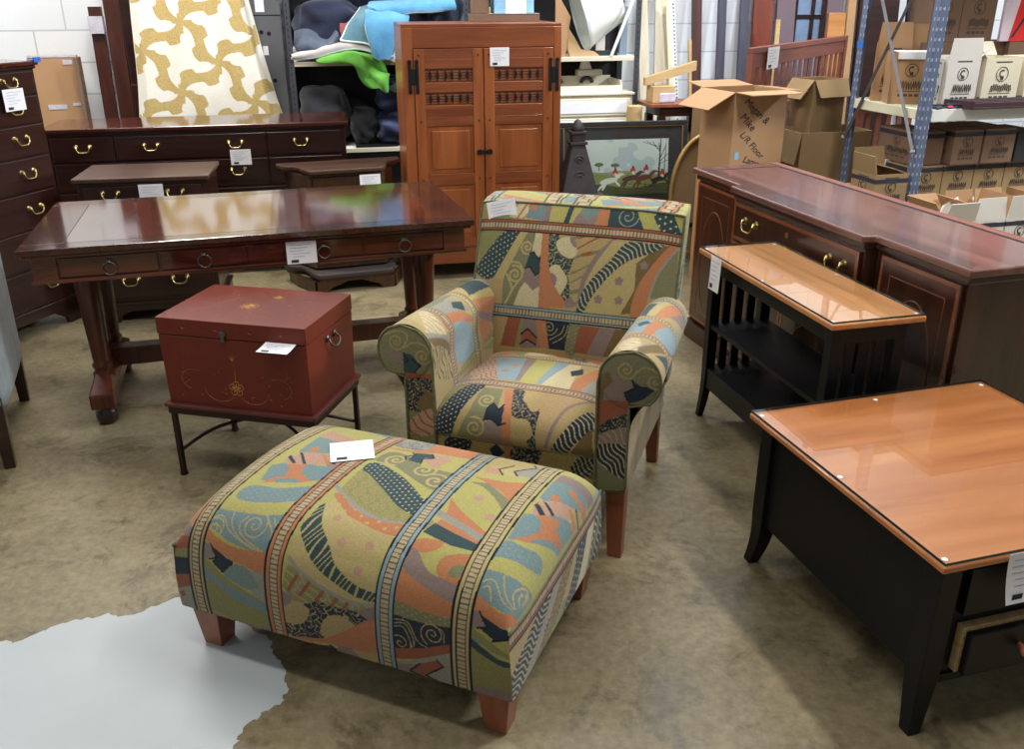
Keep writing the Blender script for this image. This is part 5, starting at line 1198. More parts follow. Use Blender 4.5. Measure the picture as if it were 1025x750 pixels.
# serpentine half cabinet
DM = thing('serpentine_cabinet', 'brown walnut cabinet with curved canted corners beside the tall orange cupboard', 'cabinet', (-1.43, 5.575, 0), 19)
def serp(o=0, f=0):
    L, D = .735, -.345
    left = catmull([(-.012, 0), (-.008, -.07), (.03, -.125), (.080, -.15), (.105, -.20), (.118, -.27), (.15, D)], 18)
    right = [(L-x, y) for x, y in left[::-1]]
    return [tuple(p) for p in left] + [tuple(p) for p in right]
MB().prism(serp(.0), .715, .738).build('top', 'walnut_top', DM, .005)
MB().prism([(x*.95+.018, y*.95) for x, y in serp()], .700, .715).build('top_moulding', 'walnut', DM, .003)
bp = [(.035, -.005), (.05, -.10), (.15, -.30), (.585, -.30), (.685, -.10), (.70, -.005)]
MB().prism(bp, .135, .700).build('carcass', 'walnut', DM, .003)
MB().box(.165, .57, -.308, -.298, .16, .685).build('door', 'walnut', DM, .003)
b = MB()
for q in range(3):
    b.tube([(.22+.30*t, -.3085, .22+.012*math.sin(t*18+q*2)+.03*q) for t in np.linspace(0, 1, 24)], .0016, 4)
b.build('painted_vine', 'trim_grey', DM)
MB().prism([(x*1.06-.02, y*1.16) for x, y in serp(.0)], .095, .125).build('base_moulding', 'trim_grey', DM, .008)
b = MB()
pl_ = [(x*1.02-.005, y*1.10) for x, y in serp()]
b.prism(pl_, .07, .095)
arc = [(.13, .0), (.19, .0), (.22, .03), (.27, .045), (.32, .066), (.41, .066), (.46, .045), (.51, .03), (.54, 0), (.61, 0), (.61, .075), (.13, .075)]
b.prism(arc, -.378, -.352, 'xz')
for sx in (0, 1):
    pts = [(.0, -.02), (.03, -.02), (.06, -.18), (.14, -.35), (.115, -.375), (.03, -.18)]
    if sx: pts = [(.735-x, y) for x, y in pts]
    b.prism(pts, 0, .075)
b.build('bracket_base', 'walnut', DM, .002)
price_tag(DM, T(.50, -.352, .700, 0), .125, .095, .004)
# tall orange cupboard
AR = thing('cupboard', 'tall orange brown wooden cupboard with two slatted doors and black iron hinges', 'cupboard', (-.632, 5.53, 0), 11)
AL, AD, AH = .952, .56, 1.53
b = MB(); b.box(0, .022, 0, AD, .10, AH-.02); b.build('side_panel', 'pine', AR, .002)
MB().box(AL-.022, AL, 0, AD, .10, AH-.02).build('side_panel', 'pine', AR, .002)
MB().box(.022, AL-.022, AD-.012, AD, .10, AH-.02).build('back_panel', 'pine', AR)
MB().box(0, AL, 0, AD, AH-.02, AH).build('top', 'pine_h', AR, .003)
MB().box(.022, AL-.022, 0.02, AD-.012, .10, .13).build('bottom_panel', 'pine_h', AR)
for x0, x1 in ((0, .062), (AL-.045, AL)): MB().box(x0, x1, -.004, .018, .10, AH-.02).build('stile', 'pine', AR, .002)
MB().box(.062, AL-.045, -.003, .018, 1.398, AH-.02).build('top_rail', 'pine_h', AR, .002)
MB().box(.062, AL-.045, -.003, .018, .10, .20).build('bottom_rail', 'pine_h', AR, .002)
for x0 in (.01, AL-.07):
    for y0 in (.01, AD-.07): MB().box(x0, x0+.06, y0, y0+.06, 0, .10).build('leg', 'blackpaint', AR, .002)
def cup_door(x0, x1, z0, z1, flip):
    d = MB()
    sw, y0, y1 = .062, -.006, .014
    rails = [(z0, z0+.075), (z0+.36, z0+.43), (z0+.70, z0+.76), (z1-.27, z1-.235-.0), (z1-.155, z1-.125), (z1-.055, z1)]
    d.box(x0, x0+sw, y0, y1, z0, z1); d.box(x1-sw, x1, y0, y1, z0, z1)
    o = d.build('door', 'pine', AR, .002)
    for a, c in ((z0, z0+.06), (z0+.395, z0+.465), (z1-.439, z1-.385), (z1-.385, z1-.319), (z1-.244, z1-.189), (z1-.110, z1-.055), (z1-.055, z1)): MB().box(x0+sw, x1-sw, y0+(.001 if c-a != .066 else .002), y1, a, c).build('door_rail', 'pine_h', o, .002)
    for a, c in ((z0+.06, z0+.395), (z0+.465, z1-.439)):
        p = MB(); p.box(x0+sw, x1-sw, y0+.008, y1-.004, a, c); p.frus((0, 1, 0, 1), (0, 1, 0, 1), 0, 0) if False else None
        p.box(x0+sw+.028, x1-sw-.028, y0+.002, y1-.006, a+.028, c-.028); p.build('door_panel', 'pine', o, .006)
    # spindle grilles: thin rods carrying a zigzag of dark diamonds
    for a, c in ((z1-.130, z1-.075), (z1-.320, z1-.185)):
        pass
    for a, c in ((z1-.189, z1-.110), (z1-.319, z1-.244)):
        bk = MB(); bk.box(x0+sw, x1-sw, y0+.010, y1-.003, a, c); bk.build('grille_back', 'pine', o)
        rd = MB()
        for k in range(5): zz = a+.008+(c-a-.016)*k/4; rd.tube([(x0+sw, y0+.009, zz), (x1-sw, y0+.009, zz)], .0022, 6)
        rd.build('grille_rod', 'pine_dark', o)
        dm = MB(); n = 6
        for k in range(n):
            xc = x0+sw+.032+(x1-x0-2*sw-.064)*k/(n-1); s_ = (1, 1, .2, -.2, 1, 1)[k] * 1.0; hh = (c-a)*.40; zc = (a+c)/2
            l_, r_ = (.011, .011) if k in (0, 1, 4, 5) else ((.004, .016) if k == 2 else (.016, .004))
            dm.prism([(xc-l_, zc), (xc, zc-hh), (xc+r_, zc), (xc, zc+hh)], y0+.004, y0+.0105, 'xz')
        dm.build('grille_diamond', 'iron', o)
    for xx in (x0+.03, x1-.03):
        for zz in (z1-.035, z1-.41, z0+.43, z0+.035): MB().disc(.006, 0, .0018, seg=8, m=T(xx, y0, zz)@Matrix.Rotation(R(90), 4, 'X')).build('peg', 'pine_dark', o)
    return o
d1 = cup_door(.066, .476, .205, 1.394, 0); d2 = cup_door(.482, AL-.049, .205, 1.394, 1)
def hinge(par, x, z):
    b = MB()
    for dx in (-.021, .021):
        b.box(x+dx-.010, x+dx+.010, -.010, -.005, z-.085, z+.085); b.disc(.012, -.0, .005, seg=12, m=T(x+dx, -.005, z+.085)@Matrix.Rotation(R(90), 4, 'X')); b.disc(.012, 0, .005, seg=12, m=T(x+dx, -.005, z-.085)@Matrix.Rotation(R(90), 4, 'X'))
    b.box(x-.02, x+.02, -.010, -.005, z-.045, z+.045)
    b.build('hinge', 'iron', par, .001)
for z in (1.24, .35): hinge(d1, .062, z); hinge(d2, AL-.045, z)
b = MB(); b.box(.432, .526, -.014, -.006, .786, .808)
for x in (.448, .510): b.disc(.016, 0, .012, seg=14, m=T(x, -.006, .797)@Matrix.Rotation(R(90), 4, 'X'))
b.build('latch', 'iron', AR, .001)
price_tag(AR, T(.575, -.012, 1.398, 0), .115, .105)
# upholstered chair cut by the left edge
LC = thing('side_chair', 'chair with grey blue upholstered side and dark legs cut by left edge', 'chair', (-1.912, 3.07, 0), 112.3)
M['bluefab'] = cloth('grey_blue_stripe_cloth', (128, 138, 142), (104, 112, 118))
def tleg(par, x, y, z, w, wt, mat, dx=0, dy=0, nm='leg'):
    return MB().frus((x+dx-wt/2, x+dx+wt/2, y+dy-wt/2, y+dy+wt/2), (x-w/2, x+w/2, y-w/2, y+w/2), 0, z).build(nm, mat, par, .003)
tleg(LC, .03, .03, .30, .055, .04, 'drk'); tleg(LC, .70, .03, .30, .055, .04, 'drk', .01, 0)
tleg(LC, .03, .58, .30, .055, .04, 'drk'); tleg(LC, .70, .58, .30, .055, .04, 'drk', .01, 0)
pr = [(.0, .26), (.10, .22), (.60, .20), (.735, .215), (.79, .95), (.62, .97), (.50, .62), (.06, .58), (0, .50)]
for y0, y1 in ((0, .07), (.55, .62)): MB().prism(pr, y0, y1, 'xz').build('side_wing', 'bluefab', LC, .015, seg=3)
MB().prism([(.56, .24), (.73, .22), (.785, .94), (.66, .96)], .07, .55, 'xz').build('backrest', 'bluefab', LC, .02, seg=3)
MB().box(.01, .58, .07, .55, .24, .46).build('seat', 'bluefab', LC, .03, seg=3)

# ------------------------------------------------------------------ things along the back wall (wall frame: s along, t towards room negative)
def wthing(name, label, cat, s, t, z=0, rz=0, group=None):
    p = WM @ Vector((s, t, z)); return thing(name, label, cat, p, 12+rz, group)
def lean(name, label, cat, s0, s1, h, th, tb, tt, mat, skew=0.0, group=None, extra=None, bev=.002):
    """board standing on the floor, leaning on the wall: bottom at t=tb, top at t=tt"""
    o = wthing(name, label, cat, s0, 0, 0, 0, group); wd = s1-s0
    b = MB(); f = []
    for z, t, sk in ((0, tb, 0), (h, tt, skew)):
        f += [(sk, t-th, z), (sk+wd, t-th, z), (sk+wd, t, z), (sk, t, z)]
    b._add(f, [(0, 3, 2, 1), (4, 5, 6, 7), (0, 1, 5, 4), (1, 2, 6, 5), (2, 3, 7, 6), (3, 0, 4, 7)])
    b.build('board', mat, o, bev)
    if extra: extra(o, wd, h, th, tb, tt, skew)
    return o
def cardextra(o, wd, h, th, tb, tt, sk):
    def q(x, z, dx, dz, mat, nm):
        f = z/h; t = tb+(tt-tb)*f-th
        MB().box(x, x+dx, t-.003, t+.004, z, z+dz).build(nm, mat, o)
    q(.0, h-.012, wd, .012, 'poly', 'tape'); q(.08, h-.35, .12, .03, 'poly', 'tape'); q(.24, h-.33, .07, .02, 'poly', 'tape'); q(.22, h-.06, .06, .03, 'poly', 'tape')
    MB().box(wd-.006, wd+.018, tb-th-.01, tt, .01, h-.012).build('carton_side', 'card_dark', o)
lean('flat_carton', 'flattened brown cardboard carton leaning on the white wall above the dresser', 'carton', -2.14, -1.83, 1.315, .05, -.14, -.08, 'card', extra=cardextra)
def wrapx(o, wd, h, th, tb, tt, sk):
    MB().box(-.004, wd+.004, -.135, -.062, 1.45, 1.56).build('plastic_wrap', 'poly', o)
lean('bed_rail', 'short dark brown bed rail with plastic wrap near its top', 'bed rail', -1.71, -1.625, 1.62, .035, -.16, -.06, 'darkpost', extra=wrapx)
lean('bed_rail', 'tall reddish brown bed rail left of the quilt', 'bed rail', -1.605, -1.505, 2.15, .04, -.18, -.04, 'darkpost')
HB = wthing('headboard', 'dark brown headboard leaning on the wall behind the quilt', 'headboard', -1.50, -.10)
MB().prism([(0, 0), (1.02, 0), (1.02, 1.75), (.9, 1.9), (.5, 2.0), (.12, 1.9), (.0, 1.75)], -.05, 0.0, 'xz').build('board', 'drk', HB, .006)
MB().frus((-.0, .10, -.12, 0), (.0, .06, -.07, 0), 0, 1.12).build('post_foot', 'drk', HB, .004)
# quilt hanging over it
def quilt_color(U, V):
    cream = np.array(s2l((242, 238, 226))[:3]); gold = np.array(s2l((206, 182, 122))[:3]); gold2 = np.array(s2l((184, 158, 100))[:3])
    # lattice of pinwheels: four curved barbed blades meet at every lattice point
    e1 = np.array([.262, .185]); e2 = np.array([-.215, .262])*1.0
    D_ = e1[0]*e2[1]-e1[1]*e2[0]; a = (U*e2[1]-V*e2[0])/D_; c = (V*e1[0]-U*e1[1])/D_
    m = np.zeros(U.shape, bool)
    def blade(p, q):      # p along 0..1 between lattice points, q across, in cell units
        w_ = .065+.15*np.sin(np.clip(p, 0, 1)*np.pi)**.7
        curve = .10*np.sin(p*2*np.pi)
        body = np.abs(q-curve) < w_*(.75+.25*np.sign(q-curve)*np.sign(.5-p))
        for k in range(4):
            cx = .14+.22*k; sg = 1 if k % 2 == 0 else -1
            body &= ~(((p-cx)**2+(q-curve-sg*(w_+.02))**2) < .0065)
        return body
    for (p, q) in ((a, c), (c, -a)):
        for sh in (0,):
            pp_ = p-np.floor(p); qq = q-np.round(q); m |= blade(pp_, qq)
    rs = np.random.RandomState(2); n = rs.rand(*U.shape)
    col = np.where(m[..., None], np.where(n[..., None] > .55, gold2, gold), cream)
    return col
nu, nv = 260, 420
u = np.linspace(0, 1, nu)[None, :]; v = np.linspace(0, 1, nv)[:, None]
h = v*1.28
left = .150 - .12*v - .012*np.sin(v*6); right = .755 + .275*v + .010*np.sin(v*5+1)
S_ = left+(right-left)*u
Z_ = 2.06-h+0*u+ .03*np.abs(u-.5)
fold = .022*np.sin(u*15+v*2.0)+.014*np.sin(u*31+1+v*4)*v
edge = .07*np.clip((.07-u)/.07, 0, 1)**1.0+.08*np.clip((u-.93)/.07, 0, 1)
Tt = -.32-.05*v + edge - fold*.55
P = np.stack([S_+0*v, Tt+0*S_, Z_+0*S_], -1)
QL_ = wthing('quilt', 'yellow and cream patterned quilt hanging behind the dresser', 'quilt', -1.50, 0)
grid_obj('quilt_cloth', P, 'quilt', QL_, quilt_color(S_*1.0+0*v, Z_+0*S_), thick=.008)
b = MB(); b2 = MB(); b.tube([(float(S_[i, 0]) if S_.shape[0] > 1 else 0, float(P[i, 0, 1]), float(P[i, 0, 2])) for i in range(0, nv, 6)], .006, 6); b2.tube([(float(P[i, -1, 0]), float(P[i, -1, 1]), float(P[i, -1, 2])) for i in range(0, nv, 6)], .006, 6)
b.build('quilt_binding', 'white_dresser', QL_); b2.build('quilt_binding', 'white_dresser', QL_)
# grey steel panel with slots
PN = wthing('steel_panel', 'grey steel panel with dark slots standing between the quilt and the shelving', 'panel', -.70, -.22)
MB().box(0, .255, 0, .02, 0, 1.98).build('panel', 'panelsteel', PN, .003)
b = MB()
for x, z in ((.115, 1.45), (.165, 1.44), (.175, 1.13), (.06, 1.13), (.06, .8), (.175, .8)): b.disc(.014, 0, .002, seg=12, m=T(x, 0, z)@Matrix.Rotation(R(90), 4, 'X'))
b.box(0, .255, -.0012, .0, 1.555, 1.562); b.build('slot', 'hole', PN)
MB().box(.115, .15, -.002, 0, 1.30, 1.36).build('paper_label', 'paper', PN)
MB().box(.09, .15, -.002, 0, 1.58, 1.72).build('paper_label', 'paper', PN)
# shelving against the wall
def rack(name, label, s0, s1, shelves, back=True):
    o = wthing(name, label, 'shelving', s0, 0); Lr = s1-s0
    for x in (0, Lr-.04):
        for y in (-.45, -.06):
            b = MB(); b.box(x, x+.04, y, y+.004, 0, 2.0); xx = x if x == 0 else x+.036; b.box(xx, xx+.004, y, y+.04, 0, 2.0); p = b.build('post', 'greysteel', o)
            if y < -.2:
                h_ = MB()
                for k in range(48): h_.box(x+.016, x+.022, y-.001, y, .06+.04*k, .075+.04*k)
                h_.build('post_holes', 'hole', p)
    for z in shelves:
        b = MB(); b.box(.003, Lr-.003, -.446, -.02, z-.008, z); sh = b.build('shelf', 'beamwhite', o)
        MB().box(.041, Lr-.041, -.449, -.443, z-.030, z-.004).build('shelf_lip', 'beam', sh)
    if back:
        MB().box(.004, Lr-.004, -.018, -.014, .05, 2.0).build('back_panel', 'backdark', o)  # charcoal sheet added so the shelf depths look shaded, hiding the white wall
    return o
rack('shelving_unit', 'grey steel shelving holding blue blankets left of the orange cupboard', -.42, .84, (.20, .675, 1.265, 1.95))
rack('shelving_unit', 'grey steel shelving holding the white lampshade right of the orange cupboard', .90, 2.10, (.20, .675, 1.265, 1.95))
# blankets and bundles
M['lblue'] = cloth('light_blue_quilting', (98, 164, 206), (78, 140, 186)); M['teal'] = cloth('teal_quilting', (98, 142, 158), (80, 120, 138)); M['binding'] = plain('white_binding', (212, 222, 226), .8)
M['navy'] = cloth('navy_quilting', (36, 44, 72), (24, 28, 48)); M['navy2'] = cloth('dark_blue_vinyl_cloth', (42, 54, 98), (28, 34, 62), .6); M['greycloth'] = cloth('slate_grey_cloth', (88, 98, 116), (66, 74, 92))
M['white_cloth'] = cloth('white_grey_cloth', (196, 194, 190), (160, 158, 156)); M['green'] = cloth('bright_green_towel', (104, 176, 66), (84, 150, 50)); M['dgrey'] = cloth('dark_grey_fleece', (58, 58, 66), (42, 42, 48)); M['redcloth'] = cloth('faded_red_cloth', (150, 82, 78))
M['blackcloth'] = cloth('black_cloth', (22, 22, 28))
def wcloth(name, label, ctrl, mat, thick=.012, wob=.006, bind=None, nu=44, nv=44, seed=1, cat='cloth', group=None):
    """ctrl rows of (s, t, z) in the wall frame"""
    P = patch(ctrl, nu, nv, wob, seed); c0 = P.reshape(-1, 3).mean(0); c0[2] = P[..., 2].min()
    o = wthing(name, label, cat, float(c0[0]), float(c0[1]), float(c0[2]), group=group)
    grid_obj('cloth_body', P-c0, mat, o, thick=thick)
    if bind:
        b = MB()
        Q = P-c0
        for e in bind:
            l = {'t': Q[0], 'b': Q[-1], 'l': Q[:, 0], 'r': Q[:, -1]}[e]; b.tube([tuple(p) for p in l], .009, 6)
        b.build('binding', 'binding', o, smooth=True)
    return o
def bundle(name, label, s, t, z, rx, ry, rz, mat, seed, cat='bundle'):
    """soft crumpled bundle resting on z"""
    r = np.random.RandomState(seed); n = 40; th = np.linspace(0, 2*np.pi, n, endpoint=False)[None, :]; ph = np.linspace(.02, np.pi-.02, n)[:, None]
    sg = lambda a, e: np.sign(a)*np.abs(a)**e
    X = sg(np.sin(ph), .6)*sg(np.cos(th), .6); Y = sg(np.sin(ph), .6)*sg(np.sin(th), .6); Z = sg(np.cos(ph), .6)+0*th
    d = 0
    for _ in range(9):
        k = r.uniform(-5, 5, 3); d = d + .035*np.sin(k[0]*X*1.4+k[1]*Y*1.4+k[2]*Z*1.8+r.uniform(0, 6))
    P = np.stack([X*rx*(1+d), Y*ry*(1+d), (Z*(1+d*.6))*rz], -1); P[..., 2] -= P[..., 2].min()
    o = wthing(name, label, cat, s, t, z)
    grid_obj('bundle_body', P, mat, o, closed_u=True); return o
bundle('blanket', 'crumpled navy quilted blanket at the left end of the upper shelf', -.12, -.20, 1.266, .22, .16, .19, 'navy', 3, 'blanket')
bundle('blanket', 'dark navy blanket heaped behind the light blue one', .34, -.13, 1.266, .30, .10, .21, 'navy', 8, 'blanket')
wcloth('blanket', 'rolled slate grey blanket with pale edge on the upper shelf', [[(-.36, -.30, 1.44), (-.28, -.34, 1.47), (-.16, -.34, 1.40), (-.10, -.30, 1.46)], [(-.36, -.42, 1.36), (-.28, -.45, 1.37), (-.17, -.45, 1.34), (-.06, -.42, 1.44)], [(-.34, -.40, 1.30), (-.25, -.42, 1.295), (-.16, -.42, 1.30), (-.05, -.38, 1.38)]], 'greycloth', .02, .006, None, cat='blanket')
wcloth('cloth', 'folded white cloth lying under the teal blanket', [[(-.38, -.20, 1.34), (-.2, -.2, 1.36), (.1, -.2, 1.40), (.35, -.2, 1.36)], [(-.39, -.44, 1.31), (-.22, -.44, 1.345), (.06, -.46, 1.385), (.34, -.47, 1.29)], [(-.39, -.46, 1.285), (-.2, -.47, 1.30), (.08, -.50, 1.345), (.40, -.51, 1.21)]], 'white_cloth', .02, .004, 'b')
wcloth('blanket', 'teal quilted blanket with white binding spilling over shelf edge', [[(.10, -.30, 1.60), (.20, -.34, 1.63), (.30, -.36, 1.60), (.36, -.36, 1.56)], [(.0, -.44, 1.49), (.10, -.48, 1.55), (.22, -.50, 1.50), (.34, -.50, 1.44)], [(-.05, -.47, 1.40), (.08, -.51, 1.385), (.20, -.52, 1.34), (.29, -.52, 1.29)]], 'teal', .012, .004, 'lbr', cat='blanket')
wcloth('blanket', 'light blue quilted blanket folded over with white binding', [[(.16, -.32, 1.625), (.36, -.34, 1.645), (.56, -.34, 1.66), (.74, -.34, 1.66)], [(.15, -.44, 1.60), (.34, -.47, 1.61), (.55, -.47, 1.63), (.74, -.46, 1.64)], [(.24, -.47, 1.575), (.38, -.49, 1.565), (.56, -.49, 1.58), (.74, -.47, 1.59)]], 'lblue', .03, .005, 'tb', cat='blanket')
wcloth('blanket', 'end of light blue blanket hanging down in front of the shelf', [[(.13, -.44, 1.585), (.22, -.47, 1.575), (.32, -.48, 1.57), (.42, -.46, 1.56)], [(.12, -.53, 1.50), (.20, -.555, 1.53), (.30, -.56, 1.52), (.37, -.54, 1.46)], [(.14, -.54, 1.37), (.19, -.565, 1.35), (.27, -.565, 1.37), (.31, -.55, 1.42)], [(.16, -.53, 1.31), (.20, -.555, 1.275), (.25, -.555, 1.285), (.28, -.54, 1.34)]], 'lblue', .025, .006, 'lb', cat='blanket')
bundle('blanket', 'blue blanket rolled at the right end of upper shelf', .70, -.26, 1.48, .13, .12, .12, 'greycloth', 12, 'blanket')
bundle('blanket', 'dark grey blanket stack supporting the blue roll', .60, -.24, 1.266, .22, .15, .108, 'dgrey', 15, 'blanket')
MB0 = wcloth('towel', 'bright green towel hanging over the shelf edge', [[(-.19, -.38, 1.325), (-.12, -.38, 1.355), (.0, -.38, 1.345), (.10, -.37, 1.335), (.20, -.37, 1.31)], [(-.20, -.475, 1.285), (-.10, -.49, 1.31), (.02, -.49, 1.31), (.12, -.49, 1.29), (.23, -.48, 1.27)], [(.0, -.475, 1.235), (.04, -.50, 1.225), (.09, -.52, 1.24), (.16, -.50, 1.22), (.255, -.48, 1.19)], [(.05, -.475, 1.155), (.08, -.51, 1.155), (.13, -.50, 1.17), (.19, -.53, 1.15), (.255, -.48, 1.14)], [(.12, -.475, 1.10), (.15, -.50, 1.065), (.18, -.51, 1.055), (.22, -.51, 1.06), (.245, -.48, 1.10)]], 'green', .010, .020, None, 60, 60, 5, 'towel')
wcloth('cloth', 'small faded red cloth tucked between the blankets', [[(-.05, -.40, 1.50), (.0, -.41, 1.51), (.03, -.41, 1.50)], [(-.05, -.43, 1.45), (.0, -.44, 1.44), (.03, -.44, 1.45)], [(-.04, -.43, 1.40), (.0, -.44, 1.39), (.03, -.44, 1.40)]], 'redcloth', .02, .004, cat='cloth')
wcloth('blanket', 'dark grey fleece blanket hanging between shelf and orange cupboard', [[(.38, -.46, 1.36), (.47, -.48, 1.46), (.56, -.48, 1.44), (.66, -.46, 1.40)], [(.36, -.50, 1.22), (.45, -.51, 1.20), (.55, -.51, 1.22), (.66, -.50, 1.22)], [(.30, -.50, 1.12), (.42, -.52, 1.08), (.55, -.51, 1.10), (.66, -.50, 1.10)], [(.24, -.49, 1.08), (.40, -.51, 1.02), (.55, -.50, 1.0), (.66, -.49, 1.0)]], 'dgrey', .012, .006, cat='blanket')
bundle('bundle', 'dark grey bundle filling the left of the middle shelf', -.20, -.20, .676, .17, .17, .20, 'dgrey', 21)
bundle('bundle', 'black bundle in the middle of the lower shelf', .07, -.26, .676, .09, .13, .13, 'blackcloth', 22)
bundle('bundle', 'dark blue vinyl bundle beside the orange cupboard', .39, -.26, .676, .22, .19, .115, 'navy2', 23)
bundle('bundle', 'upper dark blue vinyl bundle on top of the lower blue one', .38, -.24, .905, .20, .16, .125, 'navy2', 24)
o = wthing('board', 'thin dark flat board on the shelf below the blue bundle', 'board', .0, -.44, .676); MB().box(0, .30, 0, .10, 0, .012).build('panel', 'iron', o)
# right unit contents
PL = wthing('pail', 'white pail with yellow lid behind the shelf posts', 'pail', 1.03, -.24, 1.266)
MB().lathe([(.10, 0), (.115, .26)], seg=28).build('bucket', 'white_dresser', PL, smooth=False); M['yellowlid'] = plain('yellow_lid', (206, 186, 70), .5); MB().lathe([(.118, .26), (.122, .265), (.122, .33), (.116, .335)], seg=28).build('lid', 'yellowlid', PL)
SHD = wthing('lampshade', 'large white fabric lampshade lying tilted on the shelf', 'lampshade', 1.735, -.27, 1.266)
ax = Vector((.26, -.02, .075)).normalized(); q = ax.to_track_quat('Z', 'Y').to_matrix().to_4x4()
mm = Matrix.Translation((.0, -.0, .275)) @ q
n = 64; prof = np.linspace(0, 1, 12); Pv = np.zeros((12, n, 3))
for i, f in enumerate(prof):
    r_ = .245+(.115-.245)*(f**.85); 
    for k in range(n):
        a = 2*math.pi*k/n; rr2 = r_*(1-.018*abs(math.sin(a*6)))
        v_ = mm @ Vector((rr2*math.cos(a), rr2*math.sin(a), -.05+f*.31)); Pv[i, k] = v_
Pv[..., 2] = np.maximum(Pv[..., 2], .003)
grid_obj('shade_fabric', Pv, 'shade', SHD, closed_u=True, thick=.004)
b = MB(); b.tube([tuple(p) for p in Pv[0]], .005, 6, closed=True); b.tube([tuple(p) for p in Pv[-1]], .005, 6, closed=True)
for k in range(0, n, 5): b.tube([tuple(Pv[i, k]*1.0) for i in range(12)], .0022, 4)
b.build('shade_trim', 'binding', SHD)
def cardpiece(label, s, t, z, poly, th, rz, mat='card'):
    o = wthing('cardboard_piece', label, 'cardboard', s, t, z, rz); MB().prism(poly, 0, th, 'xz').build('sheet', mat, o); return o
cardpiece('torn brown cardboard flap standing left of the lampshade', 1.46, -.44, 1.266, [(0.03, 0), (.08, 0), (.09, .10), (.115, .27), (.03, .40), (0, .40), (0, .12)], .006, 4)
cardpiece('crumpled tan cardboard under the lampshade', 1.56, -.42, 1.266, [(.02, 0), (.25, 0), (.20, .035), (.10, .05), (.05, .13), (.0, .20), (.0, .06)], .05, 0, 'card_in')
o = wthing('metal_strip', 'long pale metal strip leaning diagonally on the shelf', 'strip', 1.87, -.45, 1.266); MB().prism([(0, 0), (.022, 0), (.19, .42), (.165, .42)], -.004, .004, 'xz').build('strip', 'bluesteel' if False else 'beamwhite', o)
o = wthing('white_box', 'small white box behind the leaning metal strip', 'box', 1.80, -.33, 1.30); MB().box(0, .07, 0, .06, 0, .10).build('carton', 'card_white', o, .002); 
o = wthing('flat_box', 'dark flat box under the small white box', 'box', 1.74, -.36, 1.266); MB().box(0, .22, 0, .14, 0, .033).build('carton', 'backdark', o, .002)
M['palepanel'] = plain('pale_blue_grey_panel', (138, 152, 168), .4)
o = wthing('panel', 'pale blue grey panel leaning at right end of the shelf', 'panel', 1.99, -.30, 1.266); MB().prism([(0, 0), (.06, 0), (.06, .33), (.03, .34)], 0, .012, 'xz').build('sheet', 'palepanel', o)
CD = wthing('drawer_stack', 'cream painted drawer cabinet on the shelf behind the hunting picture', 'cabinet', 1.44, -.50, .676)
MB().box(0, .61, .02, .44, 0, .32).build('carcass', 'white_dresser', CD, .004)
MB().box(-.01, .62, 0, .46, .32, .34).build('top', 'white_dresser', CD, .006)
for z0, z1 in ((.175, .30), (.02, .16)):
    d = MB().box(.02, .59, .004, .02, z0, z1).build('drawer', 'white_dresser', CD, .004); MB().box(.05, .56, -.001, .006, z0+.02, z1-.02).build('drawer_panel', 'paper', d, .003)
TR = wthing('open_drawer', 'loose cream drawer tray with dark round pulls set on the cream cabinet', 'drawer', 1.46, -.44, 1.016)
b = MB(); b.box(0, .52, 0, .012, 0, .045); b.box(0, .52, .30, .312, 0, .095); b.box(0, .012, .012, .30, 0, .08); b.box(.508, .52, .012, .30, 0, .08); b.box(.012, .508, .012, .30, 0, .008); b.build('tray', 'white_dresser', TR, .002)
b = MB()
for x, r_ in ((.09, .04), (.33, .045)): b.tube([(x+r_*math.cos(a), .285, .035+r_*math.sin(a)) for a in np.linspace(.2, 3.0, 12)], .014, 8)
b.build('round_pull', 'stonegrey', TR)
o = wthing('plastic_bag', 'small white plastic package above the cream drawer', 'package', 1.70, -.20, 1.112, 0); 
b = MB(); b.box(0, .20, 0, .07, 0, .045); b.frus((.02, .12, .01, .05), (.05, .08, .02, .04), .045, .16); b.build('wrapper', 'card_white', o, .01)
TRo = bpy.data.objects[o.name]
# items lying on the cupboard
def aw(x, y, z): 
    a = R(11); return (-.60+x*math.cos(a)-y*math.sin(a), 5.53+x*math.sin(a)+y*math.cos(a), z)
o = thing('flat_box', 'flat brown cardboard box lying on top of the orange cupboard', 'box', aw(.44, .33, 1.5302), 11); MB().box(0, .42, 0, .20, 0, .045).build('carton', 'card_dark', o, .002)
MB().box(.10, .42, -.002, .10, .0452, .047).build('tape', 'poly', o)
M['bluepack'] = plain('pale_blue_package', (140, 190, 226), .5, 0, .25, 6)
o = thing('package', 'light blue and white package on the flat box on the cupboard', 'package', aw(.58, .36, 1.5775), 11); MB().box(0, .25, 0, .15, 0, .22).build('carton', 'bluepack', o, .004); MB().box(.07, .20, -.002, 0, .0, .22).build('white_panel', 'paper', o)
o = thing('box', 'dark brown box beside the light blue package on the cupboard', 'box', aw(.45, .38, 1.5775), 11); MB().box(0, .10, 0, .12, 0, .2).build('carton', 'card_dark', o, .002)
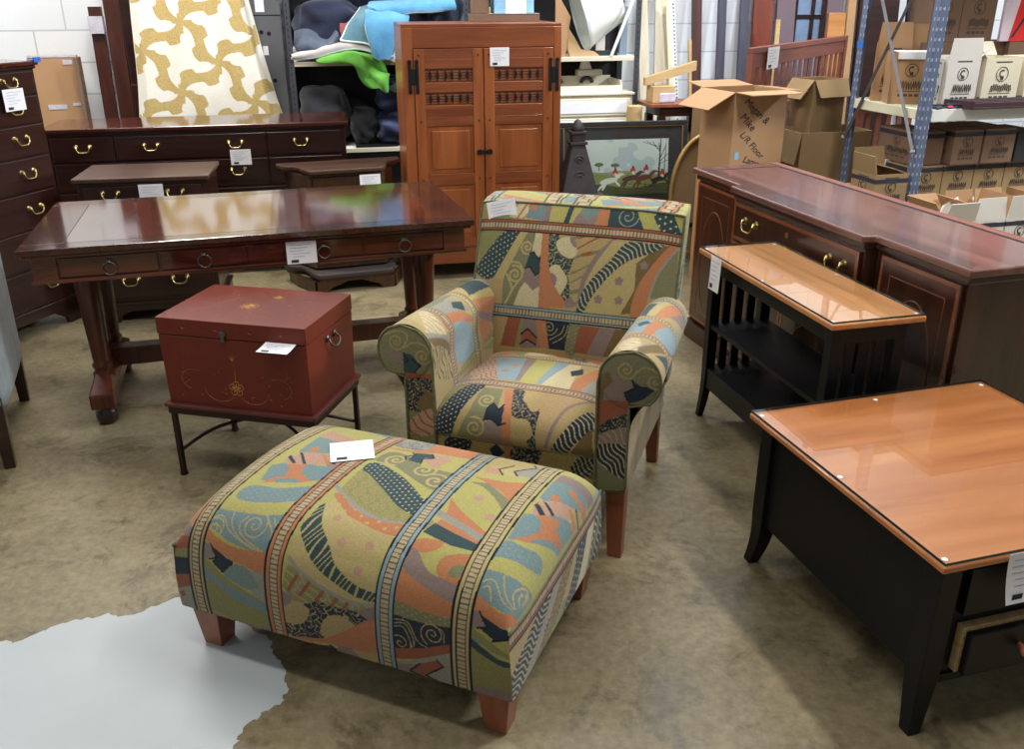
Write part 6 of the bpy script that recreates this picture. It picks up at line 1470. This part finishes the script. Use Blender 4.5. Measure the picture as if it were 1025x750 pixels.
# hunting picture
FP = thing('framed_picture', 'large black framed picture of red-coated riders behind the armchair', 'picture', (.345, 6.33, 0), 9)
lm = Matrix.Rotation(R(-7), 4, 'X'); FW, FH = .93, .868
b = MB(); fw_ = .032
b.box(0, FW, -.03, 0, 0, fw_, lm); b.box(0, FW, -.03, 0, FH-fw_, FH, lm); b.box(0, fw_, -.03, 0, fw_, FH-fw_, lm); b.box(FW-fw_, FW, -.03, 0, fw_, FH-fw_, lm); b.build('frame', 'blackframe', FP, .005)
b = MB(); g0 = fw_
b.box(g0, FW-g0, -.024, -.01, FH-g0-.006, FH-g0, lm); b.box(g0, FW-g0, -.024, -.01, g0, g0+.006, lm); b.box(g0, g0+.006, -.024, -.01, g0, FH-g0, lm); b.box(FW-g0-.006, FW-g0, -.024, -.01, g0, FH-g0, lm); b.build('gilt_slip', 'gilt', FP)
MB().box(g0, FW-g0, -.014, -.004, g0, FH-g0, lm).build('mat_board', 'matboard', FP)
def picture_color(U, V):
    """U,V 0..1: sky, low hills, bare tree, riders in red jumping a fence"""
    sh = U.shape; col = np.zeros(sh+(3,)); L = lambda *c: np.array(s2l(c)[:3])
    n = np.sin(U*9+V*4)+.6*np.sin(U*17-V*11+1)+.4*np.sin(U*31+V*23)
    sky = np.where((n+(.75-V)*3 > .5)[..., None], L(176, 190, 192), L(200, 208, 202)); col[:] = sky
    hill = .40+.035*np.sin(U*5)+.02*np.sin(U*13+1)
    col[V < hill] = L(140, 150, 108); col[V < hill-.05-.02*np.sin(U*21)] = L(136, 142, 84); col[V < .16+.04*np.sin(U*8)] = L(74, 84, 56)
    g = np.sin(U*70+V*30)*np.sin(U*33-V*90) > .55; col[g & (V < hill-.03)] *= .7
    def el(cx, cy, rx, ry, c, a=0):
        x = U-cx; y = V-cy; X = x*math.cos(a)+y*math.sin(a); Y = -x*math.sin(a)+y*math.cos(a); col[(X/rx)**2+(Y/ry)**2 < 1] = L(*c)
    for cx, cy in ((.22, .56), (.40, .54)): el(cx, cy, .05, .035, (96, 112, 74)); el(cx, cy-.07, .006, .05, (80, 80, 60))
    for x0, w0 in ((.90, .012), (.96, .006)): col[(np.abs(U-x0-.03*(V-.5)) < w0*(1.2-V*.8)) & (V > .25)] = L(52, 50, 52)
    for k in range(7):
        a = .6+.35*k; x0 = .91; y0 = .55+.05*k; d = np.abs((U-x0)*math.sin(a)-(V-y0)*math.cos(a)); s_ = (U-x0)*math.cos(a)+(V-y0)*math.sin(a); col[(d < .004) & (s_ > 0) & (s_ < .22)] = L(62, 60, 60)
    # white horse jumping, brown horses
    def horse(cx, cy, c, s_=1):
        el(cx, cy, .085*s_, .040*s_, c, .35); el(cx+.085*s_, cy+.065*s_, .022*s_, .045*s_, c, -.5); el(cx+.115*s_, cy+.095*s_, .03*s_, .014*s_, c, -.4)
        el(cx-.07*s_, cy-.085*s_, .012*s_, .06*s_, c, -.5); el(cx-.04*s_, cy-.08*s_, .012*s_, .06*s_, c, -.3); el(cx+.08*s_, cy-.04*s_, .012*s_, .05*s_, c, .5)
    def rider(cx, cy):
        el(cx, cy, .028, .045, (186, 62, 54), -.2); el(cx+.004, cy+.058, .012, .018, (60, 44, 44)); el(cx+.008, cy-.05, .016, .03, (220, 212, 202), .3)
    horse(.33, .26, (214, 216, 206), 1.25); horse(.57, .30, (84, 66, 60), 1.15); horse(.72, .30, (112, 66, 54), 1.2); horse(.90, .27, (54, 46, 48), 1.1)
    rider(.40, .42); rider(.60, .445); rider(.75, .46); rider(.93, .38)
    for y0 in (.06, .12, .18): col[(np.abs(V-y0+.1*(U-.75)) < .006) & (U > .45)] = L(96, 88, 66)
    for x0 in (.5, .62, .74, .86): col[(np.abs(U-x0) < .006) & (V < .2)] = L(86, 78, 60)
    return col
uu, vv = np.meshgrid(np.linspace(0, 1, 300), np.linspace(0, 1, 260))
X_ = .145+uu*.65; Z_2 = .36+vv*.385; Pp = np.stack([X_, np.full_like(X_, -.0160), Z_2], -1)
lm3 = np.array(lm.to_3x3()); Pp = Pp @ lm3.T
grid_obj('picture', Pp, 'canvas', FP, picture_color(uu, vv), smooth=False)
g_ = MB(); g_.box(g0, FW-g0, -.0225, -.0215, g0, FH-g0, lm); g_.build('pane', 'glass', FP)
# carved obelisk
OB = thing('obelisk', 'dark grey carved obelisk with pointed finial beside the orange cupboard', 'ornament', (.437, 6.06, 0), 14); OB.scale = (.95, .95, .935)
MB().box(-.15, .15, -.12, .12, 0, .44).build('pedestal', 'stonegrey', OB, .006)
MB().box(-.165, .165, -.135, .135, .44, .49).build('slab', 'stonegrey', OB, .006)
MB().frus((-.132, .132, -.10, .10), (-.048, .048, -.04, .04), .49, .825).build('shaft', 'stonegrey', OB, .004)
b = MB()
for z, r_ in ((.60, .045), (.72, .033)): b.tube([(r_*math.cos(a), -.073+(z-.60)*.145-.000, z+r_*math.sin(a)) for a in np.linspace(0, 6.28, 20, endpoint=False)], .006, 6, closed=True); b.tube([(r_*.45*math.cos(a), -.075+(z-.60)*.145, z+r_*.45*math.sin(a)) for a in np.linspace(0, 6.28, 12, endpoint=False)], .007, 6, closed=True)
b.build('carved_rosette', 'stonegrey', OB, smooth=True)
MB().box(-.062, .062, -.05, .05, .825, .845).box(-.045, .045, -.038, .038, .845, .90).box(-.056, .056, -.047, .047, .90, .918).build('neck', 'stonegrey', OB, .003)
MB().lathe([(.044, .918), (.046, .935), (.038, .96), (.022, .985), (.008, .997), (0, 1.0)], seg=16).build('finial', 'stonegrey', OB, smooth=True)
# gilt oval frame seen against the boxes
OV = thing('oval_frame', 'gold-rimmed oval framed board behind the tall moving carton', 'frame', (1.315, 5.96, 0), 14)
lm = Matrix.Rotation(R(-6), 4, 'X')
ell = [(.26*math.cos(a), -.01, .428+.412*math.sin(a)) for a in np.linspace(0, 2*math.pi, 60, endpoint=False)]
MB().tube([lm @ Vector(p) for p in ell], .016, 10, closed=True).build('rim', 'gilt', OV, smooth=True)
MB().prism([(.25*math.cos(a), .428+.402*math.sin(a)) for a in np.linspace(0, 2*math.pi, 60, endpoint=False)], -.008, .002, 'xz', lm).build('panel', 'olive_panel', OV)
MB().box(-.14, .23, -.016, -.009, .24, .27, lm).build('strap', 'iron', OV)
# small dark table with bits on it
TB = wthing('side_table', 'small dark red table with loose wood on it behind the picture', 'table', 2.10, -.74)
MB().box(0, .52, 0, .34, .925, .95).build('top', 'legred', TB, .004); MB().box(.08, .46, .02, .32, .86, .925).build('apron', 'drk', TB, .003)
for x in (.10, .44):
    for y in (.04, .30): MB().frus((x-.018, x+.018, y-.018, y+.018), (x-.026, x+.026, y-.026, y+.026), 0, .86).build('leg', 'drk', TB, .002)
o = wthing('crate', 'small wooden crate wrapped in clear plastic on the dark red table', 'crate', 2.14, -.66, .951); MB().box(0, .17, 0, .14, 0, .115).build('crate_body', 'lumber_tan', o, .003); MB().box(.05, .175, -.006, .145, 0, .07).build('plastic_wrap', 'poly', o, .01)
o = wthing('box', 'olive brown box standing under the small dark table', 'box', 2.25, -.66); MB().box(0, .20, 0, .2, 0, .74).build('carton', 'olive_panel', o, .002)
o = wthing('paper_roll', 'brown paper roll standing upright left of the small table', 'paper roll', 2.02, -.62); MB().lathe([(.055, 0), (.055, .93), (.04, .935)], seg=20).build('roll', 'lumber_tan', o)
o = wthing('backing_board', 'olive brown board standing behind the tall moving carton', 'board', 2.40, -.80, 0, -3); MB().box(0, .42, 0, .012, 0, .96).build('sheet', 'olive_panel', o)
# lumber and bed rails leaning on the wall
lean('plank', 'leftmost pale pine plank leaning on the block wall', 'plank', 2.245, 2.325, 2.0, .02, -.30, -.06, 'lumber', -.08)
lean('plank', 'wide pale pine plank with knots leaning on the block wall', 'plank', 2.33, 2.45, 2.05, .022, -.26, -.04, 'lumber', .0)
def pegs(o, wd, h, th, tb, tt, sk):
    b = MB()
    for k in range(60):
        f = (k+.5)/60; b.box(wd*.55+sk*f, wd*.8+sk*f, tb+(tt-tb)*f-th-.0015, tb+(tt-tb)*f-th+.002, h*f, h*f+.012)
    b.build('holes', 'bluesteel', o)
lean('plank', 'yellowish plank leaning beside the perforated strip', 'plank', 2.505, 2.54, 1.60, .02, -.32, -.16, 'beam', -.12)
lean('perforated_strip', 'narrow perforated pale strip leaning on the block wall', 'strip', 2.545, 2.59, 1.62, .006, -.30, -.14, 'beamwhite', -.12, extra=pegs)
o = wthing('plank', 'short pale plank resting crosswise on the crate and the dark table', 'plank', 2.15, -.60, 1.068); MB().prism([(-.05, 0.0), (.34, .10), (.34, .165), (-.05, .055)], 0, .05, 'xz').build('board', 'lumber_tan', o, .002)
lean('bed_rail', 'dark brown bed rail nearest the perforated strip', 'bed rail', 2.675, 2.75, 2.2, .03, -.22, -.03, 'brownrail', -.06, )
lean('stake', 'short thin wooden stake between two dark bed rails', 'stake', 2.655, 2.68, 1.36, .018, -.26, -.12, 'lumber_tan', -.05)
lean('bed_rail', 'slate coloured bed rail in the middle of the bare wall', 'bed rail', 2.86, 2.925, 2.2, .03, -.22, -.03, 'greyrail', -.02)
lean('bed_rail', 'slate coloured bed rail just left of the slatted headboard', 'bed rail', 3.03, 3.10, 2.2, .03, -.22, -.03, 'greyrail', .0)
lean('door_panel', 'red brown wooden door leaning behind the slatted headboard', 'door', 3.14, 3.30, 2.2, .035, -.20, -.03, 'reddoor')
lean('stake', 'thin wooden stake standing in front of the red brown door', 'stake', 3.235, 3.27, 1.50, .015, -.36, -.26, 'lumber_tan', .02)
lean('board', 'purple brown board leaning right of the red brown door', 'board', 3.335, 3.49, 2.2, .03, -.22, -.03, 'purple')
WN = wthing('cabinet_door', 'glazed dark framed cabinet door leaning on the wall', 'door', 3.50, -.05); 
b = MB(); b.box(.0, .03, -.03, 0, 0, 2.2); b.box(.24, .27, -.03, 0, 0, 2.2); b.box(.03, .24, -.028, 0, 1.50, 1.53); b.box(.03, .24, -.028, 0, 2.15, 2.2); b.box(.03, .24, -.028, 0, 0, .1); b.box(.15, .18, -.028, 0, .1, 2.15); b.build('door_frame', 'drk', WN, .002)
M['dimglass'] = plain('blue_grey_glass', (116, 136, 162), .12, 0, .25, 3); MB().box(.03, .24, -.016, -.010, .1, 2.15).build('pane', 'dimglass', WN)
lean('panel', 'honey coloured door panel with grey upper half leaning by the wall', 'panel', 3.80, 3.95, 1.54, .03, -.16, -.06, 'maple')
lean('board', 'pale grey board standing behind the honey coloured panel', 'board', 3.79, 3.93, 2.2, .02, -.09, -.03, 'purple')
lean('board', 'tan board leaning left of the grey rack post', 'board', 3.96, 4.03, 1.75, .03, -.16, -.05, 'card')
lean('door_panel', 'dark brown door leaning behind the grey rack', 'door', 4.05, 4.40, 2.2, .035, -.20, -.03, 'drk')
lean('metal_bed_frame', 'folded dark metal bed frame standing behind the grey rack', 'bed frame', 4.45, 4.53, 2.2, .03, -.30, -.06, 'iron')
lean('steel_bar', 'bluish steel bar leaning behind the grey rack', 'bar', 4.78, 4.84, 2.2, .03, -.30, -.06, 'bluesteel', -.2)
lean('plastic_sheet', 'clear bluish plastic sheet hanging behind the grey rack', 'sheet', 4.90, 5.10, 2.2, .004, -.14, -.05, 'palepanel')
# slatted headboard and footboard
SB = thing('slatted_headboard', 'pinkish brown slatted headboard with white tag behind the moving cartons', 'headboard', (1.46, 5.80, 0), 55.6)
HL = 2.05
b = MB(); b.box(0, HL, -.022, .022, 1.345, 1.38); b.build('top_cap', 'headb', SB, .004)
for z0, z1 in ((1.26, 1.345), (.93, 1.0), (.42, .54)): MB().box(.05, HL-.05, -.012, .012, z0, z1).build('rail', 'headb', SB, .002)
for x0 in (0, HL-.06): MB().box(x0, x0+.06, -.02, .02, 0, 1.345).build('post', 'headb', SB, .002)
k = 0; x = .11
while x < HL-.10:
    MB().box(x, x+.058, -.004, .004, .54, 1.26).build('slat', 'headb', SB, .001); x += .122
price_tag(SB, T(.33, -.030, 1.372, 0), .21, .13)
SB2 = thing('slatted_footboard', 'reddish slatted footboard under the rack shelf behind the open wine carton', 'footboard', (2.36, 6.35, 0), 10)
for z0, z1 in ((.93, 1.0), (.12, .22)): MB().box(.04, .78, -.012, .012, z0, z1).build('rail', 'headb', SB2, .002)
for x0 in (0, .78): MB().box(x0, x0+.05, -.02, .02, 0, 1.02).build('post', 'headb', SB2, .002)
for k in range(9): MB().box(.075+k*.078, .075+k*.078+.036, -.004, .004, .22, .93).build('slat', 'headb', SB2, .001)
# ------------------------------------------------------------------ cartons
def carton(name, label, loc, rz, w, d, h, mat='card', flaps=(), band=None, prints=(), group=None, cat='box', closed=False, flap_mat=None):
    """open or closed carton, origin front-left bottom corner. flaps: (side, length, angle) angle 0=upright, 90=out, -90=closed"""
    o = thing(name, label, cat, loc, rz, group); t = .005
    b = MB(); b.box(0, w, 0, t, 0, h); b.box(0, w, d-t, d, 0, h); b.box(0, t, t, d-t, 0, h); b.box(w-t, w, t, d-t, 0, h); b.box(t, w-t, t, d-t, 0, t)
    if closed: b.box(t, w-t, t, d-t, h-t, h)
    b.build('carton_body', mat, o)
    for fl in flaps:
        side, ln, ang = fl[:3]
        a = R(ang); b = MB(); oy, oz = -math.sin(a)*ln, math.cos(a)*ln
        if side == 'f': v = [(0, 0, h), (w, 0, h), (w-.01, oy, h+oz), (.01, oy, h+oz)]; nrm = Vector((0, math.cos(a), math.sin(a)))
        if side == 'b': v = [(w, d, h), (0, d, h), (.01, d-oy, h+oz), (w-.01, d-oy, h+oz)]; nrm = Vector((0, -math.cos(a), math.sin(a)))
        if side == 'l': v = [(0, d, h), (0, 0, h), (oy, .01, h+oz), (oy, d-.01, h+oz)]; nrm = Vector((math.cos(a), 0, math.sin(a)))
        if side == 'r': v = [(w, 0, h), (w, d, h), (w-oy, d-.01, h+oz), (w-oy, .01, h+oz)]; nrm = Vector((-math.cos(a), 0, math.sin(a)))
        v = [Vector(p) for p in v]; vs = v+[p+nrm*.005 for p in v]
        b._add(vs, [(0, 1, 2, 3), (7, 6, 5, 4), (0, 4, 5, 1), (1, 5, 6, 2), (2, 6, 7, 3), (3, 7, 4, 0)])
        b.build('flap', fl[3] if len(fl) > 3 else (flap_mat or mat), o)
    if band:
        z0, z1 = band; b = MB(); e = .0012
        b.box(-e, w+e, -e, 0, z0, z1); b.box(-e, 0, 0, d, z0, z1); b.box(w, w+e, 0, d, z0, z1); b.build('printed_band', 'ink', o)
    for side in prints: wine_print(o, side, w, d, h)
    return o
def wine_print(o, side, w, d, h, style=0):
    b = MB(); W_ = w if side == 'f' else d
    m = T(0, -.0004, 0) if side == 'f' else T(-.0004, 0, 0, 0)@Matrix(((0, 1, 0, 0), (-1, 0, 0, d), (0, 0, 1, 0), (0, 0, 0, 1)))
    if side == 'l': m = Matrix(((0, 1, 0, -.0004), (-1, 0, 0, d), (0, 0, 1, 0), (0, 0, 0, 1)))
    cx, cz, r_ = W_/2, h*.66, min(W_*.16, h*.16)
    b.tube([m @ Vector((cx+r_*math.cos(a), 0, cz+r_*math.sin(a))) for a in np.linspace(0, 2*math.pi, 24, endpoint=False)], .0022, 4, closed=True)
    b.tube([m @ Vector((cx+r_*.45*math.cos(a), 0, cz+r_*.45*math.sin(a)+r_*.1)) for a in np.linspace(1.0, 5.2, 12)], .004, 4)
    b.box(cx-r_*.25, cx+r_*.3, -.001, 0, cz-r_*.8, cz-r_*.3, m)
    b.box(cx-W_*.22, cx+W_*.22, -.001, 0, h*.90, h*.925, m)
    rs = random.Random(int(w*1000+h*77))
    x = cx-W_*.26
    while x < cx+W_*.26:       # scribbled script line
        b.tube([m @ Vector((x+.02*t*W_/.25, -.0005, h*.37+.018*h/.2*math.sin(t*9+x*90))) for t in np.linspace(0, 1, 6)], .0022, 4); x += .017
    b.box(cx-W_*.30, cx+W_*.30, -.001, 0, h*.25, h*.262, m)
    for k in range(4): b.box(cx-W_*.27+k*W_*.14, cx-W_*.27+k*W_*.14+W_*.10, -.001, 0, h*.15, h*.20, m)
    b.build('printed_logo', 'print', o)
# tall moving cartons
B1 = carton('moving_carton', 'tall open brown moving carton with handwriting standing behind the sideboard', (1.262, 5.26, 0), 22, .36, .33, 1.17, flaps=(('l', .19, 118), ('f', .15, 92), ('b', .19, 84), ('r', .15, 95)), flap_mat='card')
def text_mesh(par, txt, size, m, mat='ink', nm='handwriting'):
    cu = bpy.data.curves.new('t', 'FONT'); cu.body = txt; cu.size = size; cu.extrude = .0004; cu.shear = .25
    to = bpy.data.objects.new('t', cu); COL.objects.link(to); bpy.context.view_layer.update()
    me = bpy.data.meshes.new_from_object(to.evaluated_get(bpy.context.evaluated_depsgraph_get())); bpy.data.objects.remove(to)
    me.transform(m); me.materials.clear(); me.materials.append(M[mat]); o = bpy.data.objects.new(nm, me); COL.objects.link(o); o.parent = par; return o
fx = Matrix.Rotation(R(90), 4, 'X')
text_mesh(B1, 'Megan &', .060, T(.06, -.0012, 1.115, 0, 0, 38)@fx)
text_mesh(B1, 'Mike', .064, T(.04, -.0012, 1.035, 0, 0, 42)@fx)
text_mesh(B1, 'L/R Floor', .056, T(.05, -.0012, .935, 0, 0, 42)@fx)
text_mesh(B1, 'Lamp', .056, T(.085, -.0012, .785, 0, 0, 20)@fx)
MB().box(.030, .058, -.001, 0, .80, .84).build('paper_label', 'bluepack', B1)
carton('moving_carton', 'tall brown moving carton standing inside the open square carton', (1.945, 6.02, .006), 27, .28, .20, 1.165, 'card_olive', (('f', .12, 152), ('l', .15, 140), ('b', .10, 100)))
carton('carton', 'open squat brown carton holding a taller one behind the sideboard', (1.835, 5.80, 0), 14, .50, .33, .872, 'card_olive', (('l', .20, 172),))
# steel rack on the right with cartons
RM = T(2.219, 5.007, 0, 15)   # rack frame: x along the shelf, y to the back
RS = .917; zq = lambda z: 0.0 if z <= 0 else 1.685-RS*(1.685-z)
def rthing(name, label, cat, s, t, z=0, rz=0, group=None):
    return thing(name, label, cat, RM @ Vector((s*RS, t*RS, zq(z))), 15+rz, group)
RK = rthing('storage_rack', 'blue grey perforated steel rack with cream beams behind the sideboard', 'rack', 0, 0)
RW, RD = 1.75, .66
def post(x, y, sx, sy):
    b = MB(); b.box(x, x+sx*.055, y, y+sy*.003, 0, 2.3) if sx > 0 else b.box(x-.055, x, min(y, y+sy*.003), max(y, y+sy*.003), 0, 2.3)
    b.box(x if sx > 0 else x-.003, x+.003 if sx > 0 else x, min(y, y+sy*.05), max(y, y+sy*.05), 0, 2.3)
    p = b.build('post', 'punched', RK); xx0 = x if sx > 0 else x-.055
    bo = MB()
    for k in (24, 28, 29, 31): bo.disc(.004, 0, .003, seg=8, m=T(xx0+.02, y, .058+.05*k)@Matrix.Rotation(R(90), 4, 'X'))
    if y == 0: bo.build('bolt', 'bolt', p)
    return p
post(0, 0, 1, 1); post(0, RD, 1, -1); post(RW, 0, -1, 1); post(RW, RD, -1, -1)
for z in (1.100, .589, 2.1):
    sh = MB().box(.006, RW-.006, .006, RD-.006, z-.012, z).build('shelf', 'beam', RK)
    if z > .6:
        MB().box(.058, RW-.058, -.004, .006, z-.062, z+.003).build('front_beam', 'beamwhite', sh, .002)
        MB().box(.058, RW-.058, RD-.006, RD+.004, z-.062, z+.003).build('back_beam', 'beamwhite', sh, .002)
        MB().box(-.004, .006, .052, RD-.052, z-.050, z+.003).build('end_beam', 'beam', sh, .002)
for (y0, z0, y1, z1) in ((RD-.01, .875, .10, 1.88), (.01, .885, RD-.06, 1.88)):
    b = MB(); o_ = -.012 if y0 > .3 else -.018
    b.tube([(o_, y0, z0), (o_, y1, z1)], 0.012, 4); b.build('brace', 'brace', RK)
bo = MB()
for y, z in ((RD-.01, .875), (.01, .885)): bo.disc(.008, 0, .02, seg=8, m=T(-.008, y, z)@Matrix.Rotation(R(-90), 4, 'Y'))
bo.build('bolt', 'bolt', RK)
MB().box(-.002, .004, RD-.052, RD+.002, 1.385, 1.425).build('tape', 'blue_tape', RK)
zs = 1.048
def rc(label, s, t, z, w, d, h, mat, flaps=(), band=None, prints=(), rz=0, closed=False, group=None, fm=None):
    z1 = zq(z+h); z0 = zq(z); flaps = [(f[0], f[1]*RS)+tuple(f[2:]) for f in flaps]
    if band: band = (z1-z0-(h-band[0])*RS, z1-z0-(h-band[1])*RS)
    return carton('wine_carton', label, RM @ Vector((s*RS, t*RS, z0)), 15+rz, w*RS, d*RS, z1-z0, mat, flaps, band, prints, group, 'box', closed, fm)
rc('plain brown carton with raised flap at the back corner of the rack shelf', .035, .56, zs, .20, .14, .345, 'card', (('f', .125, 0),), None, ('f',), -34)
rc('brown carton with dark printing and torn white rim behind the rack post', .015, .36, zs, .235, .20, .300, 'card', (('b', .16, 0),), None, ('f',), -24)
o = rthing('white_sheet', 'crumpled white sheet lying over the front edge of the brown wine carton', 'paper', .015, .357, zs+.302, -24); MB().box(.02, .235, -.01, .12, 0, .006).box(.02, .235, -.016, -.004, -.035, .006).build('sheet', 'paper', o, .003)
rc('narrow white carton partly hidden behind the front rack post', .125, .13, zs, .072, .06, .275, 'card_white', (), None, ('f',), closed=True)
rc('white carton with round logo and raised flap on the rack shelf', .205, .10, zs, .225, .22, .285, 'card_white', (('f', .105, 0), ('r', .08, 60)), None, ('f',))
rc('cream carton with round logo and open flap at the right edge of the rack shelf', .470, .10, zs, .26, .22, .275, 'card_cream', (('b', .09, 30), ('l', .06, 40)), None, ('f',))
rc('cream carton beyond the frame edge on the rack shelf', .78, .10, zs, .26, .22, .275, 'card_cream', (), None, ('f',), closed=True)
rc('plain brown carton supporting the left upside-down wine carton', .27, .44, zs, .30, .23, .35, 'card_dark', (), None, (), closed=True)
rc('dark brown upper wine carton left of its twin at top of the picture', .30, .44, zs+.352, .215, .20, .30, 'card_dark', (), None, ('f',), closed=True)
rc('plain brown carton supporting the right upper wine carton', .58, .44, zs, .30, .23, .35, 'card_dark', (), None, (), closed=True)
rc('dark brown upper wine carton right of its twin at top of the picture', .52, .44, zs+.352, .25, .20, .30, 'card_dark', (), None, ('f',), closed=True)
M['redc'] = plain('bright_red_board', (214, 44, 40), .5); M['pinkwhite'] = plain('pinkish_white_board', (222, 206, 222), .5)
o = rthing('sign_board', 'red and white board at the upper right corner', 'board', .80, .40, zs+.352); MB().box(0, .10, 0, .02, 0, .4).build('white_part', 'pinkwhite', o); MB().prism([(.06, 0), (.35, 0), (.35, .4), (.13, .4)], -.004, 0, 'xz').build('red_part', 'redc', o); MB().prism([(.07, .02), (.085, .02), (.16, .14), (.15, .15)], -.006, -.004, 'xz').build('black_stroke', 'ink', o)
rc('dark carton under the red and white board', .885, .40, zs, .30, .26, .35, 'card_dark', (), None, (), closed=True)
o = rthing('tray', 'dark purple brown ribbed tray lying on the front of the rack shelf', 'tray', .30, -.06, zs, 0)
M['traymat'] = plain('dark_plum_tray', (66, 42, 46), .5, 0, .1)
b = MB(); b.prism([(0, 0), (.55, 0), (.55, .15), (-.07, .15)], 0, .012)
for k in range(5): f = k/4; b.prism([(-.07*f, .15*f-.0), (.55, .15*f), (.55, .15*f+.014), (-.07*f, .15*f+.014)], .012, .035+.012*f, 'xy')
b.prism([(-.008, 0), (.006, 0), (-.062, .155), (-.08, .155)], .0, .045); b.build('ribbed_tray', 'traymat', o, .002)
b = MB(); rs = random.Random(9)
for q in range(6):
    p0 = [(rs.uniform(-.01, .24), rs.uniform(.0, .09), rs.uniform(.004, .03)) for _ in range(6)]; p0.sort(); b.tube([tuple(p) for p in catmull(p0, 30)], .0045, 6)
o = rthing('cable', 'tangle of black cables on the rack shelf beside the front post', 'cable', .04, .0, zs); b.build('cable_tangle', 'ink', o, smooth=True); 
MB().disc(.006, 0, .03, seg=8, m=T(.115, .0, .012)@Matrix.Rotation(R(90), 4, 'Y')).build('red_plug', 'redc', o)
# cartons stacked under the shelf
hh = .207; z2 = .491; z3 = z2+hh+.006
row2 = [(.075, 'under the left upper carton'), (.305, 'second from the post'), (.535, 'third from the post'), (.765, 'fourth from the post')]
for s_, d_ in row2: rc('brown banded wine carton in the lower row under the shelf, ' + d_, s_, .10, z2, .222, .26, hh, 'card_olive', (), (hh-.036, hh-.010), ('f',), closed=True, group='banded wine cartons under the shelf')
rc('brown banded wine carton on the upper row, left one with its side showing', .315, .07, z3, .205, .36, hh, 'card_dark', (), (hh-.038, hh-.012), ('f', 'l'), closed=True, group='banded wine cartons under the shelf')
rc('brown banded wine carton on the upper row, right of the one showing its side', .540, .07, z3, .225, .36, hh, 'card_dark', (), (hh-.038, hh-.012), ('f',), closed=True, group='banded wine cartons under the shelf')
rc('dark green grey carton at the right end of the upper row', .785, .07, z3, .22, .36, hh-.03, 'backdark', (), None, (), closed=True)
rc('brown banded wine carton tucked behind the front post on the upper row', .085, .12, z3, .20, .36, hh-.01, 'card_dark', (), (hh-.048, hh-.022), ('l',), closed=True, group='banded wine cartons under the shelf')
# cartons on the floor in front of the rack
for k, z in enumerate((0, .236)): rc(('lowest' if k == 0 else 'middle')+' brown carton of the stack left of the rack post', -.285, -.03, z, .235, .24, .234, 'card_olive', closed=True, group='stack left of the rack post')
rc('open brown banded wine carton with raised flaps left of the rack post', -.275, -.03, .472, .225, .235, .215, 'card_olive', (('f', .002, 0), ('l', .11, 8), ('b', .13, 10), ('r', .10, -70)), (.165, .19), ('l', 'f'))
fr_ = [(-.06, 'just right of the rack post foot', .215, .115), (.155, 'with a brown inner flap', .21, .125), (.375, 'with clean raised front flap', .215, .13), (.60, 'at the right edge of the picture', .215, .13)]
for i, (s_, d_, w_, fl_) in enumerate(fr_):
    rc('lower white carton ' + d_, s_, -.40, 0, w_, .27, .235, 'card_white', (), (.19, .215), ('f',), closed=True, group='white cartons on the floor')
    rc('open white carton ' + d_, s_, -.40, .237, w_, .27, .235, 'card_white', (('f', fl_, (14, -4, 3, 6)[i]), ('l', .13, (30, 35, -8, 12)[i], 'card'), ('b', .12, (40, 12, 20, 8)[i], 'card')), (.19, .215), ('f',), group='white cartons on the floor')
for lab, s_, t_, rz_, z_, tilt in (('crumpled white paper standing in the open cartons near the sideboard', -.02, -.30, 8, .47, 8), ('second white paper sheet in the open carton by the sideboard edge', .22, -.34, 20, .42, -6)):
    o = rthing('paper_sheet', lab, 'paper', s_, t_, z_+.01, rz_); MB().prism([(0, 0), (.18, 0), (.17, .10), (.05, .06)], 0, .004, 'xz', Matrix.Rotation(R(-25), 4, 'X')).build('sheet', 'card_white', o)
